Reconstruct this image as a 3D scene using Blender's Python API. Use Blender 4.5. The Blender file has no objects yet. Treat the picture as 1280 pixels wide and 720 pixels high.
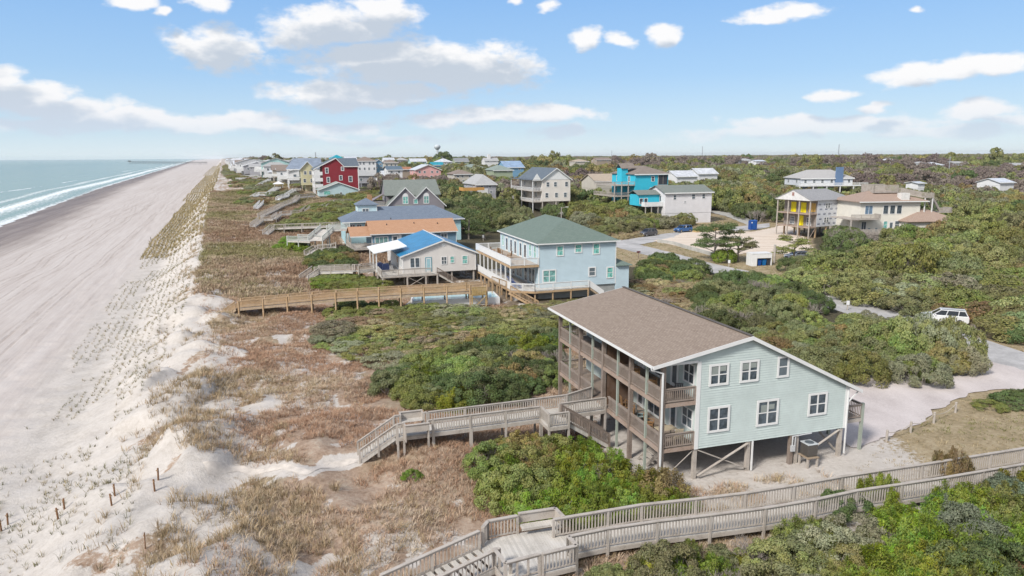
"""Beach houses seen from a drone: built from mesh code only."""
import bpy, bmesh, math, random
import numpy as np
from mathutils import Vector, Matrix
from mathutils.geometry import delaunay_2d_cdt
R = math.radians
random.seed(7); rng = np.random.default_rng(7)
scene = bpy.context.scene
COL = scene.collection

# ------------------------------------------------------------------ camera
H = 20.0
FPX = 888.0
PITCH = math.atan((360-195.1)/FPX); ROLL = R(0.355)
cam_d = bpy.data.cameras.new('camera'); cam = bpy.data.objects.new('camera', cam_d); COL.objects.link(cam)
cam_d.sensor_width = 36; cam_d.lens = FPX/1280*36; cam_d.clip_start = .5; cam_d.clip_end = 60000
cam.location = (0, 0, H)
cam.matrix_world = Matrix.Translation((0,0,H)) @ Matrix.Rotation(math.pi/2-PITCH, 4, 'X') @ Matrix.Rotation(-ROLL, 4, 'Z')
scene.camera = cam
cp, sp, cr, sr = math.cos(PITCH), math.sin(PITCH), math.cos(ROLL), math.sin(ROLL)

def ray(px, py):
    a, b = px-640, py-360
    u = a*cr-b*sr; v = b*cr+a*sr
    return (u, FPX*cp-v*sp, -(FPX*sp+v*cp))
def atz(px, py, z=0.0):
    r = ray(px, py); t = (z-H)/r[2]
    return Vector((r[0]*t, r[1]*t, z))
def atY(px, py, Y):
    r = ray(px, py); t = Y/r[1]
    return Vector((r[0]*t, Y, H+r[2]*t))
def projx(x, y, z):
    z = z-H
    d = y*cp-z*sp; v = -(y*sp+z*cp); u = FPX*x/d; v = FPX*v/d
    return 640+u*cr+v*sr, 360+v*cr-u*sr

# ------------------------------------------------------------------ noise and terrain
AL = R(21.8); CA, SA = math.cos(AL), math.sin(AL)
def st(x, y): return x*CA+y*SA, -x*SA+y*CA
def xy(s, t): return s*CA-t*SA, s*SA+t*CA
_perm = np.random.default_rng(3).random((256, 256))
def vnoise(x, y):
    x = np.asarray(x, float); y = np.asarray(y, float)
    xi = np.floor(x).astype(int); yi = np.floor(y).astype(int); fx = x-xi; fy = y-yi
    fx = fx*fx*(3-2*fx); fy = fy*fy*(3-2*fy)
    g = lambda i, j: _perm[i & 255, j & 255]
    return (g(xi,yi)*(1-fx)+g(xi+1,yi)*fx)*(1-fy)+(g(xi,yi+1)*(1-fx)+g(xi+1,yi+1)*fx)*fy
def fbm(x, y, o=4, k=.5):
    a = 1.; s = 0.; n = 0.
    for i in range(o):
        s = s+a*vnoise(x*2**i+17.3*i, y*2**i+9.1*i); n += a; a *= k
    return s/n
def sstep(a, b, x):
    t = np.clip((np.asarray(x, float)-a)/(b-a), 0, 1); return t*t*(3-2*t)
def waterline(t):
    t = np.asarray(t, float)
    return np.interp(t, [-200, 250, 400, 650, 1500, 4500, 9000], [-62, -69, -78, -90, -112, -182, -300])
SEA = -3.75
SPREAD = (0., 0.)
def G(x, y, detail=True):
    x = np.asarray(x, float); y = np.asarray(y, float)
    s, t = st(x, y)
    w = waterline(t)
    beach = -2.5 + (s+14)*(1.15/(-14-w+1e-6))*1.0
    beach = np.where(s < w-4, SEA-.15+(s-(w-4))*.03, beach)
    inl = np.interp(t, [0, 60, 110, 150, 200, 280, 400, 5000], [0, 0, .4, 1.3, 3.2, 5.0, 6.0, 6.0])
    fall = sstep(260, 90, s)
    inl = inl*(.45+.55*fall)
    ridge = .5*np.exp(-((s+4)/3.5)**2)+.35*np.exp(-((s-3)/7.)**2)
    dn = sstep(200, 300, t)*1.6*np.exp(-((s-28)/20.)**2)
    land = inl+ridge+dn
    bx, by = -5.3, 45.0
    land = land+1.15*np.exp(-(((x-bx)/5.5)**2+((y-by)/4.5)**2))*sstep(.2, 3, s)
    land = land+4.6*np.exp(-(((x-108)/26)**2+((y-128)/30.)**2))
    land = land+2.6*np.exp(-(((x-66)/15)**2+((y-116)/9.)**2))
    edge = sstep(-14.5, -5, s+1.6*(vnoise(t*.16, 0.3)-.5)+.8*(vnoise(t*.5, 5.3)-.5))
    z = beach*(1-edge)+land*edge
    if detail:
        duney = sstep(-13, -7, s)*sstep(16, 5, s)
        z = z+duney*((fbm(x*.22, y*.22, 3)-.5)*(1.1+.9*sstep(140, 80, t)))+sstep(150, 80, t)*sstep(-12, -7, s)*sstep(3, -3, s)*sstep(.5, .75, vnoise(x*.30+11, y*.30+4))*.9+sstep(4, 12, s)*sstep(60, 20, s)*sstep(30, 20, np.abs(t-60)*0)*(fbm(x*.3+40, y*.3, 3)-.5)*.5
        b = sstep(-40, -16, s)*sstep(-5, -14, s)
        z = z+b*(fbm(x*.8+3, y*.8, 2)-.5)*.28
        flat = sstep(16, 9, np.hypot((x-15)/1.0, (y-50)/1.3))
        z = z*(1-flat)+0*flat
    return z
def Gs(x, y): return float(G(x, y))
def atg(px, py, dz=0.0):
    """point of the ground (plus dz) seen at a pixel"""
    r = np.array(ray(px, py)); r = r/r[1]
    Ys = _YS; lo = hi = None
    for _ in range(2):
        below = H+r[2]*Ys <= G(r[0]*Ys, Ys)+dz; i = int(np.argmax(below)) if below.any() else len(Ys)-1; i = max(i, 1)
        lo, hi = Ys[i-1], Ys[i]; Ys = np.linspace(lo, hi, 60)
    return Vector((r[0]*hi, hi, H+r[2]*hi))
_YS = np.concatenate([np.arange(18, 60, .3), np.geomspace(60, 9000, 900)])

# ------------------------------------------------------------------ materials
def newmat(name):
    m = bpy.data.materials.new(name); m.use_nodes = True
    nt = m.node_tree; nt.nodes.clear()
    out = nt.nodes.new('ShaderNodeOutputMaterial'); b = nt.nodes.new('ShaderNodeBsdfPrincipled')
    nt.links.new(b.outputs[0], out.inputs[0])
    return m, nt, b
class N:
    def __init__(s, nt): s.nt = nt
    def n(s, typ, **kw):
        nd = s.nt.nodes.new(typ)
        for k, v in kw.items(): setattr(nd, k, v)
        return nd
    def l(s, a, b): s.nt.links.new(a, b)
    def val(s, v):
        n = s.n('ShaderNodeValue'); n.outputs[0].default_value = v; return n.outputs[0]
    def math(s, op, a, b=None, c=None, clamp=False):
        n = s.n('ShaderNodeMath', operation=op); n.use_clamp = clamp
        for i, q in enumerate((a, b, c)):
            if q is None: continue
            if isinstance(q, (int, float)): n.inputs[i].default_value = q
            else: s.l(q, n.inputs[i])
        return n.outputs[0]
    def mix(s, f, a, b, typ='MIX'):
        n = s.n('ShaderNodeMix', data_type='RGBA', blend_type=typ)
        for i, q in ((0, f), (6, a), (7, b)):
            if isinstance(q, (int, float)): n.inputs[i].default_value = q
            elif isinstance(q, (tuple, list)): n.inputs[i].default_value = (*q[:3], 1)
            else: s.l(q, n.inputs[i])
        return n.outputs[2]
    def noise(s, vec, scale, detail=4, rough=.55):
        n = s.n('ShaderNodeTexNoise'); n.inputs['Scale'].default_value = scale; n.inputs['Detail'].default_value = detail; n.inputs['Roughness'].default_value = rough
        if vec is not None: s.l(vec, n.inputs['Vector'])
        return n.outputs[0]
    def ramp(s, f, stops):
        n = s.n('ShaderNodeValToRGB'); e = n.color_ramp.elements
        while len(e) < len(stops): e.new(.5)
        for i, (p, c) in enumerate(stops):
            e[i].position = p; e[i].color = (*c, 1) if len(c) == 3 else c
        s.l(f, n.inputs[0]); return n.outputs[0]
    def mapr(s, f, a, b, c=0., d=1.):
        n = s.n('ShaderNodeMapRange'); n.interpolation_type = 'SMOOTHSTEP'
        s.l(f, n.inputs[0])
        for i, v in zip((1, 2, 3, 4), (a, b, c, d)): n.inputs[i].default_value = v
        return n.outputs[0]
    def bump(s, h, strength=.4, dist=.05, normal=None):
        n = s.n('ShaderNodeBump'); n.inputs['Strength'].default_value = strength; n.inputs['Distance'].default_value = dist
        s.l(h, n.inputs['Height'])
        if normal is not None: s.l(normal, n.inputs['Normal'])
        return n.outputs[0]
def objco(q): return q.n('ShaderNodeTexCoord').outputs['Object']
def scaled(q, vec, sc):
    m = q.n('ShaderNodeMapping'); m.inputs['Scale'].default_value = sc; q.l(vec, m.inputs[0]); return m.outputs[0]

_mc = {}
AF = .85
def paint(name, c, rough=.6, var=.08, scale=1.5, spec=.3, metal=0.):
    if name in _mc: return _mc[name]
    c = tuple(x*AF for x in c)
    m, nt, b = newmat(name); q = N(nt); v = objco(q)
    n1 = q.noise(v, scale, 5); n2 = q.noise(v, scale*9, 3)
    f = q.math('ADD', q.math('MULTIPLY', n1, .7), q.math('MULTIPLY', n2, .3))
    lo = tuple(x*(1-var*1.6) for x in c); hi = tuple(min(1, x*(1+var*1.2)) for x in c)
    q.l(q.mix(q.mapr(f, .3, .7), lo, hi), b.inputs['Base Color'])
    b.inputs['Roughness'].default_value = rough; b.inputs['Metallic'].default_value = metal; b.inputs['Specular IOR Level'].default_value = spec
    q.l(q.bump(n2, .15, .01), b.inputs['Normal'])
    _mc[name] = m; return m
def siding(name, c, lap=.16, var=.05, rough=.55):
    """horizontal lap boards as relief"""
    if name in _mc: return _mc[name]
    c = tuple(x*AF for x in c)
    m, nt, b = newmat(name); q = N(nt); v = objco(q)
    sx = q.n('ShaderNodeSeparateXYZ'); q.l(v, sx.inputs[0])
    zf = q.math('FRACT', q.math('DIVIDE', sx.outputs[2], lap))
    n1 = q.noise(v, .6, 4); n2 = q.noise(scaled(q, v, (1, 1, 8)), 3, 3)
    f = q.math('ADD', q.math('MULTIPLY', n1, .6), q.math('MULTIPLY', n2, .4))
    q.l(q.mix(q.mapr(f, .3, .7), tuple(x*(1-var*1.5) for x in c), tuple(min(1, x*(1+var)) for x in c)), b.inputs['Base Color'])
    b.inputs['Roughness'].default_value = rough; b.inputs['Specular IOR Level'].default_value = .25
    q.l(q.bump(q.math('SUBTRACT', 1, zf), .9, .03), b.inputs['Normal'])
    _mc[name] = m; return m
def wood(name, c, var=.2, plank=None, axis=0, rough=.75, grain=(1, 1, 1)):
    """weathered timber; plank: board width along the given local axis"""
    if name in _mc: return _mc[name]
    c = tuple(x*AF for x in c)
    m, nt, b = newmat(name); q = N(nt); v = objco(q)
    n1 = q.noise(v, 1.3, 5); n2 = q.noise(scaled(q, v, grain), 14, 4, .65)
    f = q.math('ADD', q.math('MULTIPLY', n1, .5), q.math('MULTIPLY', n2, .5))
    g = tuple((sum(c)/3*.9+x*.1) for x in c)
    colr = q.ramp(q.mapr(f, .3, .7), [(0, tuple(x*(1-var*1.5) for x in c)), (.5, c), (1, tuple(min(1, x*.6+gx*.4+var*.35*sum(c)/3) for x, gx in zip(c, g)))])
    if plank:
        sx = q.n('ShaderNodeSeparateXYZ'); q.l(v, sx.inputs[0])
        d = q.math('DIVIDE', sx.outputs[axis], plank); fl = q.math('FLOOR', d); fr = q.math('FRACT', d)
        wn = q.n('ShaderNodeTexWhiteNoise', noise_dimensions='1D'); q.l(fl, wn.inputs['W'])
        colr = q.mix(q.math('MULTIPLY', wn.outputs[0], .45), colr, tuple(x*.55 for x in c))
        gap = q.math('GREATER_THAN', q.math('ABSOLUTE', q.math('SUBTRACT', fr, .5)), .43)
        q.l(q.bump(q.math('SUBTRACT', 1, gap), .8, .02), b.inputs['Normal'])
    else:
        q.l(q.bump(n2, .25, .01), b.inputs['Normal'])
    q.l(colr, b.inputs['Base Color'])
    b.inputs['Roughness'].default_value = rough; b.inputs['Specular IOR Level'].default_value = .2
    _mc[name] = m; return m
def shingle(name, c, c2, w=.32, h=.15, mort=.012, rot=False):
    """roof shingles; texture lies in the roof part's own local plane"""
    if name in _mc: return _mc[name]
    c = tuple(x*AF for x in c); c2 = tuple(x*AF for x in c2)
    m, nt, b = newmat(name); q = N(nt); v = objco(q)
    if rot:
        sx = q.n('ShaderNodeSeparateXYZ'); q.l(v, sx.inputs[0]); cx = q.n('ShaderNodeCombineXYZ')
        q.l(sx.outputs[1], cx.inputs[0]); q.l(sx.outputs[0], cx.inputs[1]); v = cx.outputs[0]
    br = q.n('ShaderNodeTexBrick'); q.l(v, br.inputs['Vector'])
    br.inputs['Color1'].default_value = (*c, 1); br.inputs['Color2'].default_value = (*c2, 1); br.inputs['Mortar'].default_value = (*[x*.55 for x in c], 1)
    br.inputs['Scale'].default_value = 1; br.inputs['Mortar Size'].default_value = mort; br.inputs['Brick Width'].default_value = w; br.inputs['Row Height'].default_value = h
    br.inputs['Bias'].default_value = 0.
    n1 = q.noise(v, .5, 5); n2 = q.noise(v, 18, 3)
    colr = q.mix(q.mapr(n1, .3, .7, 0, .35), br.outputs[0], tuple(x*.8 for x in c2))
    colr = q.mix(q.mapr(n2, .3, .7, 0, .35), colr, tuple(min(1, x*1.25) for x in c))
    q.l(colr, b.inputs['Base Color']); b.inputs['Roughness'].default_value = .9; b.inputs['Specular IOR Level'].default_value = .15
    q.l(q.bump(q.math('SUBTRACT', 1, br.outputs[1]), .5, .015), b.inputs['Normal'])
    _mc[name] = m; return m
def metalroof(name, c, seam=.45, axis=0):
    if name in _mc: return _mc[name]
    c = tuple(x*AF for x in c)
    m, nt, b = newmat(name); q = N(nt); v = objco(q)
    sx = q.n('ShaderNodeSeparateXYZ'); q.l(v, sx.inputs[0])
    fr = q.math('FRACT', q.math('DIVIDE', sx.outputs[axis], seam))
    gap = q.math('GREATER_THAN', fr, .9)
    n1 = q.noise(v, .7, 4)
    q.l(q.mix(q.mapr(n1, .3, .7), tuple(x*.85 for x in c), tuple(min(1, x*1.15) for x in c)), b.inputs['Base Color'])
    b.inputs['Roughness'].default_value = .32; b.inputs['Metallic'].default_value = .25
    q.l(q.bump(gap, .8, .03), b.inputs['Normal'])
    _mc[name] = m; return m
def glass(name, c=(.03, .04, .05)):
    if name in _mc: return _mc[name]
    m, nt, b = newmat(name); q = N(nt); v = q.n('ShaderNodeTexCoord').outputs['Object']
    oi = q.n('ShaderNodeObjectInfo')
    n1 = q.noise(v, 2.5, 2)
    col = q.mix(q.mapr(n1, .35, .65), c, tuple(min(1, x*2.2+.02) for x in c))
    col = q.mix(q.math('MULTIPLY', q.math('POWER', oi.outputs['Random'], 2.), .75), col, (.15, .18, .20))
    q.l(col, b.inputs['Base Color']); b.inputs['Roughness'].default_value = .06; b.inputs['Specular IOR Level'].default_value = .6
    _mc[name] = m; return m

# ------------------------------------------------------------------ mesh builder
class MB:
    def __init__(s): s.v = []; s.f = []; s.mi = []; s.m = 0
    def add(s, vs, fs):
        o = len(s.v); s.v += [tuple(v) for v in vs]
        for f in fs: s.f.append(tuple(i+o for i in f)); s.mi.append(s.m)
    def box(s, x0, x1, y0, y1, z0, z1):
        if x0 > x1: x0, x1 = x1, x0
        if y0 > y1: y0, y1 = y1, y0
        if z0 > z1: z0, z1 = z1, z0
        s.add([(x0,y0,z0),(x1,y0,z0),(x1,y1,z0),(x0,y1,z0),(x0,y0,z1),(x1,y0,z1),(x1,y1,z1),(x0,y1,z1)],
              [(0,3,2,1),(4,5,6,7),(0,1,5,4),(1,2,6,5),(2,3,7,6),(3,0,4,7)])
    def beam(s, p0, p1, w, h, up=(0,0,1)):
        """square bar from p0 to p1, w wide and h high about the axis"""
        p0 = Vector(p0); p1 = Vector(p1); d = (p1-p0)
        if d.length < 1e-6: return
        d.normalize(); up = Vector(up)
        if abs(d.dot(up)) > .99: up = Vector((1, 0, 0))
        a = d.cross(up).normalized(); b = a.cross(d).normalized()
        vs = [p+a*(i*w/2)+b*(j*h/2) for p in (p0, p1) for i, j in ((-1,-1),(1,-1),(1,1),(-1,1))]
        s.add(vs, [(0,1,2,3),(7,6,5,4),(0,4,5,1),(1,5,6,2),(2,6,7,3),(3,7,4,0)])
    def tube(s, p0, p1, r0, r1=None, n=8, cap=True):
        p0 = Vector(p0); p1 = Vector(p1); r1 = r0 if r1 is None else r1; d = (p1-p0).normalized()
        up = Vector((0,0,1)) if abs(d.z) < .95 else Vector((1,0,0))
        a = d.cross(up).normalized(); b = a.cross(d)
        vs = []
        for p, r in ((p0, r0), (p1, r1)):
            for k in range(n):
                an = 2*math.pi*k/n; vs.append(p+a*(r*math.cos(an))+b*(r*math.sin(an)))
        fs = [(k, (k+1) % n, n+(k+1) % n, n+k) for k in range(n)]
        if cap: fs += [tuple(range(n))[::-1], tuple(range(n, 2*n))]
        s.add(vs, fs)
    def prism(s, poly, d):
        """planar polygon (list of 3d points) pushed along vector d"""
        n = len(poly); P = [Vector(p) for p in poly]; D = Vector(d)
        s.add(P+[p+D for p in P], [tuple(range(n))[::-1], tuple(range(n, 2*n))]+[(k, (k+1) % n, n+(k+1) % n, n+k) for k in range(n)])
    def data(s, name, mats, smooth=False):
        me = bpy.data.meshes.new(name); me.from_pydata(s.v, [], s.f)
        for m in (mats if isinstance(mats, (list, tuple)) else [mats]): me.materials.append(m)
        if any(s.mi): me.polygons.foreach_set('material_index', s.mi)
        bm = bmesh.new(); bm.from_mesh(me); bmesh.ops.recalc_face_normals(bm, faces=bm.faces); bm.to_mesh(me); bm.free()
        if smooth: me.polygons.foreach_set('use_smooth', [True]*len(me.polygons))
        me.update(); return me
    def build(s, name, mats, parent=None, smooth=False, bevel=0):
        o = bpy.data.objects.new(name, s.data(name, mats, smooth)); COL.objects.link(o)
        if parent is not None: o.parent = parent
        if bevel:
            b = o.modifiers.new('bevel', 'BEVEL'); b.width = bevel; b.segments = 2; b.limit_method = 'ANGLE'
        return o
def link(name, data, parent=None, loc=(0,0,0), rz=0., sc=None):
    o = bpy.data.objects.new(name, data); COL.objects.link(o); o.location = loc; o.rotation_euler = (0, 0, rz)
    if sc is not None: o.scale = sc if isinstance(sc, (tuple, list)) else (sc, sc, sc)
    if parent is not None: o.parent = parent
    return o
def tag(o, label=None, cat=None, group=None, kind=None):
    if label: o['label'] = label
    if cat: o['category'] = cat
    if group: o['group'] = group
    if kind: o['kind'] = kind
    return o
def thing(name, label, cat, loc=(0,0,0), rz=0., group=None):
    o = bpy.data.objects.new(name, None); COL.objects.link(o); o.location = loc; o.rotation_euler = (0, 0, rz)
    o.empty_display_size = .1
    return tag(o, label, cat, group)
def copy_thing(o, parent=None):
    c = o.copy(); COL.objects.link(c); c.parent = parent
    for ch in list(o.children): copy_thing(ch, c)
    return c

# ------------------------------------------------------------------ palette
WHITE = paint('white_trim', (.78, .78, .77), .5, .04)
GLS = glass('window_glass'); GLG = glass('green_tinted_glass', (.10, .26, .23)); GLB = glass('blue_tinted_glass', (.06, .12, .2))
GREYW = wood('weathered_grey_wood', (.48, .43, .38), .22)
GREYD = wood('weathered_deck_boards', (.64, .60, .545), .18, .14, 0)
BRNW = wood('brown_grey_wood', (.27, .215, .18), .25)
TANW = wood('new_tan_wood', (.50, .345, .20), .2)
TAND = wood('new_tan_deck', (.55, .42, .29), .2, .14, 0)
LEDG = wood('faded_ledger_wood', (.40, .30, .24), .25)
DARKW = wood('dark_brown_boards', (.13, .075, .05), .2, .2, 1)
CONC = paint('concrete', (.45, .44, .41), .9, .12, 1.2)

# ------------------------------------------------------------------ house pieces
_wd = {}
def window(parent, face, a, z, pos, w, h, cols=2, rows=2, fm=None, gm=None, bw=.11, name='window'):
    """face front/left/right/back; a: centre along wall, z: centre height, pos: wall plane"""
    fm = fm or WHITE; gm = gm or GLS
    key = (round(w,2), round(h,2), cols, rows, fm.name, gm.name, bw)
    if key not in _wd:
        m = MB(); t = .06
        m.box(-w/2, w/2, -t, 0, h/2-bw, h/2); m.box(-w/2, w/2, -t, 0, -h/2, -h/2+bw)
        m.box(-w/2, -w/2+bw, -t, 0, -h/2+bw, h/2-bw); m.box(w/2-bw, w/2, -t, 0, -h/2+bw, h/2-bw)
        iw = w-2*bw; ih = h-2*bw
        for c in range(1, cols):
            x = -iw/2+iw*c/cols; k = bw*.35; m.box(x-k, x+k, -t*.8, 0, -ih/2, ih/2)
        for r in range(1, rows):
            zz = -ih/2+ih*r/rows
            for c in range(cols):
                k = bw*.35; x0 = -iw/2+iw*c/cols+(k if c else 0); x1 = -iw/2+iw*(c+1)/cols-(k if c < cols-1 else 0)
                m.box(x0, x1, -t*.7, 0, zz-.03, zz+.03)
        g = MB(); g.box(-iw/2, iw/2, -.018, -.002, -ih/2, ih/2)
        _wd[key] = (m.data('window_frame', fm), g.data('pane', gm))
    fd, gd = _wd[key]
    loc, rz = {'front': ((a, pos, z), 0), 'left': ((pos, a, z), -math.pi/2), 'right': ((pos, a, z), math.pi/2), 'back': ((a, pos, z), math.pi)}[face]
    o = link(name, fd, parent, loc, rz); link('pane', gd, o)
    return o
def door(parent, face, a, zb, pos, w, h, dm, glazed=True, fm=None, gm=None):
    fm = fm or WHITE; gm = gm or GLS
    key = ('d', round(w,2), round(h,2), dm.name, glazed, fm.name, gm.name)
    if key not in _wd:
        m = MB(); t = .06; b = .09
        m.box(-w/2, w/2, -t, 0, h-b, h); m.box(-w/2, -w/2+b, -t, 0, 0, h-b); m.box(w/2-b, w/2, -t, 0, 0, h-b)
        l = MB(); l.box(-w/2+b, w/2-b, -.035, -.002, 0, h-b)
        g = MB(); k = .22 if glazed else .28
        g.box(-w/2+k, w/2-k, -.045, -.036, (.25 if glazed else h*.55), h-.25)
        _wd[key] = (m.data('door_frame', fm), l.data('leaf', dm), g.data('pane', gm))
    fd, ld, gd = _wd[key]
    loc, rz = {'front': ((a, pos, zb), 0), 'left': ((pos, a, zb), -math.pi/2), 'right': ((pos, a, zb), math.pi/2), 'back': ((a, pos, zb), math.pi)}[face]
    o = link('door', fd, parent, loc, rz); link('leaf', ld, o); link('pane', gd, o)
    return o
def railing(parent, p0, p1, h=.95, mat=None, posts=2.2, sp=.16, bw=.05, cap=.13, pm=None, ends=(True, True), pw=.1, below=0., wide=False, name='railing', drop=0.):
    """balustrade from p0 to p1 (deck level, local to parent); returns nothing"""
    p0 = Vector(p0); p1 = Vector(p1); d = p1-p0; L = d.length; u = d/L; pm = pm or mat
    m = MB(); up = Vector((0,0,1))
    m.beam(p0+up*h, p1+up*h, cap, .04); m.beam(p0+up*(h-.09), p1+up*(h-.09), .05, .09); m.beam(p0+up*.12, p1+up*.12, .05, .08)
    n = max(1, int(L/sp))
    for i in range(1, n):
        q = p0+d*(i/n); m.box(q.x-bw/2, q.x+bw/2, q.y-bw/2, q.y+bw/2, q.z+.14, q.z+h-.1)
    m.build(name, mat, parent)
    if posts:
        k = max(1, round(L/posts))
        for i in range(k+1):
            if (i == 0 and not ends[0]) or (i == k and not ends[1]): continue
            q = p0+d*(i/k); q = q
            pb = MB(); pb.box(q.x-pw/2, q.x+pw/2, q.y-pw/2, q.y+pw/2, q.z-below(q) if callable(below) else q.z-below, q.z+h-.022)
            pb.build('post', pm, parent)
def gable_roof(mb, x0, x1, y0, y1, ze, zr, t=.14, along='x', ridge=None):
    """two slabs; along: direction of the ridge"""
    if along == 'x':
        ym = (y0+y1)/2 if ridge is None else ridge
        mb.prism([(x0,y0,ze),(x0,ym,zr),(x0,ym,zr-t),(x0,y0,ze-t)], (x1-x0,0,0))
        mb.prism([(x0,ym,zr),(x0,y1,ze),(x0,y1,ze-t),(x0,ym,zr-t)], (x1-x0,0,0))
    else:
        xm = (x0+x1)/2 if ridge is None else ridge
        mb.prism([(x0,y0,ze),(xm,y0,zr),(xm,y0,zr-t),(x0,y0,ze-t)], (0,y1-y0,0))
        mb.prism([(xm,y0,zr),(x1,y0,ze),(x1,y0,ze-t),(xm,y0,zr-t)], (0,y1-y0,0))
def hip_roof(mb, x0, x1, y0, y1, ze, r0, r1, zr, t=.12):
    """r0, r1: ridge end points (x, y)"""
    a = [(x0,y0),(x1,y0),(x1,y1),(x0,y1)]
    vs = [(x,y,ze) for x,y in a]+[(x,y,ze-t) for x,y in a]+[(*r0,zr),(*r1,zr)]
    if abs(r1[1]-r0[1]) > abs(r1[0]-r0[0]):   # ridge along y, r0 near y0
        fs = [(0,1,8),(1,2,9,8),(2,3,9),(3,0,8,9)]
    else:
        fs = [(0,1,9,8),(1,2,9),(2,3,8,9),(3,0,8)]
    mb.add(vs, fs+[(7,6,5,4),(0,4,5,1),(1,5,6,2),(2,6,7,3),(3,7,4,0)])
def box_wall(parent, x0, x1, y0, y1, z0, z1, mat, gables=(), name='wall', corner=None):
    """solid storey block; gables: list of (kind, apex) -> 'front'/'left' style gable top polygons"""
    m = MB()
    if not gables: m.box(x0, x1, y0, y1, z0, z1)
    else:
        g, r, zr = gables
        if g == 'y':   # gable faces look along y, ridge along y at x=r
            m.prism([(x0,y0,z0),(x1,y0,z0),(x1,y0,z1),(r,y0,zr),(x0,y0,z1)], (0,y1-y0,0))
        else:
            m.prism([(x0,y0,z0),(x0,y1,z0),(x0,y1,z1),(x0,r,zr),(x0,y0,z1)], (x1-x0,0,0))
    o = m.build(name, mat, parent)
    if corner:
        c = MB(); k = .09; e = .025
        for x, y in ((x0,y0),(x1,y0),(x0,y1),(x1,y1)):
            sx = 1 if x == x0 else -1; sy = 1 if y == y0 else -1
            c.box(x-sx*e, x+sx*k, y-sy*e, y+sy*k, z0, z1-.02)
        c.build('corner_board', corner, parent)
    return o
def stilts(parent, pts, z0f, z1, mat, w=.25, origin=None, rz=0.):
    """posts under a floor; z0f(x, y) local ground"""
    for x, y in pts:
        b = MB(); b.box(x-w/2, x+w/2, y-w/2, y+w/2, z0f(x, y)-.2, z1); b.build('stilt', mat, parent)
def local_ground(loc, rz):
    c, s = math.cos(rz), math.sin(rz)
    return lambda u, v: Gs(loc[0]+c*u-s*v, loc[1]+s*u+c*v)-loc[2]
def drape(name, outline, mat, lift, step=1.0, label=None, kind='structure', rough=.12):
    """sheet over the ground inside a world outline (list of (x, y))"""
    n = len(outline); xs = [p[0] for p in outline]; ys = [p[1] for p in outline]
    dense = []
    for i in range(n):
        a = Vector(outline[i][:2]); b = Vector(outline[(i+1) % n][:2]); k = max(1, int((b-a).length/step))
        for j in range(k):
            p = a+(b-a)*(j/k); j1, j2 = float(fbm(p.x*.9, p.y*.9, 2)), float(fbm(p.x*.9+50, p.y*.9+9, 2)); dense.append(Vector((p.x+(j1-.5)*4*rough, p.y+(j2-.5)*4*rough)))
    poly = [(p.x, p.y) for p in dense]
    pa = np.array(poly)
    gx, gy = np.meshgrid(np.arange(min(xs), max(xs), step), np.arange(min(ys), max(ys), step))
    P = np.stack([gx.ravel()+.001, gy.ravel()+.003], 1)
    ins = inside(P, pa)
    pts = dense+[Vector(p) for p in P[ins]]
    vs, es, fs, *_ = delaunay_2d_cdt([Vector((p[0], p[1])) for p in pts], [(i, (i+1) % len(dense)) for i in range(len(dense))], [], 0, 1e-5)
    V = np.array([(v.x, v.y) for v in vs])
    cen = np.array([V[list(f)].mean(0) for f in fs]); ok = inside(cen, pa)
    Z = G(V[:, 0], V[:, 1])+lift
    me = bpy.data.meshes.new(name); me.from_pydata([(a, b, c) for (a, b), c in zip(V, Z)], [], [tuple(f) for f, k in zip(fs, ok) if k])
    me.materials.append(mat)
    bm = bmesh.new(); bm.from_mesh(me); bmesh.ops.recalc_face_normals(bm, faces=bm.faces)
    for f in bm.faces:
        if f.normal.z < 0: f.normal_flip()
    bmesh.ops.delete(bm, geom=[v for v in bm.verts if not v.link_faces], context='VERTS')
    bm.to_mesh(me); bm.free(); me.polygons.foreach_set('use_smooth', [True]*len(me.polygons))
    o = bpy.data.objects.new(name, me); COL.objects.link(o); tag(o, label, None, None, kind); return o
def inside(P, poly):
    P = np.asarray(P, float); poly = np.asarray(poly, float)
    x, y = P[:, 0], P[:, 1]; r = np.zeros(len(P), bool)
    x0, y0 = poly[:, 0], poly[:, 1]; x1, y1 = np.roll(x0, -1), np.roll(y0, -1)
    for a, b, c, d in zip(x0, y0, x1, y1):
        if b == d: continue
        k = ((b > y) != (d > y)) & (x < (c-a)*(y-b)/(d-b)+a)
        r ^= k
    return r
def strip(pts, w):
    """outline of a ribbon round a centre line of (x, y) points"""
    P = [Vector(p[:2]) for p in pts]; Lf = []; Rt = []
    for i, p in enumerate(P):
        d = (P[min(i+1, len(P)-1)]-P[max(i-1, 0)]).normalized(); nn = Vector((-d.y, d.x))
        Lf.append(p+nn*w/2); Rt.append(p-nn*w/2)
    return [(p.x, p.y) for p in Lf+Rt[::-1]]
EXPO = 0.72
HAZE = 0.00005
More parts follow.
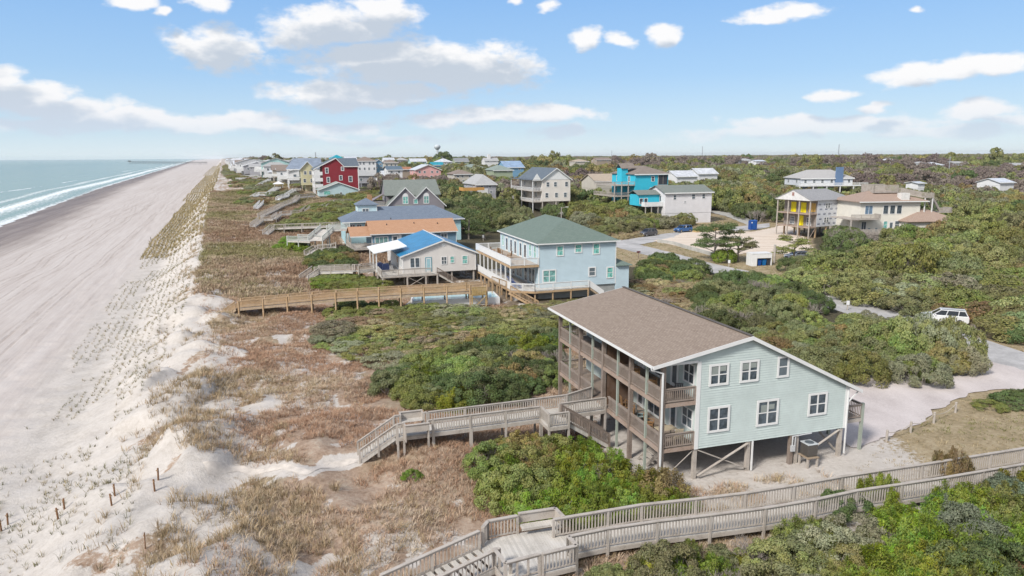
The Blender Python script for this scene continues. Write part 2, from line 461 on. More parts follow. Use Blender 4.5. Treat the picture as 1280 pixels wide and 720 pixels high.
# ------------------------------------------------------------------ world, sun
SUN_EL, SUN_AZ = R(41), R(-139)          # azimuth measured from +Y towards +X
world = bpy.data.worlds.new('World'); scene.world = world; world.use_nodes = True
wn = world.node_tree; wn.nodes.clear(); q = N(wn)
wout = q.n('ShaderNodeOutputWorld'); bg1 = q.n('ShaderNodeBackground'); bg2 = q.n('ShaderNodeBackground'); mxs = q.n('ShaderNodeMixShader')
sky = q.n('ShaderNodeTexSky'); sky.sky_type = 'NISHITA'; sky.sun_disc = False; sky.sun_elevation = SUN_EL; sky.sun_rotation = SUN_AZ
sky.altitude = 20; sky.air_density = 1.0; sky.dust_density = .4; sky.ozone_density = 2.2
hsv = q.n('ShaderNodeHueSaturation'); q.l(sky.outputs[0], hsv.inputs['Color']); hsv.inputs['Saturation'].default_value = .9
tc = q.n('ShaderNodeTexCoord'); nrm = q.n('ShaderNodeVectorMath', operation='NORMALIZE'); q.l(tc.outputs['Generated'], nrm.inputs[0])
sx = q.n('ShaderNodeSeparateXYZ'); q.l(nrm.outputs[0], sx.inputs[0])
azn = q.math('ARCTAN2', sx.outputs[0], sx.outputs[1]); eln = q.math('ARCSINE', sx.outputs[2])
hzf = q.math('POWER', 2.718, q.math('MULTIPLY', q.math('MAXIMUM', eln, 0), -9.))
skr = q.ramp(q.math('MULTIPLY', eln, 4.), [(0, (3.9, 4.55, 4.95)), (.12, (3.0, 3.95, 4.75)), (.42, (1.95, 3.2, 4.8)), (.85, (1.3, 2.6, 4.7))])
q.l(q.mix(q.mapr(eln, .2, .5, .88, 0), hsv.outputs[0], skr), bg1.inputs[0]); bg1.inputs[1].default_value = .112
def az_el(px, py):
    v = Vector(ray(px, py)).normalized(); return math.atan2(v.x, v.y), math.asin(v.z)
CLOUDS = [(270,60,66,36,1),(235,55,35,24,.9),(425,34,100,28,1),(480,14,50,20,1),(372,40,50,22,.8),(520,78,165,34,1.15),(590,88,105,34,1.1),(450,70,60,24,.8),(440,120,118,24,1.1),
 (510,112,70,18,.9),(28,122,85,30,1.1),(0,105,50,26,1),(90,140,90,22,1),(300,150,75,16,1),(190,154,150,18,.9),(165,3,40,12,1),(262,4,34,14,1),(208,15,13,8,.8),
 (735,46,26,16,1),(830,41,36,16,1),(776,48,18,10,.7),(975,18,78,13,1),(1150,94,62,20,1),(1222,80,78,18,1),(1180,90,60,18,.9),(1222,136,72,16,1),(1090,135,24,11,.9),(1042,117,34,11,.8),
 (645,142,125,15,1),(560,151,70,10,.8),(700,166,50,10,.8),(1030,154,170,14,.9),(1190,164,150,13,.8),(930,168,120,10,.6),(380,160,120,13,.7),(60,158,200,12,.6),(480,174,140,7,.5),(1280,150,60,12,.8),(690,8,20,6,.6),(640,0,10,6,.5),(1150,12,14,5,.5),
 (-180,40,150,50,1.1),(-320,120,120,30,1),(1500,60,180,50,1.1),(1650,130,150,30,1),(250,-160,240,60,1.1),(820,-200,260,70,1.1),(1300,-140,180,50,1.)]
cg = bpy.data.node_groups.new('cloud_field', 'ShaderNodeTree')
cg.interface.new_socket('Vector', in_out='INPUT', socket_type='NodeSocketVector'); cg.interface.new_socket('Value', in_out='OUTPUT', socket_type='NodeSocketFloat')
g = N(cg); gi = g.n('NodeGroupInput'); go = g.n('NodeGroupOutput')
vec = gi.outputs[0]
wnz = g.n('ShaderNodeTexNoise'); wnz.inputs['Scale'].default_value = 14; wnz.inputs['Detail'].default_value = 3
mp0 = g.n('ShaderNodeMapping'); mp0.inputs['Scale'].default_value = (1, 1.9, 1); g.l(vec, mp0.inputs[0]); g.l(mp0.outputs[0], wnz.inputs['Vector'])
sub = g.n('ShaderNodeVectorMath', operation='SUBTRACT'); g.l(wnz.outputs[1], sub.inputs[0]); sub.inputs[1].default_value = (.5, .5, .5)
scl = g.n('ShaderNodeVectorMath', operation='MULTIPLY'); g.l(sub.outputs[0], scl.inputs[0]); scl.inputs[1].default_value = (.07, .03, 0)
add = g.n('ShaderNodeVectorMath', operation='ADD'); g.l(vec, add.inputs[0]); g.l(scl.outputs[0], add.inputs[1])
cur = None
for (px, py, rx, ry, k) in CLOUDS:
    a, e = az_el(px, py); da = abs(az_el(px+rx, py)[0]-a); de = abs(az_el(px, py-ry)[1]-e)
    s1 = g.n('ShaderNodeVectorMath', operation='SUBTRACT'); g.l(add.outputs[0], s1.inputs[0]); s1.inputs[1].default_value = (a, e, 0)
    s2 = g.n('ShaderNodeVectorMath', operation='MULTIPLY'); g.l(s1.outputs[0], s2.inputs[0]); s2.inputs[1].default_value = (1/da, 1/de, 0)
    s3 = g.n('ShaderNodeVectorMath', operation='LENGTH'); g.l(s2.outputs[0], s3.inputs[0])
    f = g.math('MULTIPLY', g.math('SUBTRACT', 1, s3.outputs['Value']), k)
    cur = f if cur is None else g.math('MAXIMUM', cur, f)
mp = g.n('ShaderNodeMapping'); mp.inputs['Scale'].default_value = (1, 1.8, 1); g.l(vec, mp.inputs[0])
nz = g.noise(mp.outputs[0], 26, 8, .62); nz2 = g.noise(mp.outputs[0], 9, 3, .5)
cur = g.math('MAXIMUM', cur, -1.)
dn = g.math('ADD', g.math('MULTIPLY', cur, 1.3), g.math('ADD', g.math('MULTIPLY', g.math('SUBTRACT', nz, .5), 1.75), g.math('MULTIPLY', g.math('SUBTRACT', nz2, .5), .7)))
g.l(dn, go.inputs[0])
def cf(da, de):
    cx = q.n('ShaderNodeCombineXYZ'); q.l(q.math('ADD', azn, da), cx.inputs[0]); q.l(q.math('ADD', eln, de), cx.inputs[1])
    gn = q.n('ShaderNodeGroup'); gn.node_tree = cg; q.l(cx.outputs[0], gn.inputs[0]); return gn.outputs[0]
d0 = cf(0, 0); d1 = cf(-.010, .024)
dens = q.mapr(d0, -.05, .6); inner = q.mapr(d1, -.3, .6)
warm = q.mapr(eln, .0, .12)
litc = q.mix(warm, (.86, .86, .90), (1.0, .975, .95)); shdc = q.mix(warm, (.60, .67, .79), (.56, .61, .68))
q.l(q.mix(inner, litc, shdc), bg2.inputs[0]); bg2.inputs[1].default_value = .64
hz = q.mapr(eln, .0, .06)
fill_veil = q.math('MULTIPLY', q.mapr(q.math('ABSOLUTE', azn), .95, 1.7), .6)  # unseen white cloud layer, added beside and behind the view to whiten ambient light
cvr = q.math('MAXIMUM', q.math('MULTIPLY', dens, q.math('MULTIPLY_ADD', hz, .5, .4)), fill_veil)
q.l(cvr, mxs.inputs[0]); q.l(bg1.outputs[0], mxs.inputs[1]); q.l(bg2.outputs[0], mxs.inputs[2]); q.l(mxs.outputs[0], wout.inputs[0])
world.cycles.sampling_method = 'MANUAL'; world.cycles.sample_map_resolution = 512

sd = bpy.data.lights.new('sun', 'SUN'); sd.energy = 2.7; sd.angle = R(11); sd.color = (1, .955, .89)
sun = bpy.data.objects.new('sun', sd); COL.objects.link(sun)
dirv = Vector((math.sin(SUN_AZ)*math.cos(SUN_EL), math.cos(SUN_AZ)*math.cos(SUN_EL), math.sin(SUN_EL)))
sun.rotation_euler = dirv.to_track_quat('Z', 'Y').to_euler(); sun.location = (-60, 0, 80)
scene.view_settings.view_transform = 'Standard'; scene.view_settings.look = 'None'; scene.view_settings.gamma = 1; scene.view_settings.use_curve_mapping = False
scene.view_settings.exposure = EXPO

# ------------------------------------------------------------------ terrain
def axis(start, lo, hi, d0, g0, end):
    a = list(np.arange(lo, hi, d0)); x = hi; d = d0
    while x < end: a.append(x); d *= g0; x += d
    a.append(end)
    b = []; x = lo; d = d0
    while x > start: d *= g0; x -= d; b.append(x)
    return np.array(b[::-1]+a)
S = axis(-520, -36, 66, .42, 1.026, 12000); T = axis(-60, 14, 92, .42, 1.016, 16000)
ss, tt = np.meshgrid(S, T); X, Y = xy(ss, tt); Z = G(X, Y)
rise = sstep(1500, 6000, np.hypot(X, Y))
ns, nt_ = len(S), len(T)
idx = np.arange(ns*nt_).reshape(nt_, ns)
F4 = np.stack([idx[:-1,:-1], idx[:-1,1:], idx[1:,1:], idx[1:,:-1]], -1).reshape(-1, 4)
def fast_mesh(name, V, F, mat, smooth=False):
    me = bpy.data.meshes.new(name); k = F.shape[1]
    me.vertices.add(len(V)); me.vertices.foreach_set('co', np.asarray(V, np.float32).ravel())
    me.loops.add(F.size); me.loops.foreach_set('vertex_index', F.astype(np.int32).ravel())
    me.polygons.add(len(F)); me.polygons.foreach_set('loop_start', np.arange(0, F.size, k, dtype=np.int32)); me.polygons.foreach_set('loop_total', np.full(len(F), k, np.int32))
    if smooth: me.polygons.foreach_set('use_smooth', np.ones(len(F), bool))
    me.update(calc_edges=True)
    for m in (mat if isinstance(mat, (list, tuple)) else [mat]): me.materials.append(m)
    return me
def color_attr(me, name, arr):
    a = me.color_attributes.new(name, 'FLOAT_COLOR', 'POINT'); c = np.ones((len(arr), 4), np.float32); c[:, :arr.shape[1]] = arr
    a.data.foreach_set('color', c.ravel())
def px_poly(pts, dz=0.):
    return np.array([tuple(atg(x, y, dz)[:2]) for x, y in pts])
s_, t_ = ss.ravel(), tt.ravel(); x_, y_ = X.ravel(), Y.ravel()
n_a = fbm(x_*.16, y_*.16, 4); n_b = fbm(x_*.55+9, y_*.55, 3); n_c = fbm(x_*.045+3, y_*.045+8, 3)
nearb = sstep(120, 60, t_); sand = sstep(-2.5+3.6*nearb, -7.5+3.6*nearb, s_+7*(n_a-.5)+5*(n_b-.5))
patch = sstep(.455, .535, n_a*.55+n_b*.45)*sstep(-9, -5, s_)*sstep(20, 1, s_)
patch = np.maximum(patch, sstep(.535, .60, n_a*.5+n_b*.5)*sstep(60, 25, s_)*.85)
sand = np.maximum(sand, patch)
# foredune: sparse scrub straying over the sand
sand = sand*(1-.6*sstep(.58, .68, n_b*.6+n_a*.4)*sstep(-12, -8, s_))
pad = sstep(13, 8, np.hypot((x_-16)/1.1, (y_-45)/1.0)); sand = np.maximum(sand, pad*(.7+.3*sstep(.4, .55, n_b)))
inland = sstep(24, 44, s_+14*(n_c-.5))
road_open = np.zeros_like(s_)
PATHPX = [(255,584),(300,586),(345,585),(385,590),(410,583),(440,577),(458,574)]
lawn = np.zeros_like(s_)
VERGE = [[(750,292),(830,282),(960,272),(1010,288),(1030,340),(1000,348),(860,338),(745,330)],[(905,262),(985,278),(985,262),(905,256)],[(890,266),(936,280),(866,288),(850,280)],[(1100,560),(1120,540),(1205,490),(1285,480),(1290,580),(1120,605),(1060,590)],[(1185,380),(1290,420),(1290,445),(1200,425)],[(600,262),(640,270),(640,282),(590,285)],[(780,296),(830,288),(870,285),(870,293),(780,303)]]
P_ = np.stack([x_, y_], 1)
for pl in VERGE:
    lawn = np.maximum(lawn, inside(P_, px_poly(pl)).astype(float))
inland = inland*(1-lawn)*(1-pad)
pth = [tuple(atg(x, y)[:2]) for x, y in PATHPX]
sand = np.maximum(sand, inside(P_, np.array(strip(pth, 1.9)))*.75); sand = np.maximum(sand, inside(P_, np.array(strip(pth, 1.1))).astype(float))
wl = waterline(t_); dsh = s_-wl
wet = sstep(24, 5, dsh+6*(n_c-.5))
me = fast_mesh('ground', np.stack([x_, y_, Z.ravel()], 1), F4, [], True)
color_attr(me, 'zone', np.stack([sand, inland, lawn], 1)); color_attr(me, 'zone2', np.stack([wet, sstep(-15, -22, s_), np.clip(dsh/60, 0, 1)], 1))
gm, gnt, gb = newmat('terrain'); q = N(gnt)
geo = q.n('ShaderNodeNewGeometry'); pos = geo.outputs['Position']
za = q.n('ShaderNodeVertexColor', layer_name='zone'); zs = q.n('ShaderNodeSeparateColor'); q.l(za.outputs[0], zs.inputs[0])
zb = q.n('ShaderNodeVertexColor', layer_name='zone2'); z2 = q.n('ShaderNodeSeparateColor'); q.l(zb.outputs[0], z2.inputs[0])
rot = q.n('ShaderNodeMapping'); rot.inputs['Rotation'].default_value = (0, 0, -AL); q.l(pos, rot.inputs[0])   # x -> s, y -> t
ta = scaled(q, rot.outputs[0], (1, .035, 1)); tn = q.noise(ta, 1.6, 6, .7); tn2 = q.noise(scaled(q, rot.outputs[0], (1, .02, 1)), .35, 4)
nf = q.noise(pos, 3.2, 6, .7); nm = q.noise(pos, .55, 5, .6); nh = q.noise(pos, 14, 4, .7); nl = q.noise(pos, .09, 4)
sandc = q.ramp(q.math('ADD', q.math('MULTIPLY', nf, .55), q.math('MULTIPLY', nm, .45)), [(.3, (.38, .34, .30)), (.5, (.50, .46, .42)), (.7, (.58, .54, .505))])
flatc = q.ramp(q.math('ADD', q.math('MULTIPLY', tn, .6), q.math('MULTIPLY', tn2, .4)), [(.33, (.345, .295, .265)), (.45, (.45, .40, .37)), (.6, (.51, .465, .435))])
sepr = q.n('ShaderNodeSeparateXYZ'); q.l(rot.outputs[0], sepr.inputs[0]); wob = q.noise(scaled(q, rot.outputs[0], (0, .012, 0)), 1., 2); wob2 = q.noise(scaled(q, rot.outputs[0], (0, .03, 0)), 1., 1)
trk = None
for s0, am in ((-26, 5), (-27.7, 5), (-34, 9), (-35.7, 9), (-39, 14), (-40.6, 14), (-45, 7), (-46.7, 7), (-52, 10)):
    d_t = q.math('ABSOLUTE', q.math('ADD', q.math('SUBTRACT', sepr.outputs[0], s0), q.math('MULTIPLY', q.math('SUBTRACT', wob if am != 7 else wob2, .5), am)))
    b_t = q.mapr(d_t, .34, .12); trk = b_t if trk is None else q.math('MAXIMUM', trk, b_t)
trk = q.math('MULTIPLY', trk, q.mapr(nm, .35, .6, .25, 1.))
flatc = q.mix(q.math('MULTIPLY', trk, .45), flatc, (.30, .25, .215))
sandc = q.mix(z2.outputs[1], sandc, flatc)
wetc = q.ramp(q.math('ADD', q.math('MULTIPLY', tn, .5), q.math('MULTIPLY', tn2, .5)), [(.35, (.13, .098, .08)), (.5, (.20, .155, .13)), (.65, (.29, .235, .20))])
sandc = q.mix(z2.outputs[0], sandc, wetc)
scr = q.ramp(q.math('ADD', q.math('MULTIPLY', nf, .5), q.math('MULTIPLY', nm, .5)), [(.3, (.15, .105, .07)), (.42, (.27, .19, .135)), (.52, (.36, .27, .205)), (.62, (.42, .345, .27)), (.74, (.48, .42, .35))])
scr = q.mix(q.mapr(nl, .5, .68, 0, .55), scr, (.17, .16, .07))
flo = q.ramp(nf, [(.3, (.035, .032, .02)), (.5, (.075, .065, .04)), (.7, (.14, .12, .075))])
law = q.ramp(q.math('ADD', q.math('MULTIPLY', nf, .5), q.math('MULTIPLY', nm, .5)), [(.33, (.16, .14, .07)), (.48, (.30, .235, .145)), (.62, (.40, .33, .22))])
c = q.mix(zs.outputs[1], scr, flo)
c = q.mix(zs.outputs[2], c, law)
sedge = q.mapr(q.math('ADD', zs.outputs[0], q.math('MULTIPLY', q.math('SUBTRACT', nf, .5), 1.2)), .38, .62)
c = q.mix(sedge, c, sandc)
q.l(c, gb.inputs['Base Color']); 
q.l(q.math('SUBTRACT', .95, q.math('MULTIPLY', z2.outputs[0], .45)), gb.inputs['Roughness']); gb.inputs['Specular IOR Level'].default_value = .2
hgt = q.math('ADD', q.math('MULTIPLY', nf, .6), q.math('MULTIPLY', nh, .3)); hgt = q.math('SUBTRACT', hgt, q.math('MULTIPLY', trk, q.math('MULTIPLY', z2.outputs[1], .5))); hgt = q.math('ADD', hgt, q.math('MULTIPLY', tn, q.math('MULTIPLY', z2.outputs[1], .5)))
bst = q.math('SUBTRACT', .9, q.math('MULTIPLY', z2.outputs[1], .45))
bn = q.n('ShaderNodeBump'); bn.inputs['Distance'].default_value = .16; q.l(bst, bn.inputs['Strength']); q.l(hgt, bn.inputs['Height']); q.l(bn.outputs[0], gb.inputs['Normal'])
me.materials.clear(); me.materials.append(gm)
gro = bpy.data.objects.new('ground', me); COL.objects.link(gro); tag(gro, 'sandy beach, dunes and low land running to the horizon', None, None, 'structure')

# ------------------------------------------------------------------ sea
O = np.concatenate([np.linspace(8, -60, 90), -60-np.geomspace(1, 20000, 90)]); TS = np.concatenate([np.linspace(-300, 600, 240), 600+np.geomspace(5, 24000, 110)])
oo, ts = np.meshgrid(O, TS); sv = waterline(ts)+oo; sX, sY = xy(sv, ts)
wz = SEA+.22*np.exp(-((oo+19+4*(vnoise(ts*.02, 0.)-.5))/2.2)**2)+.02*(vnoise(oo*.5, ts*.2)-.5)
id2 = np.arange(oo.size).reshape(oo.shape); F2 = np.stack([id2[:-1,:-1], id2[:-1,1:], id2[1:,1:], id2[1:,:-1]], -1).reshape(-1, 4)
sm_, snt, sb = newmat('sea_water'); q = N(snt)
at_ = q.n('ShaderNodeAttribute', attribute_name='shore'); off = at_.outputs['Fac']
pos = q.n('ShaderNodeNewGeometry').outputs['Position']
rot = q.n('ShaderNodeMapping'); rot.inputs['Rotation'].default_value = (0, 0, -AL); q.l(pos, rot.inputs[0])
n1 = q.noise(scaled(q, rot.outputs[0], (1, .12, 1)), .11, 5, .6); n2 = q.noise(scaled(q, rot.outputs[0], (1, .35, 1)), .8, 6, .65); n3 = q.noise(scaled(q, rot.outputs[0], (1, .06, 1)), .045, 3, .5)
def band(c0, wd, amt):
    dd = q.math('ADD', q.math('ADD', off, -c0), q.math('MULTIPLY', q.math('SUBTRACT', n3, .5), amt))
    return q.math('SUBTRACT', 1, q.math('DIVIDE', q.math('ABSOLUTE', dd), wd))
fA = q.mapr(q.math('ADD', band(-19, 9, 16), q.math('MULTIPLY', q.math('SUBTRACT', n2, .5), 2.8)), .15, 1., 0, .92)
fB = q.mapr(q.math('ADD', band(-3, 8, 12), q.math('MULTIPLY', q.math('SUBTRACT', n2, .5), 3.)), .35, .95, 0, .8)
fC = q.mapr(q.math('ADD', q.math('ADD', band(-60, 4, 30), q.math('MULTIPLY', q.math('SUBTRACT', n1, .66), 7.)), q.math('MULTIPLY', q.math('SUBTRACT', n2, .5), 1.2)), .3, .6)
fD = q.mapr(q.math('ADD', band(-36, 6, 26), q.math('MULTIPLY', q.math('SUBTRACT', n2, .5), 3.2)), .35, 1.0, 0, .6)
fA = q.math('MAXIMUM', fA, fD)
foam = q.math('MAXIMUM', fA, q.math('MAXIMUM', fB, fC))
deep = q.mapr(off, -30, -420)
wc = q.mix(deep, (.20, .285, .245), (.15, .245, .215)); wc = q.mix(q.mapr(off, -600, -6000), wc, (.10, .175, .19)); wc = q.mix(q.mapr(n1, .4, .7, 0, .3), wc, (.24, .31, .27))
wc = q.mix(q.mapr(off, 8, -12), (.26, .27, .25), wc)
q.l(q.mix(foam, wc, (.82, .84, .85)), sb.inputs['Base Color'])
q.l(q.math('MULTIPLY_ADD', foam, .6, .22), sb.inputs['Roughness']); sb.inputs['IOR'].default_value = 1.33; sb.inputs['Specular IOR Level'].default_value = .09
q.l(q.bump(q.math('ADD', q.math('MULTIPLY', n2, .5), q.math('MULTIPLY', n1, 1.5)), .7, .5), sb.inputs['Normal'])
me = fast_mesh('sea', np.stack([sX.ravel(), sY.ravel(), wz.ravel()], 1), F2, sm_, True)
a = me.attributes.new('shore', 'FLOAT', 'POINT'); a.data.foreach_set('value', oo.ravel().astype(np.float32))
se = bpy.data.objects.new('sea', me); COL.objects.link(se); tag(se, 'grey green sea with white breaking waves along the beach', None, None, 'structure')

# ------------------------------------------------------------------ roads and lots
ASPH = paint('pale_asphalt', (.47, .455, .445), .85, .16, .35, .2)
GRAV, nt2, b2 = newmat('pale_gravel'); q = N(nt2); pos = q.n('ShaderNodeNewGeometry').outputs['Position']
na = q.noise(pos, 9, 6, .75); nb = q.noise(scaled(q, pos, (1, .5, 1)), .35, 5)
q.l(q.ramp(q.math('ADD', q.math('MULTIPLY', na, .5), q.math('MULTIPLY', nb, .5)), [(.32, (.36, .31, .295)), (.48, (.50, .445, .425)), (.66, (.62, .56, .54))]), b2.inputs['Base Color']); b2.inputs['Roughness'].default_value = .95
q.l(q.bump(na, .8, .06), b2.inputs['Normal'])
LOT, nt2, b2 = newmat('bare_sand_lot'); q = N(nt2); pos = q.n('ShaderNodeNewGeometry').outputs['Position']
na = q.noise(pos, 3, 6, .75); nb = q.noise(scaled(q, pos, (.25, 1.6, 1)), .5, 5)
q.l(q.ramp(q.math('ADD', q.math('MULTIPLY', na, .5), q.math('MULTIPLY', nb, .5)), [(.3, (.34, .25, .17)), (.45, (.56, .46, .37)), (.62, (.66, .58, .49))]), b2.inputs['Base Color']); b2.inputs['Roughness'].default_value = .95
q.l(q.bump(na, .6, .1), b2.inputs['Normal'])
def pxo(pts, dz=0.): return [tuple(atg(x, y, dz)[:2]) for x, y in pts]
def px(x, y, dz=0.): return tuple(atg(x, y, dz)[:2])
main_c = [(54, 20), (52.5, 45), px(1262,450), px(1215,433), (46.6, 85), px(1040,377), (40, 112), px(880,333), px(826,318), px(790,309), px(752,299), (14, 180), (-5, 215), (-30, 270), (-70, 370), (-150, 570), (-300, 950)]
drape('road', strip(main_c, 6.6), ASPH, .05, 1.0, 'pale grey asphalt street running inland of the dune houses')
drape('side_road', pxo([(775,301),(832,292),(868,289),(900,286),(926,283),(944,281),(962,279),(962,284),(940,288),(904,290),(868,297),(830,300),(796,307)]), ASPH, .065, 1.0, 'side street where the parked cars stand')
drape('driveway', pxo([(884,263.5),(908,264),(922,268),(934,272.5),(946,279),(942,285),(931,280),(920,275.5),(906,270),(893,267)]), CONC, .08, .8, 'curved concrete driveway beside the low white house')
drape('gravel_lot', [px(1030,470), px(1110,464), px(1195,464), px(1238,452), px(1262,458), px(1292,470), px(1292,486), px(1240,489), px(1214,494), px(1185,508), px(1150,526), px(1128,540), px(1104,548), px(1080,562), px(1062,560), px(1040,530)], GRAV, .06, .6, 'pale pinkish gravel parking area behind the nearest house', rough=.3)
drape('sand_lot', pxo([(816,301),(842,297),(852,291),(870,289.5),(900,288),(940,290),(965,285),(985,280),(1010,300),(1015,312),(985,318),(950,316),(934,317),(897,321),(861,311)]), LOT, .07, .8, 'bare sand building lot before the unfinished house', rough=.3)
drape('access_path', pxo([(852,358),(870,354),(900,352),(904,357),(870,360),(854,363)]), GRAV, .06, .5, 'short gravel track behind the shrubs')
drape('sand_drive', strip([px(600,288), px(560,282), px(600,279), px(636,281)], 3.5), LOT, .06, 1., 'sandy turnout behind the light blue house')
drape('cream_drive', strip([px(700,268), px(715,262), px(733,258)], 3.), CONC, .06, 1., 'pale drive beside the tall cream house')
drape('sand_path', strip(pth, .62), paint('path_sand', (.62, .56, .50), .95, .12, 2.), .02, .25, 'trodden white sand footpath through the brown scrub', rough=.16)
drape('pool_deck', [tuple(atz(*p, z=.9)[:2]) for p in [(508,378),(520,362),(604,357),(612,378)]], CONC, .25, 1., 'pale concrete pool deck under the tan boardwalk')
# ================================================================== nearest house
SAGE = paint('sage_siding', (.56, .635, .61), .5, .03, .8)
SAGEL = siding('sage_lap_wall', (.47, .60, .56))
ROOF1 = shingle('taupe_shingles', (.275, .215, .172), (.375, .305, .25), .34, .15, .014, True)
FOOT = []      # house footprints (x, y, radius) kept free of plants
def fp(loc, rz, u0, u1, v0, v1):
    c, s = math.cos(rz), math.sin(rz)
    FOOT.append(np.array([(loc[0]+c*u-s*v, loc[1]+s*u+c*v) for u, v in ((u0,v0),(u1,v0),(u1,v1),(u0,v1))]))
ML = (11.344, 41.563, 0); MR = R(17.41)
mh = thing('beach_house', 'pale green duplex on stilts with brown shingle roof and double porches, nearest the camera', 'house', ML, MR)
fp(ML, MR, -3.2, 13.2, -1.2, 17.5)
zf = lambda u: 7.77+(u+3.27)*.189
zb_ = lambda u: 9.05-(u-3.5)*.498
w_ = MB(); w_.prism([(0,.01,2.05),(11.3,.01,2.05),(11.3,.01,zb_(11.3)-.12),(3.5,.01,8.92),(-2.45,.01,zf(-2.45)-.12),(-2.45,.01,7.69),(0,.01,7.69)], (0,.18,0))
wall = w_.build('wall', SAGE, mh)
lm = MB(); z = 2.05
while z < 8.9:
    z1 = min(z+.16, 8.9)
    def lim(zz):
        a = 0 if zz < 7.69 else max(-2.45, 3.5-(8.93-zz)/.189); b = min(11.3, 3.5+(8.93-zz)/.498); return a, b
    (a0, b0), (a1, b1) = lim(z+.001 if z < 7.69 else z), lim(z1)
    if z < 7.69 <= z1: a1 = 0
    if b0-a0 > .1:
        lm.add([(a0,-.046,z),(b0,-.046,z),(max(b1,a1),-.006,z1),(a1,-.006,z1),(a0,.008,z),(b0,.008,z)], [(0,1,2,3),(0,4,5,1)])
    z += .16
lm.build('lap_siding', SAGEL if False else paint('sage_boards', (.565, .64, .615), .5, .05, .9), wall)
w_ = MB(); w_.box(0, .15, .19, 16.98, 2.05, 7.9); w_.box(11.15, 11.3, .19, 16.98, 2.05, 4.95); w_.prism([(0,16.98,2.05),(11.3,16.98,2.05),(11.3,16.98,zb_(11.3)-.12),(3.5,16.98,8.92),(-2.45,16.98,zf(-2.45)-.12),(-2.45,16.98,7.69),(0,16.98,7.69)], (0,.1,0))
w_.build('wall', siding('sage_lap_side', (.53, .60, .575)), mh)
b = MB(); b.box(.15, 11.15, .2, 16.95, 2.03, 2.28); b.build('floor_frame', BRNW, mh)
# roof
r = MB(); t = .13
r.prism([(-3.27,-.33,zf(-3.27)),(3.5,-.33,9.05),(3.5,-.33,9.05-t),(-3.27,-.33,zf(-3.27)-t)], (0,17.65,0))
r.prism([(3.5,-.33,9.05),(12.23,-.33,zb_(12.23)),(12.23,-.33,zb_(12.23)-t),(3.5,-.33,9.05-t)], (0,17.65,0))
roof = r.build('roof', ROOF1, mh)
r = MB(); r.beam((3.42,-.36,9.09),(3.42,17.36,9.09),.26,.03); r.build('ridge_cap', paint('dark_ridge', (.13,.115,.105), .9), roof)
r = MB()
for y in (-.35, 17.34):
    r.prism([(-3.30,y-.02,zf(-3.3)-.0),(3.5,y-.02,9.05-.0),(3.5,y-.02,9.05-.24),(-3.30,y-.02,zf(-3.3)-.22)], (0,.035,0))
    r.prism([(3.5,y-.02,9.05),(12.26,y-.02,zb_(12.26)),(12.26,y-.02,zb_(12.26)-.24),(3.5,y-.02,9.05-.24)], (0,.035,0))
r.box(12.235, 12.27, -.33, 17.3, zb_(12.25)-.24, zb_(12.25)-.01)
r.build('rake_board', WHITE, roof)
r = MB(); r.box(-3.41, -3.28, -.33, 17.3, zf(-3.3)-.14, zf(-3.3)-.12); r.box(-3.41, -3.39, -.33, 17.3, zf(-3.3)-.12, zf(-3.3)-.01); r.box(-3.295, -3.275, -.33, 17.3, zf(-3.3)-.2, zf(-3.3)-.02)
r.build('gutter', WHITE, roof)
r = MB(); r.prism([(-3.25,-.3,zf(-3.25)-t-.02),(-2.3,-.3,zf(-2.3)-t-.02),(-2.3,-.3,zf(-2.3)-t-.05),(-3.25,-.3,zf(-3.25)-t-.05)], (0,17.5,0)); r.build('soffit', WHITE, roof)
r = MB(); r.prism([(-2.3,.2,zf(-2.3)-t-.02),(0,.2,zf(0)-t-.02),(0,.2,zf(0)-t-.06),(-2.3,.2,zf(-2.3)-t-.06)], (0,16.7,0)); r.build('porch_ceiling', BRNW, roof)
d_ = MB(); d_.beam((-3.33,-.2,7.62),(-3.33,-.2,7.5),.08,.08); d_.beam((-3.33,-.2,7.5),(-2.52,-.12,7.2),.08,.08); d_.beam((-2.52,-.12,7.22),(-2.52,-.12,.05),.09,.09); d_.build('downspout', WHITE, mh)
d_ = MB(); d_.beam((11.36,-.1,zb_(11.36)-.1),(11.36,-.1,.25),.08,.08); d_.beam((12.1,-.1,zb_(12.1)-.28),(11.38,-.1,3.85),.07,.07); d_.build('downspout', WHITE, mh)
d_ = MB(); d_.beam((4.12,-.05,2.04),(4.12,-.05,.05),.09,.09); d_.build('downspout', WHITE, mh)
c = MB(); c.box(-.13,.13,-.06,.02,2.03,7.69); c.build('corner_board', WHITE, mh); c = MB(); c.box(11.16,11.335,-.06,.02,2.03,zb_(11.3)-.16); c.build('corner_board', WHITE, mh)
c = MB(); c.box(-2.46,-.1,-.045,-.0,7.60,7.76); c.build('porch_header', WHITE, mh)
for (a0,z1,a1,z0) in ((.68,7.43,2.07,6.03),(2.88,7.45,4.25,6.03),(.71,4.68,2.29,3.0),(4.27,4.72,5.91,2.98),(8.19,4.75,9.68,3.2)):
    window(mh, 'front', (a0+a1)/2, (z0+z1)/2, -.05, a1-a0, z1-z0, 2, 2, bw=.14)
BLIND_REFL = paint('pale_blind_reflection', (.30,.33,.31), .6)  # pale panels on panes: blinds plus a whitish sash reflection painted in
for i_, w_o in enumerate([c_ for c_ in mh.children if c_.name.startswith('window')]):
    if i_ in (0, 1, 3): m = MB(); m.box(-.5,-.07,-.03,-.0195,(.0,.12,.25)[i_ % 3],.52); m.box(.07,.5,-.03,-.0195,.2,.52); m.build('blind_reflection', BLIND_REFL, w_o)
window(mh, 'front', 6.06, 6.78, -.05, .88, 1.4, 1, 2, bw=.13)
